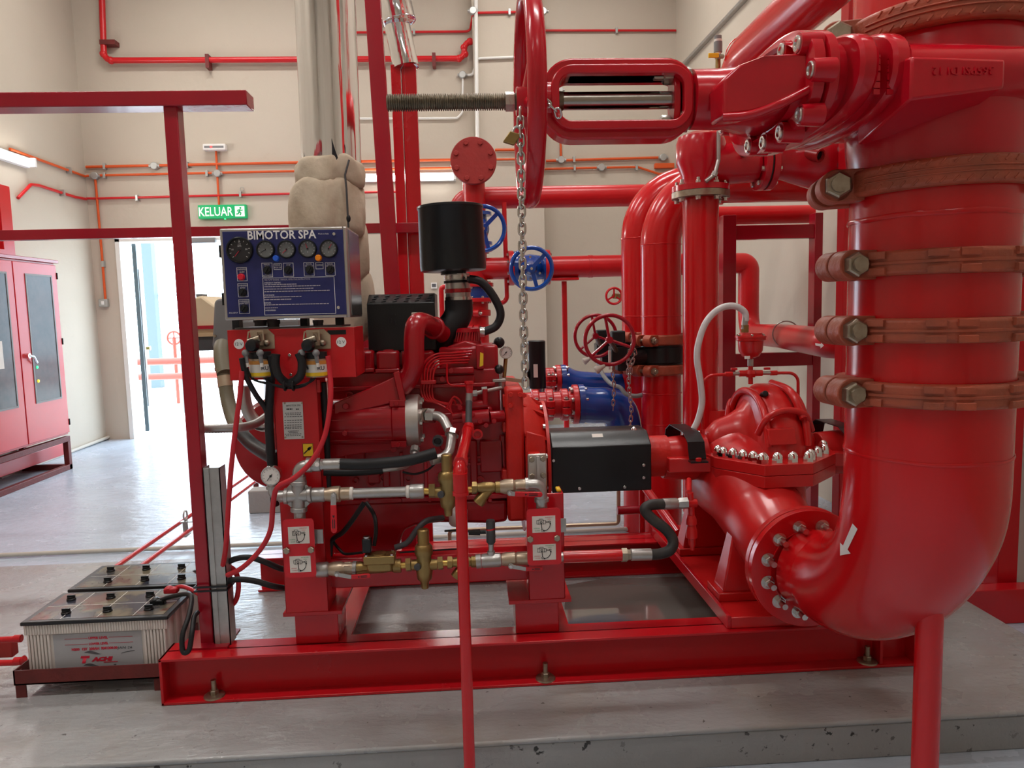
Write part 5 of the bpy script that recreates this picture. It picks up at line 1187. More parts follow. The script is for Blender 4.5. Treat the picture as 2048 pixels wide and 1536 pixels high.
# lower casing
MB().loft([[Vector((p.x, p.y, 2*SZ-p.z+.02)) for p in arch(x, r, zb=SZ)] for x, r in ((PXc-.24, .10), (PXc-.2, .17), (PXc-.1, .23), (PXc+.06, .23), (PXc+.17, .17), (PXc+.22, .1))]).build('lower_casing', PM, t, ang=60)
nz = [Vector((PXc-.12, YS0-.0, SZ-.10)), Vector((PXc-.115, YS0-.12, SZ-.13)), Vector((PXc-.10, YS0-.25, fl.z+.085)), Vector((fl.x-.02, YS0-.40, fl.z+.03)), Vector((fl.x, fl.y+.06, fl.z)), Vector((fl.x, fl.y+.012, fl.z))]
MB().tube(spline(nz, 7), [.20+(.135-.20)*min(1, k/26) for k in range(36)], 44).build('suction_nozzle', PM, t, ang=60)
MB().lathe(fl+Vector((0, .004, 0)), (0, 1, 0), [(0, .205), (.028, .205), (.03, .15), (.06, .14)], 64).build('suction_flange', PM, t, bevel=.002)
for k in range(12):
    a = R(15+30*k); bolt(t, fl+Vector((math.cos(a)*.17, .033, math.sin(a)*.17)), YP, .015, .014, 'red_pump')
MB().cyl(at(1565, 975, 2.78), at(1570, 1045, 2.72), .085, .08, n=32).build('nozzle_rib', PM, t)
MB().tube(spline([Vector((PXc, YS0+.1, SZ-.12)), Vector((PXc, YS0+.35, SZ-.16)), Vector((PXc, YS0+.52, SZ-.10)), Vector((PXc, YS0+.56, SZ+.1))], 6), .115, 36).build('discharge_nozzle', PM, t, ang=60)
# feet
def foot(y, w0):
    zf = BPZ
    a, b = PXc-.30, PXc-.10
    m = MB(); m.loft([[(fx, yy, zf+.03) for fx, yy in ((a, y-.055), (b+.08, y-.055), (b+.08, y+.055), (a, y+.055))], [(fx, yy, SZ-.22) for fx, yy in ((a+.05, y-.03), (b, y-.03), (b, y+.03), (a+.05, y+.03))]]); m.build('foot_web', PM, t, bevel=.006)
    MB().box(a-.02, b+.10, y-.07, y+.07, zf, zf+.032).build('foot_pad', PM, t, bevel=.003)
    bolt(t, (a+.03, y-.062+.03, zf+.032), ZP, .016, .018, PM)
    return a
foot(YS0-.30, 0); foot(YS0+.22, 0)
MB().box(PXc-.02, PXc+.04, YS0-.32, YS0+.25, BPZ, SZ-.2).build('saddle_web', PM, t, bevel=.004)
# bearing guards
for sgn, pts_ in ((-1, [(1342, 855), (1368, 851), (1384, 880), (1388, 930), (1352, 932), (1349, 885)]), (1, [(1622, 862), (1652, 858), (1676, 872), (1684, 898), (1650, 900), (1640, 880)])):
    xm = PXc-.345 if sgn < 0 else PXc+.30; hwd = .034 if sgn < 0 else .036
    prof = [(YS0-.19, zt_+.0), (YS0-.175, zt_+.035), (YS0-.165, SZ+.085), (YS0-.10, SZ+.115), (YS0+.10, SZ+.115), (YS0+.165, SZ+.085), (YS0+.175, zt_+.035), (YS0+.19, zt_)]
    m = MB(); inn = [(y*.985+YS0*.015, z-.003) for y, z in prof]
    m.loft([[(xm-hwd, y, z) for y, z in prof]+[(xm-hwd, y, z) for y, z in reversed(inn)], [(xm+hwd, y, z) for y, z in prof]+[(xm+hwd, y, z) for y, z in reversed(inn)]]); g_ = m.build('bearing_guard', 'black', t)
    MB().box(xm-hwd, xm+hwd, YS0-.215, YS0-.175, zt_-.012, zt_-.006).build('guard_foot', 'black', g_); bolt(g_, (xm, YS0-.2, zt_-.006), ZP, .012, .012, 'red_pump')
    if sgn < 0: 
        dashes('guard_lettering', (xm-.018, YS0-.172, SZ+.055), XP, ZP, .016, .0075, 'btn_red', g_, 3, 5); dashes('guard_lettering', (xm+.001, YS0-.172, SZ+.055), XP, ZP, .018, .0075, 'ink_white', g_, 4, 6)
    else: 
        for dx in (-.03, .03): bolt(g_, (xm+dx, YS0-.165, SZ+.09), FWD, .009, .008, 'chrome')
# air vent assembly on top
vt = at(1500, 770, YS0); t = thing('air_release_valve', 'small red air release valve with two cocks on top of the pump', 'valve', vt)
cvx = vt.x
def Q(px, py, d=0): p = at(px, py, YS0); return Vector((p.x, YS0-d, p.z))
m = MB(); m.cyl(Q(1501, 768), Q(1501, 712), .010, n=14); m.lathe(Q(1501, 747), ZP, [(-.015, .018), (0, .024), (.015, .018)], 16); m.cyl(Q(1478, 747), Q(1524, 746), .013, n=14); m.build('cross_fitting', 'red_pump', t)
MB().lathe(Q(1501, 727), ZP, [(-.010, .012), (.018, .012)], 14).build('nipple', 'galv', t)
MB().lathe(Q(1501, 716), ZP, [(0, .016), (.008, .034), (.03, .048), (.07, .051), (.075, .060), (.083, .060), (.084, .062), (.092, .062), (.094, .048), (.104, .045)], 32).build('vent_bowl', 'red_pump', t)
for k in range(6):
    a = R(60*k+15); bolt(t, Q(1501, 716)+Vector((math.cos(a)*.055, math.sin(a)*.055, .092)), ZP, .006, .008, 'steel')
MB().pbox(1490, 712, 1500, 718, YS0-.05, YS0-.045).build('size_tag', 'white', t)
for sgn, pts_ in ((-1, [(1478, 747), (1460, 748), (1440, 750), (1425, 753)]), (1, [(1524, 746), (1545, 746), (1575, 745), (1592, 746)])):
    MB().cyl(Q(*pts_[0]), Q(*pts_[1]), .008, n=12).build('cock_body', 'galv', t)
    a = Q(*pts_[1]); MB().lathe(a, XP*sgn, [(-.01, .010), (.02, .010)], 6).build('union', 'red_pump', t)
    h = Q(pts_[0][0]+sgn*10, pts_[0][1]-6); MB().obox(h+ZP*.006, XP, YP, ZP, .013, .006, .005).build('cock_handle', 'red_plastic', t, bevel=.002)
MB().tube(fillet([Q(1462, 748), Q(1408, 752), Q(1405, 862)], .04), .0065, 10).build('vent_tube', 'red_pump', t)
MB().tube(fillet([Q(1545, 746), Q(1596, 746), Q(1597, 868)], .04), .0065, 10).build('vent_tube', 'red_pump', t)
for px, py in ((1405, 868), (1597, 868)): MB().lathe(Q(px, py), ZP, [(-.02, .014), (.0, .014), (.002, .010), (.02, .010)], 6).build('tube_nut', 'red_pump', t)
MB().lathe(Q(1490, 644), XP*.1+ZP, [(-.03, .013), (.03, .013)], 14).build('hose_tail', 'galv', t)
MB().lathe(Q(1490, 655), ZP, [(-.02, .016), (.01, .016)], 6).build('tail_nut', 'brass', t)
tag(MB().tube(spline([Q(1491, 642), Q(1489, 624), Q(1468, 612), Q(1440, 617), Q(1415, 640), Q(1400, 675), Q(1394, 715), Q(1401, 765), Q(1404, 805), Q(1396, 840), Q(1385, 862), Q(1380, 872)], 7), .0135, 16).build('drain_hose', 'clear_hose'), 'milky clear plastic hose arching from the air release valve to the pump', 'hose')
# ------------------------------------------------------------------ coupling guard
gx0, gx1 = at(1104, 930, 2.86).x, at(1303, 930, 2.86).x; gz0 = at(1200, 984, 2.86).z; gz1 = at(1200, 893, 2.86).z; gzt = at(1200, 864, 2.93).z
t = thing('coupling_guard', 'black sheet-metal coupling guard between engine and pump', 'guard', ((gx0+gx1)/2, YS0, gz0))
prof = [(2.86, gz0), (2.86, gz1), (2.93, gzt), (3.07, gzt), (3.14, gz1), (3.14, gz0)]
MB().loft([[(gx0, y, z) for y, z in prof], [(gx1, y, z) for y, z in prof]]).build('hood', 'black', t, bevel=.004)
for px, py in ((1287, 930), (1287, 955), (1159, 977), (1249, 974), (1107, 921)): bolt(t, at(px, py, 2.858), FWD, .0068, .006, 'steel')
for py in (929, 954):
    a = at(1276, py, 2.8595); MB().box(a.x-.012, a.x+.012, 2.8592, 2.8602, a.z-.002, a.z+.002).build('slot', 'soot', t)
a = at(1196, 872, 2.9); MB().obox((a.x, 2.915, gz1+(gzt-gz1)*.72), XP, (0, .07, gzt-gz1), Vector((0, -(gzt-gz1), .07)), .022, .010, .0006+.002).build('warning_label', 'paper', t)
MB().lathe((at(1268, 860, 2.95).x, 2.95, gzt), ZP, [(0, .011), (.004, .011), (.012, .006), (.014, .002)], 14).build('top_screw', 'chrome', t)
# ------------------------------------------------------------------ diesel engine
EN = 'red_engine'
t = thing('diesel_engine', 'dark red diesel engine block with pipes and covers on the skid', 'engine', (at(830, 1040, 2.9).x, 3.0, SKZ))
ENG = t
def pb(nm, x0, y0, x1, y1, Y0, Y1, m=EN, bev=.006, par=None): return MB().pbox(x0, y0, x1, y1, Y0, Y1).build(nm, m, par or ENG, bevel=bev)
pb('crankcase', 652, 828, 1018, 990, 2.82, 3.20); pb('cylinder_head', 655, 742, 1000, 830, 2.83, 3.18)
pb('head_deck', 655, 770, 990, 778, 2.80, 3.18, bev=.003); pb('block_rail', 655, 995, 1018, 1004, 2.79, 3.2, bev=.003)
for x0, x1 in ((655, 747), (752, 798), (803, 868)):
    pb('rocker_cover', x0, 702, x1, 742, 2.83, 3.08, bev=.012); pb('cover_rim', x0-2, 738, x1+1, 746, 2.815, 3.1, bev=.003)
for px in (697, 778): MB().lathe(at(px, 702, 2.90), ZP, [(0, .030), (.006, .028), (.010, .010), (.02, .009)], 20).build('filler_cap', EN, t)
pb('side_plate', 655, 706, 730, 742, 2.80, 2.83, bev=.005)
# block surface: bosses, plugs and ribs
for px, py, r in ((712, 960, .012), (745, 962, .024), (768, 955, .016), (817, 955, .016), (878, 953, .014), (690, 940, .02), (765, 800, .014), (700, 790, .015), (855, 800, .012), (960, 960, .018), (990, 930, .02), (985, 900, .016)):
    MB().lathe(at(px, py, 2.82), FWD, [(0, r), (.012, r), (.013, r*.6), (.006, r*.55)], 20).build('casting_boss', EN, t)
for x0, x1, y0, y1 in ((735, 760, 944, 968), (765, 780, 940, 975), (880, 915, 870, 900), (960, 1008, 880, 945), (690, 730, 905, 930), (940, 955, 880, 970), (1000, 1012, 870, 960)):
    pb('casting_pad', x0, y0, x1, y1, 2.805, 2.83, bev=.006)
for k, px in enumerate((800, 848, 925)): pb('casting_rib', px, 905, px+7, 990, 2.808, 2.83, bev=.003)
for py in (912, 925): pb('casting_rib', 925, py, 1015, py+5, 2.808, 2.83, bev=.002)
# sump
def zx(px, py, Y): p = at(px, py, Y); return (p.x, Y, p.z)
sump = [(655, 1004), (1015, 1000), (1015, 1044), (985, 1048), (880, 1046), (830, 1052), (808, 1062), (800, 1085), (792, 1108), (668, 1112), (657, 1090)]
MB().prism([zx(px, py, 2.80) for px, py in sump], (0, .38, 0)).build('sump', EN, t, bevel=.014, seg=3)
for px in (672, 735, 800, 860, 920, 980): bolt(t, at(px, 1000, 2.79), FWD, .008, .008, EN)
MB().lathe(at(916, 1020, 2.78), (0, 0, -1), [(-.01, .034), (.0, .036), (.05, .036), (.058, .03)], 26).build('oil_filter', 'white', t)
# lower rail joining the posts
xr0, xr1 = at(655, 1140, 2.60).x, at(1056, 1130, 2.60).x; zr1, zr0 = at(850, 1108, 2.60).z, at(850, 1166, 2.60).z
tag(MB().box(xr0-.02, xr1, 2.585, 2.65, zr0, zr1).build('engine_rail', 'red', bevel=.004), 'red box rail between the two engine posts behind the lower valve line', 'rail')
# heat exchanger with its cast duct
YX = 2.685; e = S(YX-.08); hx0, hx1 = at(652, 850, YX-.06).x, at(812, 846, YX-.06).x; hz = at(730, 848, YX-.06).z; hr = .085
h = MB().lathe((hx0, YX, hz), XP, [(0, hr*.96), (.01, hr), (.045, hr), (.05, hr*1.02), (hx1-hx0-.05, hr*1.03), (hx1-hx0-.045, hr*1.08), (hx1-hx0, hr*1.08)], 40).build('heat_exchanger', EN, t)
for dz in (-.055, -.02, .02, .055): MB().box(hx0, hx1-.03, YX-math.sqrt(hr*hr-dz*dz)-.003, YX-.02, hz+dz-.002, hz+dz+.002).build('exchanger_rib', EN, h)
for dz in (-.075, .072):
    MB().box(hx1-.055, hx1+.0, YX-.075, YX-.03, hz+dz-.012, hz+dz+.012).build('exchanger_lug', EN, h, bevel=.003)
    bolt(h, (hx1-.03, YX-.075, hz+dz), FWD, .009, .010, EN)
MB().prism([at(652, 884, YX-.04), at(730, 886, YX-.04), at(812, 884, YX-.04), at(812, 897, YX-.04), at(720, 908, YX-.04), at(652, 918, YX-.04)], (0, .10, 0)).build('exchanger_bracket', EN, t, bevel=.005)
MB().lathe((hx1, YX, hz), XP, [(0, hr*1.08), (.012, hr*1.1), (.044, hr*1.1), (.05, hr*1.0)], 40).build('end_cap', 'aluminium', t)
for a in (60, 120, 240, 300, 0, 180): bolt(t, (hx1+.05, YX-math.cos(R(a))*hr*.92, hz+math.sin(R(a))*hr*.92), XP, .009, .010, 'steel')
bolt(t, at(690, 866, YX-.085), FWD, .010, .012, EN); bolt(t, at(692, 812, YX-.08), FWD, .012, .012, EN); bolt(t, at(788, 898, YX-.04), FWD, .011, .014, EN)
m = MB(); m.loft([[at(668, 806, YX-.065), at(668, 832, YX-.075), at(668, 832, YX+.06), at(668, 806, YX+.06)], [at(740, 776, YX-.06), at(745, 815, YX-.07), at(745, 815, YX+.05), at(740, 776, YX+.05)], [at(796, 750, YX-.05), at(808, 800, YX-.06), at(808, 800, YX+.05), at(796, 750, YX+.05)]]); m.build('cast_duct', EN, t, bevel=.004)
m = MB(); m.loft([[at(786, 746, YX-.065), at(800, 806, YX-.075), at(800, 806, YX+.06), at(786, 746, YX+.06)], [at(798, 741, YX-.065), at(812, 802, YX-.075), at(812, 802, YX+.06), at(798, 741, YX+.06)]]); m.build('duct_flange', EN, t, bevel=.003)
rp = spline(P((884, 668, 2.93), (866, 655, 2.86), (846, 645, 2.74), (832, 650, 2.67), (828, 680, 2.65), (828, 725, 2.645), (820, 752, 2.65), (802, 775, 2.66)), 7)
MB().tube(rp, .0365, 28).build('charge_pipe', EN, t, ang=60)
MB().torus(at(868, 656, 2.86), (at(884, 668, 2.93)-at(850, 648, 2.76)), .036, .009, 28, 10).build('pipe_bead', EN, t)
MB().pbox(823, 625, 838, 632, 2.70, 2.74).build('cable_clip', 'cream_cond', t, bevel=.002)
# silver return bend to the hose
sb = fillet(P((842, 830, 2.64), (884, 832, 2.60), (904, 872, 2.54), (898, 912, 2.50), (862, 921, 2.47)), .05, 8)
MB().tube(sb, .0165, 18).build('silver_bend', 'galv', t)
for a, b in (((845, 831), (852, 831)), ((855, 831), (870, 832))):
    p, q = at(*a, 2.63), at(*b, 2.62); MB().lathe(p, q-p, [(0, .026), ((q-p).length, .026)], 6 if b[0] > 860 else 20).build('union_nut', 'steel', t)
p, q = at(905, 864, 2.55), at(903, 872, 2.54); MB().lathe(p, q-p, [(-.004, .026), (.014, .026)], 8).build('union_nut', 'steel', t)
m = MB().cyl(at(830, 896, 2.62), at(829, 905, 2.60), .017, n=8); m.cyl(at(829, 905, 2.60), at(829, 925, 2.58), .011, n=12); m.build('drain_stub', 'galv', t)
m = MB().lathe(at(876, 880, 2.72), FWD, [(0, .020), (.03, .020), (.032, .014), (.02, .012)], 18); m.build('oil_sender', 'grey_dark', t)
# black finned heat shield box
Yh = 2.88; x0, x1 = at(735, 650, Yh).x, at(871, 650, Yh).x; z0, z1 = at(800, 702, Yh).z, at(800, 606, Yh).z; z2 = at(800, 588, Yh+.07).z
hs = MB().prism([(x0, Yh, z0), (x0, Yh, z1), (x0, Yh+.07, z2), (x0, Yh+.25, z2), (x0, Yh+.25, z0)], (x1-x0, 0, 0)).build('heat_shield', 'black', t, bevel=.004)
d = Vector((0, .07, z2-z1)).normalized(); nrm = Vector((0, -d.z, d.y))
for r_ in range(3):
    for k in range(6):
        c = Vector((x0+(x1-x0)*(.08+.165*k+.02*r_), Yh+.07*(.22+.28*r_), z1+(z2-z1)*(.22+.28*r_)))+nrm*.0012
        MB().obox(c, XP*.9+d*.35, d, nrm, .009, .0035, .001).build('vent_slot', 'soot', hs)
c = at(785, 640, Yh); m = MB(); m.box(c.x-.012, c.x+.012, Yh-.003, Yh, c.z+.018, c.z+.024); m.box(c.x-.014, c.x-.004, Yh-.003, Yh, c.z-.012, c.z+.008); m.box(c.x+.002, c.x+.012, Yh-.003, Yh, c.z-.018, c.z); m.build('embossed_mark', 'soot', hs)
bolt(hs, at(862, 668, Yh), FWD, .008, .008, 'steel'); MB().pbox(850, 640, 862, 665, Yh-.001, Yh).build('cutout', 'soot', hs)
# air cleaner -------------------------------------------------------
YA = 3.0; ac0 = at(907, 543, YA); ac1 = at(900, 413, YA)
ta = thing('air_cleaner', 'big black cylindrical air cleaner standing over the engine', 'air cleaner', ac0)
ax = (ac1-ac0); H = ax.length
MB().lathe(ac0, ax, [(0, .118), (.004, .130), (.02, .132), (H-.014, .128), (H-.008, .132), (H, .131), (H+.002, .124)], 56).build('canister', 'black', ta)
MB().lathe(ac0, -ax, [(-.01, .052), (.012, .052)], 28).build('outlet_collar', 'black', ta)
d0, d1 = at(914, 548, YA), at(917, 604, YA)
dk = MB().cyl(d0, d1, .050, n=32).build('steel_duct', 'panel_steel', ta)
for s, mt in ((.12, 'steel'), (.88, 'steel')): MB().lathe(d0+(d1-d0)*s, d1-d0, [(-.007, .0525), (.007, .0525)], 32, capa=False, capb=False).build('band_clamp', mt, dk)
MB().lathe(d0+(d1-d0)*.60, d1-d0, [(-.008, .053), (.008, .053)], 32).build('red_band', EN, dk)
MB().obox(d0+(d1-d0)*.60+Vector((0, -.056, 0)), XP, YP, ZP, .012, .008, .006).build('band_screw', 'red', dk)
MB().lathe(d0+(d1-d0)*.28, d1-d0, [(-.005, .0545), (.005, .0545)], 32, capa=False, capb=False).build('rubber_band', 'rubber', dk)
MB().tube(spline(P((917, 600, YA), (917, 625, YA), (908, 645, YA-.005), (888, 668, YA-.01), (868, 690, YA), (850, 700, YA+.04)), 6), [.056]*31, 30).build('rubber_elbow', 'rubber', ta, ang=60)
tag(MB().tube(spline(P((938, 558, YA-.06), (962, 564, YA-.06), (985, 590, YA-.06), (1001, 625, YA-.06), (992, 652, YA-.06), (966, 664, YA-.07)), 7), .0165, 16).build('breather_hose', 'rubber'), 'black breather hose curving from the air cleaner duct to the manifold', 'hose')
MB().lathe(at(940, 558, YA-.06), XP, [(-.012, .010), (.012, .010)], 8).build('hose_clip', 'grey_dark', ta)
m = at(966, 664, YA-.07); MB().lathe(m, XP, [(-.012, .0195), (.006, .0195)], 16).build('hose_clip', 'steel', t)
# intake manifold & filter heads -------------------------------------
pb('intake_manifold', 878, 694, 962, 742, 2.86, 3.05, bev=.010); pb('manifold_head', 958, 690, 997, 775, 2.88, 3.1, bev=.012)
MB().prism([at(885, 698, 2.88), at(905, 690, 2.88), at(930, 681, 2.88), at(958, 690, 2.88), at(962, 698, 2.88)], (0, .15, 0)).build('manifold_crown', EN, t, bevel=.006)
cc = at(934, 690, 2.98); MB().lathe(cc, ZP, [(0, .058), (.015, .058), (.018, .052), (.05, .046), (.052, .054), (.066, .052), (.070, .04)], 36).build('breather_cap', EN, t)
for k in range(14):
    a = R(190+12.5*k); MB().bar(cc+Vector((math.cos(a)*.055, math.sin(a)*.055, .016)), cc+Vector((math.cos(a+.12)*.052, math.sin(a+.12)*.052, .052)), .004, .004).build('cap_fin', EN, t)
pb('side_bracket', 953, 690, 968, 738, 2.80, 2.90, bev=.003)
a = at(964, 719, 2.79); ys = MB().loft([sect(0, .0, .0)]*0 or [[a+Vector((-.010, .0, -.028)), a+Vector((.004, 0, -.022)), a+Vector((.006, 0, .022)), a+Vector((-.006, 0, .028))], [a+Vector((-.010, .002, -.028)), a+Vector((.004, .002, -.022)), a+Vector((.006, .002, .022)), a+Vector((-.006, .002, .028))]]).build('yellow_sticker', 'yellow', t)
pb('fuel_gallery', 862, 735, 948, 748, 2.80, 2.9, bev=.005); pb('fuel_bracket', 862, 750, 950, 768, 2.82, 2.95, bev=.006)
for px, py in ((902, 741), (885, 758), (930, 706), (915, 706)): bolt(t, at(px, py, 2.80 if py > 720 else 2.86), FWD, .012, .012, EN)
MB().cyl(at(905, 708, 2.84), at(942, 706, 2.84), .010, n=14).build('fuel_rail', EN, t)
# injector lines
tt = thing('injector_lines', 'bundle of thin red injector pipes bent along the engine side', 'pipes', at(850, 800, 2.75))
for k in range(5):
    o = k*5.6
    pts_ = [(944-k*2, 703+k*5.5, 2.82), (905, 706+k*5, 2.79), (870+o*.4, 709+o*.9, 2.77), (846+o, 730+o*.5, 2.76), (843+o, 765, 2.755), (842+o, 782+k, 2.755), (850+o, 800+k*.5, 2.75), (872+o*2.2, 806+k*2-o*.2, 2.75), (895+o*.6, 818-o*1.1, 2.74), (905-k*3, 828-k*3, 2.74)]
    MB().tube(spline(P(*pts_), 5), .0040, 8).build('injector_pipe', 'red', tt)
MB().pbox(841, 761, 872, 769, 2.735, 2.765).build('pipe_clamp', 'red', tt, bevel=.003)
MB().tube(spline(P((894, 728, 2.78), (894, 755, 2.76), (898, 768, 2.75), (915, 772, 2.74), (936, 772, 2.72)), 5), .0038, 8).build('leak_off_pipe', 'red', tt)
# injection pump group
for (a, b, r) in (((925, 838, 2.74), (978, 833, 2.74), .030), ((978, 834, 2.74), (1006, 832, 2.76), .022), ((935, 812, 2.75), (975, 808, 2.75), .018), ((905, 833, 2.74), (926, 830, 2.74), .012), ((905, 842, 2.74), (926, 840, 2.74), .010), ((950, 812, 2.76), (950, 788, 2.76), .014), ((970, 808, 2.74), (970, 778, 2.74), .010)):
    MB().cyl(at(*a), at(*b), r, n=20).build('pump_barrel', EN, t)
MB().lathe(at(955, 868, 2.72), FWD, [(-.02, .020), (.01, .020), (.012, .013), (.004, .012)], 20).build('pump_plug', 'red', t)
pb('pump_body', 930, 815, 985, 850, 2.76, 2.84, bev=.008)
for px, py in ((960, 842), (972, 850), (988, 842), (945, 828), (920, 815)): bolt(t, at(px, py, 2.72), FWD, .010, .012, EN)
# bell housing ------------------------------------------------------
tb = thing('bell_housing', 'bright red flywheel bell housing between engine and coupling guard', 'housing', (at(1050, 985, 2.8).x, YS0, .6))
bx0, bx1 = at(1012, 880, 2.74).x, at(1049, 880, 2.74).x
zt_b, zb_b = at(1030, 776, 2.74).z, at(1030, 1044, 2.74).z
MB().box(bx0, bx1, 2.74, 3.26, zb_b, zt_b).build('adapter_plate', 'red_cast', tb, bevel=.012)
xf0, xf1 = bx1+.002, at(1100, 920, 2.80).x
MB().lathe((xf0, YS0, SZ), XP, [(0, .285), ((xf1-xf0)*.35, .275), ((xf1-xf0)*.7, .235), (xf1-xf0-.012, .225), (xf1-xf0-.012, .245), (xf1-xf0, .245)], 40).build('flare', 'red_cast', tb)
for k in range(9):
    a = R(-60+30*k+90); d = Vector((0, -math.cos(a), math.sin(a))); m = MB()
    m.prism([Vector((xf0, YS0, SZ))+d*.29, Vector((xf1-.012, YS0, SZ))+d*.24, Vector((xf1-.012, YS0, SZ))+d*.20, Vector((xf0, YS0, SZ))+d*.2], d.cross(XP)*.012); m.build('flare_rib', 'red_cast', tb)
for k in range(12):
    a = R(30*k+15); d = Vector((0, math.cos(a), math.sin(a))); bolt(tb, Vector((xf1-.011, YS0, SZ))+d*.235, -XP, .010, .012, 'steel')
for px, py in ((1021, 789), (1040, 789), (1021, 811), (1048, 790)): bolt(tb, at(px, py, 2.74), FWD, .010, .014, 'red_cast')
for px, y0, y1 in ((1014, 790, 815), (1013, 845, 865), (1013, 940, 960)): pb('plate_lug', px-8, y0, px+4, y1, 2.76, 2.80, 'red_cast', .004, tb)
# side mounting foot with the pale plate
m = MB(); m.loft([[at(1052, 862, 2.70), at(1052, 980, 2.70), at(1052, 980, 2.80), at(1052, 862, 2.80)], [at(1090, 872, 2.70), at(1094, 980, 2.70), at(1094, 980, 2.80), at(1090, 872, 2.80)]]); m.build('mount_bracket', 'red_cast', tb, bevel=.006)
g0, g1, h0, h1 = rectpx(1056, 908, 1094, 976, 2.55)
mp = MB().box(g0, g1, 2.55, 2.562, h0, h1).build('mount_plate', 'aluminium', tb, bevel=.005)
MB().bar(((g0+g1)/2+.002, 2.545, h0), ((g0+g1)/2, 2.545, h1-.006), .008, .02, (0, 1, 0)).build('plate_rib', 'aluminium', mp)
for u, v in ((.2, .85), (.8, .86), (.2, .36), (.8, .37)): bolt(mp, (g0+(g1-g0)*u, 2.55, h0+(h1-h0)*v), FWD, .0105, .008, 'bolt_dull')
MB().box(g0+.01, g1-.01, 2.562, 2.72, h0+.02, h1-.02).build('mount_block', 'red_cast', tb, bevel=.006)
# throttle linkage, knobs and small gauge -----------------------------
tl = thing('throttle_linkage', 'steel throttle lever with black ball knob beside the bell housing', 'lever', at(1000, 775, 2.85))
MB().cyl(at(944, 788, 2.72), at(1002, 776, 2.80), .0075, n=12).build('rod', 'galv', tl)
for p_ in ((968, 780, 2.75), (948, 787, 2.72)): MB().lathe(at(*p_), (1, 0, .1), [(-.008, .012), (.012, .012)], 8).build('rod_end', 'galv', tl)
MB().pbox(985, 758, 1012, 765, 2.82, 2.86).build('lever_bracket', 'galv', tl, bevel=.003)
MB().cyl(at(1002, 778, 2.84), at(999, 745, 2.84), .009, n=12).build('lever_arm', 'galv', tl); MB().sphere(at(998, 739, 2.84), .019, 18, 12).build('ball_knob', 'black', tl)
MB().lathe(at(1003, 770, 2.84), ZP, [(-.012, .014), (.012, .016), (.014, .010)], 16).build('pivot', 'galv', tl)
MB().bar(at(1010, 758, 2.84), at(1045, 762, 2.86), .02, .014).build('stop_bar', 'bronze_tan', tl)
tag(MB().sphere(at(998, 685, 3.0), .023, 18, 12).build('ball_knob', 'black', ENG), 'round black knob', 'knob') if False else MB().sphere(at(998, 685, 3.0), .023, 18, 12).build('ball_knob', 'black', ENG)
MB().cyl(at(998, 685, 3.0), at(985, 690, 3.0), .008, n=10).build('knob_stem', 'black', ENG)
# gauge on the bell housing side
def press_gauge(nm, lab, px, py, Y, r, stem=None, needle=-2.3):
    c = at(px, py, Y); g = thing(nm, lab, 'gauge', c)
    MB().lathe(c, FWD, [(-.03, r*.92), (-.025, r), (0, r), (.003, r*.97), (.003, r*.88), (0, r*.87)], 32).build('case', 'steel', g)
    MB().cyl(c+FWD*.0005, c+FWD*.0015, r*.87, n=32).build('dial', 'dial_white', g)
    m = MB()
    for k in range(11):
        a = R(225-27*k); d = Vector((math.cos(a), 0, math.sin(a))); m.bar(c+FWD*.002+d*r*.66, c+FWD*.002+d*r*.78, .0012, .0004, (0, 1, 0))
    m.build('scale_marks', 'ink_grey', g)
    d = Vector((math.cos(needle), 0, math.sin(needle))); m = MB(); m.bar(c+FWD*.0026+d*r*.6, c+FWD*.0026-d*r*.25, .002, .0006, (0, 1, 0)); m.cyl(c+FWD*.001, c+FWD*.004, r*.12, n=12); m.build('needle', 'ink', g)
    text('dial_lettering', 'psi', c+FWD*.002+Vector((0, 0, -r*.4)), XP, ZP, r*.14, 'ink_grey', g)
    if stem: MB().tube([c+Vector((0, .015, -r*.8)), at(*stem)], .008, 12).build('stem', 'brass', g)
    return g
press_gauge('pressure_gauge', 'small white pressure gauge on a brass stem behind the throttle knob', 1012, 705, 3.0, .026, (1008, 756, 3.0))
# ------------------------------------------------------------------ cooling water lines in front of the engine
YU = 2.455; e = S(YU)
def cylp(nm, a, b, r, m, par, n=24, Y=None):
    Y = Y or YU; return MB().cyl(at(a[0], a[1], a[2] if len(a) > 2 else Y), at(b[0], b[1], b[2] if len(b) > 2 else Y), r*e, n=n).build(nm, m, par)
def lath(nm, a, b, prof, m, par, n=24, Y=None):
    """prof: list of (fraction along a->b, radius in photo px)"""
    Y = Y or YU; A, B = at(a[0], a[1], a[2] if len(a) > 2 else Y), at(b[0], b[1], b[2] if len(b) > 2 else Y); L = (B-A).length
    return MB().lathe(A, B-A, [(f*L, r*e) for f, r in prof], n).build(nm, m, par)
U = thing('upper_water_line', 'upper cooling water line of galvanised and brass fittings across the engine', 'pipework', at(600, 1030, YU))
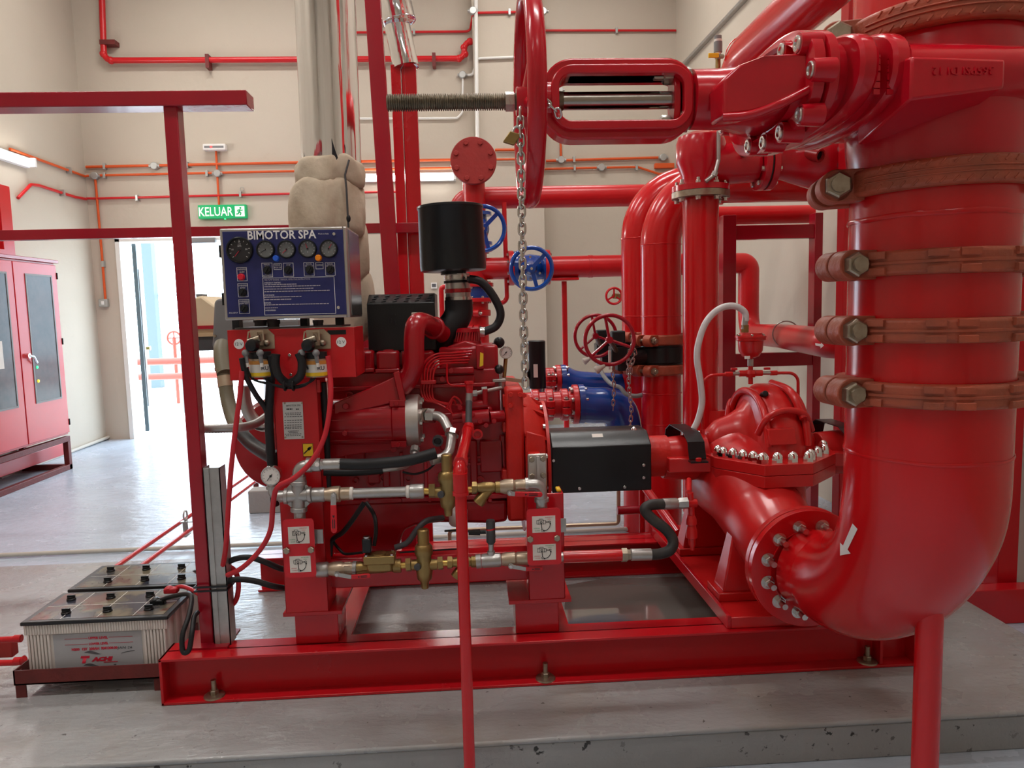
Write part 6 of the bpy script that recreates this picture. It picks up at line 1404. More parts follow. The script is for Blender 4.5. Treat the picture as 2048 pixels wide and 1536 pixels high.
# cross
m = MB(); m.cyl(at(572, 992, YU), at(624, 989, YU), 13.5*e, n=24); m.cyl(at(597, 962, YU), at(597, 1022, YU), 13.5*e, n=24)
for a, b in (((569, 992), (577, 992)), ((616, 990), (624, 989)), ((597, 961), (597, 969)), ((598, 1014), (598, 1023))): m.cyl(at(*a, YU), at(*b, YU), 16.5*e, n=24)
c = at(597, 991, YU)
for k in range(4):
    a = R(45+90*k); d = Vector((math.cos(a), 0, math.sin(a))); m.obox(c+d*.030, d, YP, d.cross(YP), .016, .004, .014)
m.build('cross_fitting', 'galv', U, bevel=.002)
cylp('down_pipe', (599, 1020), (601, 1060), 11.5, 'galv', U)
MB().tube(fillet(P((597, 964, YU), (597, 932, YU), (636, 931, YU)), .045, 8), 12*e, 24).build('top_elbow', 'galv', U)
m = MB(); m.cyl(at(597, 952, YU), at(597, 964, YU), 15*e, n=24); m.cyl(at(613, 930, YU), at(624, 930, YU), 15*e, n=24); m.build('elbow_band', 'galv', U)
lath('hose_union', (624, 930), (648, 929), [(0, 10), (.2, 10), (.22, 14), (.7, 14), (.72, 11), (1, 11)], 'galv', U, 8)
MB().cyl(at(634, 929, YU-.022), at(634, 929, YU-.030), 4.5*e, n=14).build('white_plug', 'white', U)
lath('hose_ferrule', (647, 929), (681, 928), [(0, 10), (.02, 11.5), (1, 11.5)], 'galv', U)
tag(MB().tube(spline(P((679, 928, YU), (720, 929, YU), (770, 926, YU-.005), (820, 920, YU-.005), (872, 906, YU+.01)), 7), 11.5*e, 20).build('water_hose', 'rubber'), 'thick black rubber hose along the engine above the upper water line', 'hose')
tag(MB().tube(spline(P((648, 944, YU+.05), (700, 945, YU+.05), (766, 940, YU+.05)), 6), 8*e, 16).build('water_hose', 'rubber'), 'thinner black hose tucked just under the thick black hose', 'hose')
MB().tube(spline(P((765, 940, YU+.05), (795, 936, YU+.06), (815, 930, YU+.12), (828, 915, YU+.14)), 5), 5.5*e, 14).build('silver_tail', 'galv', U)
# gauge branch
MB().tube(fillet(P((571, 992, YU), (546, 994, YU), (543, 966, YU)), .03, 8), 8.5*e, 18).build('gauge_elbow', 'galv', U)
m = MB(); m.cyl(at(558, 993, YU), at(572, 992, YU), 12*e, n=18); m.cyl(at(543, 972, YU), at(543, 978, YU), 10.5*e, n=18); m.build('elbow_band', 'galv', U)
press_gauge('pressure_gauge', 'round white pressure gauge at the left end of the upper water line', 541.5, 952, YU-.012, 19.5*e, (543, 974, YU), -2.25)
# right run
lath('socket', (624, 990), (651, 989), [(0, 13), (.1, 15), (.9, 15), (1, 13)], 'galv', U)
bv = lath('ball_valve', (650, 989), (704, 987), [(0, 13), (.15, 14.5), (.3, 16.5), (.55, 16.5), (.6, 13), (1, 13)], 'bronze_tan', U)
lath('valve_hex', (684, 988), (698, 987.5), [(0, 13.5), (1, 13.5)], 'bronze_tan', bv, 6)
def lever(nm, par, piv, pts_, Y, w=6.2, stub=None):
    c = at(*piv, Y); h = MB().cyl(c, c+YP*.03, 5.5*e, n=14).build('lever_hub', 'galv', par); bolt(h, c, FWD, 4*e, .005, 'steel')
    a, b = at(*pts_[0], Y), at(*pts_[1], Y); q, r_ = at(*pts_[1], Y), at(*pts_[2], Y)
    MB().bar(c, b, w*1.7*e, .004, (0, 1, 0)).build('lever_tang', 'galv', h)
    d = (r_-q); ax_, u_, v_ = frame(d, (0, 1, 0)); hw_ = w*e; ol = []
    for k in range(9): a_ = R(-90+k*22.5); ol.append(r_-ax_*hw_+ax_*math.cos(a_)*hw_+v_*math.sin(a_)*hw_)
    ol = [q-v_*hw_*.95]+ol+[q+v_*hw_*.95]
    g_ = MB().prism([p-YP*.005 for p in ol], YP*.009).build('lever_grip', 'red_plastic', h, bevel=.002)
    mk = MB(); o5 = q+d*.36-YP*.0056; mk.prism([o5-v_*hw_*.42, o5+v_*hw_*.42, o5+ax_*hw_*.9], YP*.0004); mk.build('grip_mark', 'ink', g_)
    for s5 in (-.28, .3): MB().bar(q+d*.5+v_*hw_*s5-YP*.0056, q+d*.82+v_*hw_*s5-YP*.0056, hw_*.26, .0004, (0, 1, 0)).build('grip_mark', 'ink', g_)
lever('lever', bv, (667, 990), ((667, 990), (667, 1010), (668.5, 1066)), YU-.032)
lath('straight_pipe', (703, 987), (818, 983), [(0, 10.5), (1, 10.5)], 'galv', U)
for a, b in (((699, 987), (707, 986.7)), ((812, 983.3), (820, 983))): lath('thread_tape', a, b, [(0, 11), (.2, 13.2), (.8, 13), (1, 11.5)], 'paper', U)
lath('socket', (820, 983), (848, 982), [(0, 14), (.08, 15), (.92, 15), (1, 14)], 'galv', U)
lath('nipple', (848, 982), (860, 982), [(0, 7), (1, 7)], 'brass_bright', U); lath('hex_nut', (858, 982), (870, 981.5), [(0, 14.5), (1, 14.5)], 'brass', U, 6)
def prv(par, cx, cy, top, Y, capw=11):
    q = lambda x, y: (cx+x, cy+y)
    b = lath('regulator_body', q(-2, -40), q(1, 48), [(0, 14), (.05, 18), (.2, 19), (.28, 15), (.55, 17), (.62, 17), (.78, 15), (.85, 9), (1, 7.5)], 'brass', par, Y=Y)
    lath('regulator_cap', q(-2, -38), (cx-3, top), [(0, 14), (.08, capw), (.94, capw), (1, capw*.8)], 'brass', b, Y=Y)
    lath('side_port', q(-26, 2), q(26, 1), [(0, 10.5), (.2, 11.5), (.8, 11.5), (1, 10.5)], 'brass', b, Y=Y)
    c = at(*q(-14, 6), Y-.025); MB().lathe(c, FWD-XP*.4, [(-.02, 7*e), (.004, 7*e), (.005, 4*e)], 16).build('gauge_plug', 'grey_dark', b)
    return b
prv(U, 896, 983, 908, YU)
lath('hex_nut', (924, 981), (934, 980), [(0, 13), (1, 13)], 'brass', U, 6); lath('nipple', (932, 980), (946, 979), [(0, 7), (1, 7)], 'brass_bright', U)
def strainer(par, x0, x1, y, Y, leg):
    b = lath('strainer_body', (x0, y), (x1, y-2), [(0, 11), (.18, 11), (.2, 9), (.4, 11.5), (.7, 11.5), (.82, 9), (.84, 12), (1, 12)], 'brass', par, Y=Y)
    lath('strainer_leg', ((x0+x1)/2+8, y), leg, [(0, 10), (.6, 10.5), (.65, 12), (1, 12)], 'brass', b, Y=Y)
    lath('strainer_hex', (x0, y), (x0+9, y), [(0, 13), (1, 13)], 'brass', b, 6, Y=Y)
strainer(U, 944, 1000, 976, YU, (956, 1006))
bv = lath('ball_valve', (1000, 974), (1052, 971), [(0, 12), (.2, 15.5), (.5, 15.5), (.58, 12), (.62, 13.5), (1, 13.5)], 'bronze_tan', U)
lever('lever', bv, (1020, 987), ((1020, 987), (1030, 988), (1085, 989)), YU-.032, 5.2)
lath('end_ring', (1050, 971), (1056, 971), [(0, 16), (1, 16)], 'galv', U)
MB().tube(fillet(P((1055, 971, YU), (1081, 970, YU), (1083, 1004, YU)), .05, 8), 12.5*e, 24).build('end_elbow', 'galv', U)
cylp('elbow_band', (1083, 996), (1083.5, 1003), 15, 'galv', U); cylp('down_pipe', (1083, 1000), (1084, 1035), 11.5, 'galv', U)
# lower line ---------------------------------------------------------
YL = 2.48
L = thing('lower_water_line', 'lower bypass water line of brass valves across the engine', 'pipework', at(650, 1145, YL))
lath('socket', (634, 1140), (658, 1138.5), [(0, 15), (.2, 15.5), (.85, 15.5), (1, 13)], 'galv', L, Y=YL)
bv = lath('ball_valve', (656, 1138.5), (706, 1136), [(0, 12), (.2, 14.5), (.55, 14.5), (.6, 12.5), (1, 12.5)], 'bronze_tan', L, Y=YL); lath('valve_hex', (690, 1137), (702, 1136.5), [(0, 14), (1, 14)], 'bronze_tan', bv, 6, Y=YL)
lever('lever', bv, (674, 1149), ((674, 1149), (703, 1154), (741, 1151)), YL-.032, 4.6)
lath('end_ring', (706, 1136), (713, 1136), [(0, 14), (1, 14)], 'galv', L, Y=YL)
sv = lath('solenoid_valve', (714, 1136), (802, 1131), [(0, 13), (.10, 13), (.14, 11), (.3, 13), (.6, 13), (.8, 11), (.84, 14), (1, 14)], 'brass', L, Y=YL)
m = MB(); c = at(760, 1116, YL); m.obox(c, XP, YP, ZP, 32*e, .030, 9*e); m.build('solenoid_bonnet', 'brass', sv, bevel=.004)
MB().lathe(c+ZP*.012, ZP, [(0, 15*e), (.007, 14*e), (.008, 6*e)], 24).build('bonnet_disc', 'brass', sv); MB().obox(at(760, 1130, YL), XP, YP, ZP, 26*e, .024, 12*e).build('solenoid_base', 'brass', sv, bevel=.008)
for dx in (-26, 26): 
    for yy in (-.022, .022): bolt(sv, c+Vector((dx*e, yy, 9*e)), ZP, 4*e, .005, 'steel')
cl_ = at(734, 1090, YL); MB().obox(cl_, XP, YP, ZP, 9*e, .016, 15*e).build('solenoid_coil', 'black', sv, bevel=.004); MB().lathe(cl_+ZP*15*e, ZP, [(0, 7*e), (.006, 7*e), (.007, 5*e)], 16).build('coil_nut', 'steel', sv)
lath('nipple', (802, 1131), (814, 1130), [(0, 7), (1, 7)], 'brass_bright', L, Y=YL); lath('hex_nut', (812, 1130), (822, 1129), [(0, 14), (1, 14)], 'brass', L, 6, Y=YL)
prv(L, 849, 1128, 1058, YL, 12)
lath('hex_nut', (876, 1127), (886, 1126), [(0, 14), (1, 14)], 'brass', L, 6, Y=YL); lath('nipple', (884, 1126), (896, 1126), [(0, 7), (1, 7)], 'brass_bright', L, Y=YL)
strainer(L, 895, 952, 1125, YL, (912, 1154))
lath('end_ring', (952, 1123), (962, 1122), [(0, 14.5), (1, 14.5)], 'galv', L, Y=YL); lath('tee', (963, 1122), (1002, 1119.5), [(0, 13), (.1, 14.5), (.9, 14.5), (1, 13)], 'galv', L, Y=YL)
MB().cyl(at(983, 1120, YL), at(982, 1102, YL), 8*e, n=18).build('tee_branch', 'galv', L)
ps = thing('pressure_switch', 'dark grey pressure sensor standing on the lower water line', 'sensor', at(982, 1100, YL))
lath('stem', (982, 1104), (982, 1086), [(0, 5), (1, 6)], 'galv', ps, Y=YL); lath('sensor_body', (982, 1088), (981, 1040), [(0, 6), (.1, 9.5), (.95, 9.5), (1, 8.5)], 'grey_dark', ps, Y=YL)
lath('collar', (981.5, 1059), (981, 1056), [(0, 9.8), (1, 9.8)], 'red', ps, Y=YL)
MB().lathe(at(972, 1064, YL), -XP, [(0, .007), (.02, .007), (.021, .011), (.06, .008)], 12).build('plug', 'black', ps); MB().tube(P((945, 1064, YL), (915, 1060, YL+.05), (890, 1062, YL+.08)), .004, 8).build('lead', 'rubber', ps)
bv = lath('ball_valve', (1003, 1119), (1056, 1116), [(0, 12), (.2, 14.5), (.5, 14.5), (.55, 12), (.6, 14), (1, 14)], 'bronze_tan', L, Y=YL)
lever('lever', bv, (1022, 1133), ((1022, 1133), (1052, 1138), (1086, 1137)), YL-.032, 4.4)
lath('hidden_run', (1054, 1116), (1140, 1113), [(0, 10), (1, 10)], 'galv', L, Y=YL)
lath('red_run', (1126, 1114), (1246, 1110), [(0, 12.5), (1, 12.5)], 'red_pipe', L, Y=YL)
tag(MB().tube(spline(P((1290, 1109, YL), (1318, 1108, YL), (1340, 1100, YL), (1346, 1082, YL+.01), (1333, 1060, YL+.02), (1305, 1038, YL+.03), (1290, 1020, YL+.04), (1302, 1010, YL+.05), (1330, 1008, YL+.06)), 7), 11.5*e, 20).build('bypass_hose', 'rubber_dusty'), 'dusty black S-shaped hose linking the lower water line to the pump', 'hose')
lath('hose_nut', (1243, 1110), (1262, 1109.5), [(0, 15), (.55, 15), (.6, 12), (1, 11)], 'bolt_dull', L, 6, Y=YL); lath('hose_ferrule', (1260, 1109.5), (1302, 1108.5), [(0, 10), (.05, 12.5), (1, 12.5)], 'galv', L, Y=YL)
lath('hose_ferrule', (1326, 1008, YL+.06), (1356, 1007, YL+.06), [(0, 12), (.9, 12), (1, 10)], 'galv', L); lath('hose_nut', (1354, 1007, YL+.06), (1375, 1006, YL+.06), [(0, 10), (.3, 12.5), (1, 12.5)], 'galv', L, 6)
rl = thing('relief_line', 'slim red vertical fitting where the S-shaped hose meets the pump', 'fitting', at(1381, 1090, YL+.07))
lath('tube', (1380, 985, YL+.07), (1383, 1030, YL+.07), [(0, 7), (1, 7)], 'red_pump', rl); lath('valve_body', (1382, 1030, YL+.07), (1384, 1090, YL+.07), [(0, 8), (.15, 12), (.3, 12), (.32, 9), (.5, 12), (.75, 12), (.78, 8), (1, 7)], 'red_pump', rl); 
MB().cyl(at(1374, 1007, YL+.065), at(1392, 1006, YL+.07), 9*e, n=14).build('side_port', 'red_pump', rl); MB().cyl(at(1378, 985, YL+.07), at(1378, 960, YL+.25), 6*e, n=14).build('elbow_pipe', 'red_pump', rl); lath('drain_tip', (1384, 1088, YL+.07), (1385, 1100, YL+.07), [(0, 6), (1, 4)], 'red_pump', rl)
# wires around the sump
def cab2(lab, pts_, r, n='engine_wire'): tag(MB().tube(spline(P(*pts_), 6), r, 8).build(n, 'rubber'), lab, 'wire')
cab2('black wire loop from the solenoid coil up behind the pipe', [(748, 1092, 2.50), (752, 1060, 2.52), (748, 1030, 2.55), (732, 1005, 2.58)], .007)
cab2('black wire harness dropping along the sump side', [(728, 1006, 2.58), (705, 1040, 2.58), (685, 1065, 2.58), (665, 1080, 2.60), (660, 1112, 2.60)], .009)
cab2('black wire running right from the harness to the solenoid', [(665, 1082, 2.60), (680, 1100, 2.58), (692, 1108, 2.57), (725, 1105, 2.55)], .005)
cab2('thin black wire along the red engine rail', [(800, 1105, 2.57), (835, 1103, 2.57), (880, 1100, 2.57), (925, 1097, 2.57)], .003)
cab2('thin black wire hanging under the thick hose', [(805, 944, 2.70), (830, 948, 2.70), (855, 940, 2.69), (872, 925, 2.68)], .004)
tag(MB().tube(spline(P((790, 1095, 2.62), (815, 1085, 2.62), (835, 1058, 2.63), (855, 1041, 2.66), (885, 1036, 2.74)), 6), 6.5*e, 12).build('drain_tube', 'grey_dark'), 'grey drain tube curving out from under the sump', 'tube')
# ------------------------------------------------------------------ tall foreground drain pipe
YD = 2.02
t = thing('drain_pipe', 'slim red pipe dropping straight down in front of the skid', 'pipe', (at(940, 1536, YD).x, YD, 0))
a = at(937, 855, 2.55); b = at(917, 932, YD); b = Vector((at(930, 1250, YD).x, YD, b.z))
MB().tube(fillet([a, b, Vector((b.x, YD, .02))], .04, 8), .0165, 20).build('pipe', 'red_pipe', t)
d = (b-a).normalized(); MB().cyl(b-d*.065, b-d*.02, .0205, n=20).build('elbow_socket', 'red_pipe', t); MB().cyl(b-ZP*.075, b-ZP*.02, .0205, n=20).build('elbow_socket', 'red_pipe', t); MB().sphere(b-d*.018-ZP*.018, .021, 18, 10).build('elbow_body', 'red_pipe', t); MB().cyl(b-ZP*.082, b-ZP*.072, .0225, n=20).build('elbow_rim', 'red_pipe', t)
MB().cyl(a, at(938, 800, 2.60), .0115, n=16).build('grey_hose', 'grey_dark', t); MB().cyl(at(938, 804, 2.60), at(939, 786, 2.60), .0125, n=14).build('ferrule', 'galv', t); MB().lathe(at(939, 786, 2.60), ZP, [(0, .011), (.018, .013), (.03, .013), (.032, .016), (.042, .016)], 8).build('cap_nut', 'red', t)
MB().cyl(a-d*.01, a+d*.06, .0195, .021, n=20).build('socket', 'red_pipe', t)
MB().cyl((b.x, YD, 0), (b.x, YD, .012), .03, n=20).build('floor_flange', 'red_pipe', t)
# ------------------------------------------------------------------ back pipe run with blue gate valves
YK = 5.8; k_ = S(YK)
def flange(parent, c, ax, r, th, matn, nb=8, bm='steel', bs=.012, nm='flange', br=.8):
    c = Vector(c); a = Vector(ax).normalized(); f = MB().lathe(c, a, [(-th/2, r), (th/2, r)], 36).build(nm, matn, parent, bevel=.003)
    for s in (1, -1):
        for i in range(nb):
            _, u, v = frame(a); t_ = 2*math.pi*(i+.5)/nb; bolt(f, c+a*s*th/2+u*math.cos(t_)*r*br+v*math.sin(t_)*r*br, a*s, bs, bs*1.1, bm)
    return f
t = thing('header_riser', 'red riser with a blank flange facing the room, behind the air cleaner', 'pipe', (at(952, 900, YK).x, YK, 0))
rx = at(952, 520, YK).x; zf_ = at(947, 321, YK-.2).z
MB().cyl((rx, YK, 0), (rx, YK, zf_-.0), .085, n=36).build('riser', 'red_wall', t)
MB().sphere((rx, YK, zf_), .086, 28, 14).build('riser_top', 'red_wall', t)
cbf = at(947, 321, YK-.16); MB().cyl((rx, YK, zf_), (cbf.x, YK-.15, zf_), .085, n=32).build('branch', 'red_wall', t)
f = MB().lathe((cbf.x, YK-.14, cbf.z), FWD, [(-.03, .172), (.022, .172), (.026, .168)], 48).build('blank_flange', 'red_rust2', t)
for k in range(8):
    a = R(22.5+45*k); bolt(f, (cbf.x+math.cos(a)*.138, YK-.166, cbf.z+math.sin(a)*.138), FWD, .020, .012, 'red_rust2')
zh = at(1150, 393, YK+.1).z; x1_ = at(1345, 390, YK+.1).x
MB().tube(fillet([(rx-.12, YK+.1, zh-.35), (rx-.12, YK+.1, zh), (x1_+.4, YK+.1, zh)], .12, 8), .084, 32).build('upper_run', 'red_wall', t)
zl_ = at(1170, 533, YK).z
MB().cyl((rx, YK, zl_), (at(1020, 540, YK).x, YK, zl_), .084, n=32).build('tee_branch', 'red_wall', t)
flange(t, (rx, YK, at(960, 500, YK).z), ZP, .125, .03, 'red_wall'); flange(t, (rx, YK, at(960, 570, YK).z), ZP, .13, .03, 'red_wall'); flange(t, (rx, YK, at(962, 600, YK).z), ZP, .13, .03, 'red_wall')
MB().cyl((rx, YK, at(960, 572, YK).z), (rx, YK, at(960, 598, YK).z), .095, n=30).build('check_valve', 'blue_bright', t)
flange(t, (at(1022, 540, YK).x, YK, zl_), XP, .135, .04, 'red_wall')
# gate valves
def blue_gate(lab, c, ax_pipe, wheel_c, Rw):
    t = thing('blue_gate_valve', lab, 'valve', c, 'blue gate valves on the back run'); c = Vector(c); ax = Vector(ax_pipe)
    MB().lathe(c, ax, [(-.125, .13), (-.10, .13), (-.098, .09), (0, .105), (.098, .09), (.10, .13), (.125, .13)], 32).build('body', 'blue_bright', t)
    w = Vector(wheel_c); d = (w-c).normalized(); MB().lathe(c, d, [(0, .10), (.09, .095), (.12, .07), (.19, .045), ((w-c).length-.02, .03)], 24).build('bonnet', 'blue_bright', t)
    h = MB().torus(w, d, Rw, .016, 40, 10, .024).build('handwheel', 'blue_bright', t); MB().lathe(w, d, [(-.02, .03), (.02, .03)], 18).build('hub', 'blue_bright', h)
    _, u, v = frame(d)
    for k in range(3):
        a = R(75+120*k); e_ = u*math.cos(a)+v*math.sin(a); MB().bar(w, w+e_*Rw, .028, .016, d).build('spoke', 'blue_bright', h)
    bolt(h, w+d*.02, d, .012, .012, 'steel', name='wheel_nut')
    for k in range(6):
        a = R(60*k); e_ = u*math.cos(a)+v*math.sin(a); bolt(t, c+d*.10+e_*.082, d, .011, .014, 'steel')
    return t
g2x = at(1060, 540, YK).x
blue_gate('blue gate valve in the horizontal run, fully visible beside the hanging chain', (g2x, YK, zl_), XP, at(1063, 537, YK-.36), .150)
wc = at(966, 457, YK-.36); blue_gate('blue gate valve on the riser, half hidden behind the black air cleaner', (rx, YK, at(960, 458, YK).z), ZP, wc, .158)
MB().cyl((g2x+.12, YK, zl_), (at(1497, 600, YK).x-.12, YK, zl_), .084, n=32).build('lower_run', 'red_wall', t)
flange(t, (at(1094, 535, YK).x, YK, zl_), XP, .135, .04, 'red_wall')
for px in (1178, 1183): MB().lathe((at(px, 530, YK).x, YK, zl_), XP, [(-.006, .088), (.006, .088)], 32).build('weld_bead', 'red_wall', t)
for py in (626, 656):
    coupling('riser_coupling', ('upper' if py < 640 else 'lower')+' red coupling on the riser below the air cleaner hose', (rx, YK, at(962, py, YK).z), .085, .055, (0, 0, R(75)), 'red_wall', False, 'riser couplings', 'steel', False)
t = thing('drain_line', 'thin red drain tube hanging beside the blue gate valves', 'tube', at(1010, 420, YK))
MB().tube(fillet(P((1008, 405, YK), (1012, 530, YK), (1014, 604, YK), (990, 608, YK)), .06), .018, 12).build('tube', 'red_wall', t)
tag(MB().tube(fillet(P((896, 574, YK), (882, 574, YK), (885, 660, YK))+[Vector((at(885, 660, YK).x, YK, 0))], .06), .02, 12).build('small_riser', 'red_wall'), 'thin red tube bending down left of the steel air duct', 'tube')
tag(MB().pbox(1310, 326, 1349, 336, WY-.03, YW-.003).build('orange_marker', 'orange', bevel=.005), 'short orange marker box at the right end of the orange conduits', 'box')
c = at(868, 571, YW-.02); t = thing('wall_sign', 'tiny square notice on the back wall beside the air duct', 'sign', c)
MB().box(c.x-.035, c.x+.035, YW-.03, YW, c.z-.035, c.z+.035).build('plate', 'white', t); MB().box(c.x-.025, c.x+.025, YW-.031, YW-.03, c.z-.02, c.z+.02).build('print', 'ink_grey', t)
c = at(793, 582, YW-.02); t = thing('wall_notice', 'faded red printed notice low on the back wall between the posts', 'sign', c)
MB().box(c.x-.07, c.x+.07, YW-.004, YW, c.z-.05, c.z+.05).build('sheet', 'white', t)
for k in range(4): MB().box(c.x-.06, c.x+.06, YW-.0045, YW-.004, c.z+.03-k*.022, c.z+.038-k*.022).build('print_line', 'ink_red', t)
# pipe stand
sp = at(1128, 560, YK); t = thing('pipe_stand', 'slender red pipe stand with a cradle under the back run', 'stand', (sp.x, YK, 0))
MB().cyl((sp.x, YK, 0), (sp.x, YK, sp.z-.01), .022, n=16).build('post', 'red_wall', t); MB().box(sp.x-.11, sp.x+.11, YK-.06, YK+.06, zl_-.105, zl_-.085).build('cradle', 'red_wall', t, bevel=.003); MB().box(sp.x-.1, sp.x+.1, YK-.1, YK+.1, 0, .012).build('foot', 'red_wall', t)
# elbow, drop and the arrowed forward run
t = thing('return_pipe', 'red pipe dropping through an elbow and coming forward with a white arrow', 'pipe', at(1495, 660, YK))
xe = at(1497, 600, YK).x; pts_ = [Vector((xe-.1, YK, zl_))-XP*.02, Vector((xe, YK, zl_)), Vector((xe, YK, at(1500, 668, YK).z)), at(1560, 672, 4.9), at(1668, 687, 3.62), Vector((XR-.02, 3.62, at(1668, 687, 3.62).z))]
MB().tube(fillet(pts_, [.19, .18, .3, .12], 9), .080, 30).build('pipe', 'red_wall', t, ang=60)
a = at(1572, 668, 4.65); MB().torus(a, at(1700, 692, 3.3)-at(1560, 672, 4.9), .082, .004, 30, 6).build('wire_band', 'galv', t)
m = MB(); yb_ = 3.62; q = [(1630, 686), (1642, 688), (1642, 685), (1648, 691), (1641, 697), (1641, 693), (1631, 691)]
fa_ = [at(px, py, 3.72-(px-1630)*.012) for px, py in q]; m.v += fa_; m.f.append(tuple(range(len(fa_)))); o_ = m.build('flow_arrow', 'ink_white', t, ang=0)
# ------------------------------------------------------------------ jockey pump and grooved manifold
YJ = 4.5
t = thing('jockey_pump', 'slim black vertical jockey pump motor behind the bell housing', 'pump', (at(1072, 800, YJ).x, YJ, 0))
jx = at(1073, 700, YJ).x; z1, z0 = at(1072, 681, YJ).z, at(1072, 776, YJ).z; rj = .054
MB().lathe((jx, YJ, z0), ZP, [(0, rj), (z1-z0-.06, rj), (z1-z0-.055, rj*1.02), (z1-z0-.005, rj*1.02), (z1-z0, rj*.9)], 28).build('motor', 'black', t)
MB().lathe((jx, YJ, z0-.09), ZP, [(0, rj*.82), (.09, rj*.82)], 24).build('stage_sleeve', 'panel_steel', t)
MB().box(jx-.08, jx-.055, YJ-.03, YJ+.03, z0+.05, z0+.12).build('terminal_box', 'black', t, bevel=.004); MB().box(jx-.025, jx+.0, YJ-rj-.004, YJ-rj+.006, z0+.07, z0+.15).build('rating_label', 'paper', t)
MB().lathe((jx, YJ, z0-.14), ZP, [(0, rj*1.3), (.04, rj*1.3), (.05, rj)], 24).build('pump_head', 'black', t); MB().cyl((jx, YJ, 0), (jx, YJ, z0-.13), rj*.85, n=24).build('pump_column', 'panel_steel', t)
def manifold(lab, x0, x1, y, Y, r, cps, xf, blue_pts, rb, grp):
    t = thing('test_manifold', lab, 'pipe', at(x0, y, Y)); a, b = at(x0, y, Y), at(xf, y-2, Y); b.z = a.z
    MB().cyl(a, b, r, n=30).build('red_run', 'red_wall', t)
    for px in cps: 
        c = at(px, y, Y); c.z = a.z; coupling('manifold_coupling', lab.split(' ')[0]+' red bolted coupling at '+('the left' if px == cps[0] else 'the right' if px == cps[-1] else 'the middle')+' of the '+grp, c, r, r*.62, Matrix(((0, 0, 1), (-1, 0, 0), (0, -1, 0))).to_euler(), 'red_wall', False, grp, 'steel', False)
    flange(t, b, XP, r*1.5, .03, 'red_wall', 8, 'steel', .013)
    v = thing('blue_strainer', 'blue cast strainer body bolted to the '+grp, 'valve', b); MB().lathe(b+XP*.018, XP, [(0, r*1.5), (.03, r*1.5)], 36).build('flange', 'blue_valve', v)
    MB().tube(spline([b+XP*.03]+[at(*p) for p in blue_pts], 7), rb, 30).build('body', 'blue_bright', v, ang=60)
    for k in range(8): a_ = R(22.5+45*k); bolt(v, b+Vector((.05, math.cos(a_)*r*1.22, math.sin(a_)*r*1.22)), XP, .013, .016, 'steel')
    return t
manifold('front red grooved manifold pipe behind the coupling guard', 1040, 1150, 812, 4.15, .075, (1070, 1098, 1128), 1150, [(1185, 811, 4.15), (1215, 812, 4.15), (1240, 826, 4.15), (1250, 880, 4.15)], .103, 'front manifold')
manifold('rear red grooved manifold pipe, shorter, above the front one', 1070, 1115, 760, 4.7, .062, (1095, 1103), 1116, [(1150, 768, 4.7), (1200, 772, 4.7), (1250, 772, 4.7)], .088, 'rear manifold')
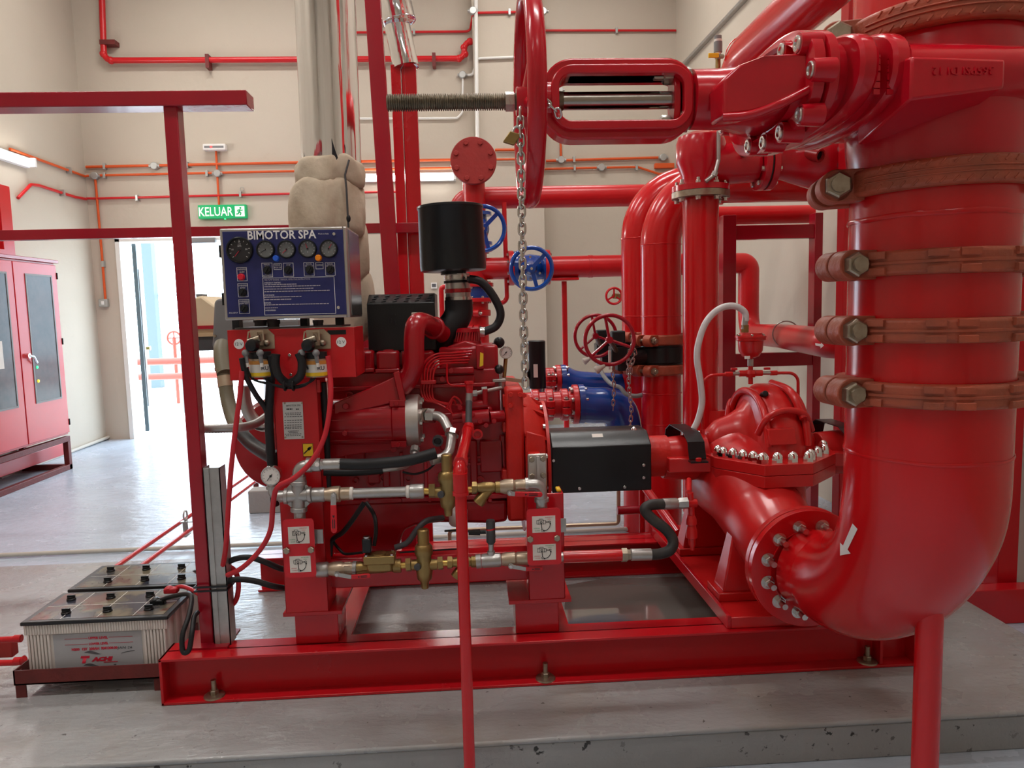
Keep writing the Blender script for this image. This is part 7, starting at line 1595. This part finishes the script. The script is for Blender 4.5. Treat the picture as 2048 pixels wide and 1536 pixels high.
# ------------------------------------------------------------------ twin butterfly valve risers
def big_riser(lab, px, Y, ybend, lab2, py_c, wheel, gear, side):
    c = at(px, 600, Y); r = .1095; zb = at(px, ybend, Y).z; Rb = .33
    t = thing('discharge_riser', lab, 'pipe', (c.x, Y, 0), 'twin discharge risers')
    pts_ = [Vector((c.x, Y, 0)), Vector((c.x, Y, zb-.02))]
    for k in range(13): a = R(90*k/12); pts_.append(Vector((c.x+Rb*(1-math.cos(a)), Y, zb+Rb*math.sin(a))))
    pts_.append(Vector((XR-.15, Y, zb+Rb))); zc0, zc1 = at(px, py_c[1]+6, Y).z, at(px, py_c[0]-6, Y).z
    MB().tube([pts_[0], Vector((c.x, Y, zc0))], r, 40).build('lower_spool', 'red_pipe', t); MB().tube([Vector((c.x, Y, zc1))]+pts_[1:], r, 40).build('upper_bend', 'red_pipe', t, ang=40)
    for z in (zb, at(px, 632, Y).z, at(px, 785, Y).z, at(px, 845, Y).z): weld((c.x, Y, z), ZP, r, .003, t, 'red_pipe')
    for i, py in enumerate(py_c): coupling('riser_coupling', ('upper' if i == 0 else 'lower')+' brick-red coupling of the '+lab2, (c.x, Y, at(px, py, Y).z), r, .062, (0, 0, R(38)), 'brick', True, 'couplings on the discharge risers', 'bolt_dull', False)
    v = thing('butterfly_valve', 'black butterfly valve with red handwheel on the '+lab2, 'valve', (c.x, Y, zc0), 'butterfly valves'); zm = (zc0+zc1)/2
    MB().lathe((c.x, Y, zm), ZP, [(-.085, r), (-.08, r*1.04), (-.045, r*1.06), (-.04, r*1.16), (.04, r*1.16), (.045, r*1.06), (.08, r*1.04), (.085, r)], 40).build('body', 'black', v)
    g = at(*gear); MB().lathe((c.x, Y, g.z-.02), (g-Vector((c.x, Y, g.z))).normalized(), [(r*.9, .055), (r+.06, .05), (r+.10, .04)], 20).build('neck', 'black', v)
    MB().obox(g, XP, YP, ZP, .045, .05, .045).build('gearbox', 'black', v, bevel=.008); MB().obox(g+Vector((-.005, -.02, .085)), XP, YP, ZP, .036, .035, .042).build('switch_box', 'black_soft', v, bevel=.008)
    MB().obox(g+Vector((.02, 0, -.06)), XP, YP, ZP, .03, .04, .03).build('gear_foot', 'black', v, bevel=.006)
    w = at(*wheel[:3]); h = MB().torus(w, FWD, wheel[3], .0105, 44, 10).build('handwheel', 'red_frame', v)
    for k in range(3): a = R(100+120*k); MB().tube([w, w+Vector((math.cos(a), 0, math.sin(a)))*wheel[3]], .008, 8).build('spoke', 'red_frame', h)
    MB().cyl(w, g, .013, n=12).build('stem', 'bolt_dull', v); MB().lathe(w, FWD, [(-.02, .02), (.01, .018)], 16).build('hub', 'red_frame', h)
    MB().lathe(w+Vector((-.045, -.01, -wheel[3]-.012)), (-1, 0, -.5), [(-.02, .008), (.0, .012), (.03, .022), (.036, .018)], 14).build('crank_handle', 'cream_cond', h)
    return t
big_riser('nearer of the two large red risers with bends to the right', 1322, 4.05, 490, 'nearer riser', (679, 738), (1219, 680, 3.80, .128), (1236, 708, 3.98), 1)
big_riser('farther of the two large red risers, half hidden by the nearer one', 1278, 4.65, 478, 'farther riser', (672, 735), (1191, 672, 4.42, .125), (1205, 700, 4.58), -1)
chain('lock_chain', 'long thin chain hanging down from the nearer red handwheel', P((1262, 690, 3.80), (1256, 730, 3.82), (1258, 770, 3.84), (1263, 820, 3.86), (1260, 862, 3.86)), .026, .016, .0028)
chain('lock_chain', 'second strand of thin chain beside the nearer handwheel chain', P((1266, 690, 3.80), (1270, 705, 3.81), (1262, 735, 3.82), (1260, 760, 3.83)), .026, .016, .0028)
chain('lock_chain', 'thin chain hanging under the farther butterfly gearbox', P((1224, 735, 4.0), (1228, 770, 4.0), (1226, 825, 4.0)), .026, .016, .0028)
tag(MB().tube(spline(P((1195, 722, 4.3), (1205, 748, 4.2), (1222, 768, 4.1), (1240, 775, 4.0), (1252, 788, 3.95), (1270, 792, 3.93), (1284, 790, 3.93)), 6), .012, 12).build('flex_conduit', 'grey_plastic'), 'grey flexible conduit sagging from the butterfly gearbox to the riser', 'conduit')
tag(MB().obox(at(1219, 720, 3.9), XP, YP, ZP, .006, .004, .05).build('paper_tag', 'white', bevel=.001), 'white paper tag hanging at the nearer gearbox', 'tag')
c = at(1228, 592, 5.4); t = thing('small_valve', 'small bright red handwheel valve left of the risers', 'valve', c); MB().torus(c, FWD, .058, .009, 24, 8).build('handwheel', 'red_plastic', t)
for k in range(3): a = R(90+120*k); MB().bar(c, c+Vector((math.cos(a), 0, math.sin(a)))*.058, .012, .008, (0, 1, 0)).build('spoke', 'red_plastic', t)
MB().cyl(c, c+Vector((.3, .38, -.02)), .02, n=12).build('stem', 'brass', t)
# ------------------------------------------------------------------ pump discharge column with check valve
YV = 3.56; v_ = S(YV)
cx_ = at(1401, 620, YV).x; t = thing('discharge_column', 'tall red discharge pipe rising behind the clear hose', 'pipe', (cx_, YV, .6))
zf1 = at(1400, 386, YV).z; MB().cyl((cx_, YV, .42), (cx_, YV, zf1), .085, n=40).build('pipe', 'red_pipe', t)
MB().lathe((cx_, YV, zf1-.012), ZP, [(-.014, .136), (.014, .136)], 44).build('flange', 'bolt_dull', t)
for k in range(8): a = R(22.5+45*k); bolt(t, (cx_+math.cos(a)*.112, YV+math.sin(a)*.112, zf1-.028), -ZP, .013, .014, 'steel', washer=1.3)
t = thing('check_valve', 'glossy red angle check valve on top of the discharge pipe', 'valve', (cx_, YV, zf1))
zt2 = at(1392, 268, YV).z; zax = at(1470, 328, YV).z
MB().lathe((cx_, YV, zf1+.004), ZP, [(0, .136), (.026, .136), (.03, .088), (zax-zf1-.06, .090), (zax-zf1, .115), (zt2-zf1-.05, .116), (zt2-zf1-.02, .106), (zt2-zf1, .06)], 44).build('body', 'red_valve', t)
for k in range(8): a = R(22.5+45*k); bolt(t, (cx_+math.cos(a)*.112, YV+math.sin(a)*.112, zf1+.03), ZP, .013, .014, 'steel', stud=.014)
xf_ = at(1520, 335, YV).x; MB().lathe((cx_+.03, YV, zax), XP, [(0, .10), (.12, .095), (xf_-cx_-.05, .085)], 40).build('outlet', 'red_valve', t)
flange(t, (xf_, YV, zax), XP, .126, .03, 'red_valve', 8, 'steel', .013)
MB().lathe((xf_+.017, YV, zax), XP, [(0, .12), (.005, .12)], 40).build('gasket', 'black', t)
MB().tube(fillet(P((1437, 262, YV-.13), (1437, 320, YV-.13), (1430, 348, YV-.14), (1411, 363, YV-.14)), .03), .0095, 10).build('sense_tube', 'galv', t); MB().cyl(at(1431, 344, YV-.14), at(1427, 352, YV-.14), .014, n=8).build('tube_nut', 'galv', t)
MB().cyl(at(1482, 310, YV-.08), at(1494, 306, YV-.13), .014, n=12).build('plug', 'bolt_dull', t)
t = thing('reducer', 'red enlarging spool with flanges to the right of the check valve', 'pipe', (xf_, YV, zax))
x2 = at(1662, 330, YV).x; flange(t, (xf_+.04, YV, zax), XP, .126, .03, 'red_valve', 8, 'steel', .013)
MB().lathe((xf_+.055, YV, zax), XP, [(0, .078), (.05, .078), (.12, .10), (.22, .13), (x2-xf_-.05, .132)], 44).build('cone', 'red_valve', t)
flange(t, (x2, YV, zax), XP, .175, .035, 'red_valve', 12, 'steel', .014); MB().cyl((x2, YV, zax), (XR-.1, YV, zax), .13, n=44).build('outlet_run', 'red_pipe', t)
c = at(1634, 310, YV-.13); MB().lathe(c, (.35, -.8, -.3), [(-.05, .03), (.02, .03), (.022, .022), (-.01, .020)], 18).build('open_port', 'red_dusty', t); MB().lathe(c, (.35, -.8, -.3), [(.0, .019), (.010, .019)], 18).build('port_hole', 'soot', t)
# deep-running pipe overhead
XO = 1.455; t = thing('overhead_pipe', 'red overhead pipe receding along the top right towards the risers', 'pipe', (XO, 4.0, 1.9))
zo = atX(1490, 118, XO).z; MB().tube(fillet([(XO, 2.27, ZC-.01), (XO, 2.27, zo), (XO, 4.05, zo), (XO, 4.05, at(1470, 370, 4.05).z)], .30, 10), .108, 40).build('pipe', 'red_pipe', t, ang=50)
for Y in (3.86, 2.6): weld((XO, Y, zo), YP, .109, .003, t)
c = at(1436, 168, 4.0); t = thing('air_vent', 'small brass cock with yellow lever and grey vent on the overhead pipe', 'valve', c)
for y0, y1, r, mt, n in ((170, 150, .016, 'bronze_tan', 14), (152, 146, .018, 'paper', 14), (147, 140, .018, 'bolt_dull', 6), (141, 116, .014, 'brass', 12), (117, 110, .018, 'bolt_dull', 6), (110, 104, .016, 'paper', 14), (105, 84, .022, 'grey_plastic', 16), (84, 79, .020, 'paper', 14), (79, 72, .019, 'grey_plastic', 14)):
    MB().cyl(at(1436, y0, 4.0), at(1436, y1, 4.0), r, n=n).build('vent_section', mt, t)
MB().obox(at(1427, 111, 3.97), XP, YP, ZP, .028, .006, .012).build('lever', 'yellow', t, bevel=.003); MB().cyl(at(1436, 113, 3.97), at(1445, 113, 4.0), .012, n=10).build('spindle', 'bolt_dull', t)
MB().tube(fillet([at(1436, 168, 4.0), at(1436, 172, 4.0)-ZP*.02, Vector((XO-.08, 4.0, at(1436, 172, 4.0).z-.02))], .02), .014, 12).build('branch', 'bronze_tan', t)
# ------------------------------------------------------------------ right-hand pipe racks
YR = 4.8; t = thing('pipe_rack', 'dark red welded pipe rack frame behind the pump', 'rack', (at(1550, 800, YR).x, YR, 0))
xa, xb = at(1459, 600, YR).x, at(1636, 600, YR).x
MB().box(xa-.044, xa+.044, YR, YR+.09, 0, at(1460, 430, YR).z).build('post', 'red_frame', t, bevel=.003); MB().box(xb-.027, xb+.027, YR, YR+.09, 0, at(1640, 425, YR).z).build('post', 'red_frame', t, bevel=.003)
for y0, y1 in ((449, 477), (706, 733)): MB().box(xa, xb, YR+.01, YR+.08, at(1550, y1, YR).z, at(1550, y0, YR).z).build('beam', 'red_frame', t, bevel=.003)
zq = at(1540, 438, YR+.5).z; MB().cyl((xa-.1, YR+.25, zq), (XR-.2, YR+.25, zq), .062, n=24).build('carried_pipe', 'red_wall', t)
t = thing('rack_post', 'tall red box post just left of the large suction pipe', 'post', (at(1696, 900, 3.3).x, 3.3, PADZ))
x0, x1 = at(1688, 500, 3.3).x, at(1716, 500, 3.3).x; MB().box(x0, x1, 3.3, 3.37, PADZ, ZC-.02).build('column', 'red', t, bevel=.003); MB().box(x0-.05, x1+.05, 3.26, 3.41, PADZ, PADZ+.012).build('base_plate', 'red', t)
YQ = 3.14; t = thing('channel_rack', 'red rack post on a floor channel at the right edge behind the large pipe', 'rack', (2.3, YQ, 0))
x0, x1 = at(2006, 900, YQ).x, at(2046, 900, YQ).x; MB().box(x0, x1, YQ, YQ+.09, .09, ZC-.02).build('column', 'red', t, bevel=.003)
MB().box(at(1897, 1200, YQ-.1).x, XR-.02, YQ-.1, YQ-.02, .001+at(1960, 1222, YQ-.1).z*0, at(1960, 1182, YQ-.1).z).build('front_channel', 'red', t, bevel=.003)
MB().box(at(1905, 1170, YQ+.14).x, XR-.02, YQ+.12, YQ+.2, .001, at(1950, 1164, YQ+.14).z).build('rear_channel', 'red', t, bevel=.003)
MB().box(x0, x1, YQ-.06, YQ+.16, .05, .09).build('base_plate', 'red', t)
for i, (py, r) in enumerate(((412, .108),)):
    c = at(2040, py, 3.42); tag(MB().cyl((1.95, 3.56, c.z), (XR-.02, 3.56, c.z), r, n=32).build('wall_pipe', 'red_pipe'), 'red pipe stub running to the right wall behind the large pipe', 'pipe')
c = at(1965, 1137, 3.6); tag(MB().lathe((XR, c.y, c.z+.02), -XP, [(0, .03), (.006, .028)], 18).build('wall_plug', 'grey_dark'), 'dark round plug low on the right wall', 'plug')
# ------------------------------------------------------------------ pipes lying behind the skid
t = thing('rear_pipe', 'horizontal red pipe along the rear of the skid', 'pipe', (.3, 3.68, .3)); zz = at(1200, 1077, 3.68).z
MB().cyl((-.7, 3.68, zz), (1.0, 3.68, zz), .022, n=20).build('pipe', 'red', t); MB().box(.60, .65, 3.657, 3.659, zz-.016-.03, zz+.006-.03).build('label', 'paper', t)
for x in (-.5, .9): MB().box(x-.02, x+.02, 3.665, 3.695, PADZ, zz).build('saddle', 'red', t)
t = thing('guard_rail', 'red tubular rail behind the coupling guard, sloping to the pump base', 'rail', (at(1284, 1085, 3.66).x, 3.66, SKZ))
a, b = at(1284, 985, 3.70), at(1284, 1085, 3.70); MB().cyl((a.x, 3.70, PADZ), a+ZP*.06, .016, n=16).build('upright', 'red', t); MB().cyl((a.x, 3.70, a.z+.05), at(1356, 1066, 3.36), .022, n=16).build('brace', 'red', t); MB().cyl((a.x, 3.70, a.z-.09), (a.x-.13, 3.70, a.z-.09), .022, n=14).build('cross_tube', 'red_frame', t)
tag(MB().tube(fillet([at(1237, 960, 3.9), at(1237, 1047, 3.9), Vector((at(1010, 1052, 3.9).x-.3, 3.9, at(1237, 1047, 3.9).z)), Vector((at(1010, 1052, 3.9).x-.3, 3.9, PADZ))], .02), .011, 10).build('thin_conduit', 'bronze_tan'), 'thin tan conduit bending under the coupling guard', 'conduit')
# ------------------------------------------------------------------ second pump set glimpsed at the left
t = thing('rear_engine', 'grey air filter and red housing of a second pump set behind the panel stand', 'engine', at(520, 990, 3.9))
m = MB(); q = [(428, 604), (434, 598), (475, 596), (480, 640), (478, 720), (452, 745), (432, 726), (424, 690), (426, 645)]; m.prism([at(px, py, 3.7) for px, py in q], (0, .25, 0)); m.build('filter_box', 'grey_plastic', t, bevel=.02, seg=3)
bolt(t, at(430, 672, 3.7), FWD, .008, .006, 'bolt_dull'); MB().pbox(562, 770, 640, 940, 3.62, 4.1).build('engine_block', 'red_engine', t, bevel=.01); MB().pbox(470, 640, 600, 700, 3.72, 3.95).build('intake_trunk', 'grey_plastic', t, bevel=.01); MB().pbox(575, 690, 630, 780, 3.75, 3.95).build('intake_riser', 'grey_dark', t, bevel=.01)
MB().lathe((at(548, 885, 3.6).x, 3.75, at(540, 888, 3.75).z), FWD, [(-.35, .22), (.0, .24), (.05, .22), (.08, .12)], 40).build('flywheel_cover', 'red_engine', t)
MB().box(at(575, 960, 3.9).x, at(640, 960, 3.9).x, 3.75, 4.0, PADZ, at(600, 930, 3.9).z).build('support', 'red', t)
MB().tube(spline(P((445, 690, 3.55), (443, 705, 3.5), (446, 730, 3.45), (450, 748, 3.42)), 5), [.036]*16, 20).build('hose_cuff', 'hose_khaki', t, ang=60); MB().lathe(at(448, 738, 3.44), ZP, [(-.008, .04), (.008, .04)], 20).build('hose_clamp', 'bolt_dull', t)
th = thing('coolant_hose', 'thick hose curving down behind the panel stand, khaki above and black below', 'hose', at(447, 735, 3.44)); hp = spline(P((447, 735, 3.44), (451, 770, 3.42), (458, 810, 3.38), (472, 850, 3.3), (500, 885, 3.15), (530, 905, 3.0), (556, 918, 2.9)), 7)
MB().tube(hp[:24], .031, 20).build('khaki_sleeve', 'hose_khaki', th); MB().tube(hp[22:], .029, 20).build('black_hose', 'rubber', th); MB().lathe(hp[4], hp[7]-hp[4], [(0, .033), (.05, .033)], 20).build('cuff_label', 'bronze_tan', th)
tag(MB().tube(spline(P((488, 772, 3.2), (490, 800, 3.2), (500, 830, 3.2), (520, 850, 3.2), (545, 850, 3.2)), 6), .026, 20).build('steel_bend', 'panel_steel'), 'shiny steel bend behind the panel stand post', 'pipe')
cor = []; base = spline(P((404, 857, 2.66), (440, 857, 2.66), (480, 855, 2.68), (510, 848, 2.72), (535, 832, 2.78)), 14)
tag(MB().tube(base, [.0155+.0012*(i % 2) for i in range(len(base))], 16).build('flex_conduit', 'galv'), 'ribbed metal conduit from the red frame post to the panel stand', 'conduit')
t = thing('day_tank', 'beige fuel tank with a red stripe glimpsed beside the left frame post', 'tank', at(410, 700, 5.2))
q = [(388, 596), (392, 594), (402, 591), (428, 610), (520, 612), (520, 662), (388, 668)]; MB().prism([at(px, py, 5.0) for px, py in q], (0, .5, 0)).build('tank_body', 'beige', t, bevel=.02)
MB().pbox(388, 650, 520, 657, 4.985, 5.0).build('stripe', 'red_frame', t); MB().pbox(388, 664, 520, 672, 4.98, 5.5).build('tank_rail', 'wood', t); MB().pbox(388, 672, 520, 700, 5.0, 5.5).build('tank_base', 'grey_dark', t)
for yy in (5.05, 5.4): a = at(388, 850, yy); MB().box(a.x-.025, a.x+.025, yy, yy+.05, 0, at(388, 695, yy).z).build('leg', 'grey_dark', t)
MB().pbox(392, 588, 404, 596, 5.1, 5.2).build('filler_neck', 'grey_plastic', t)
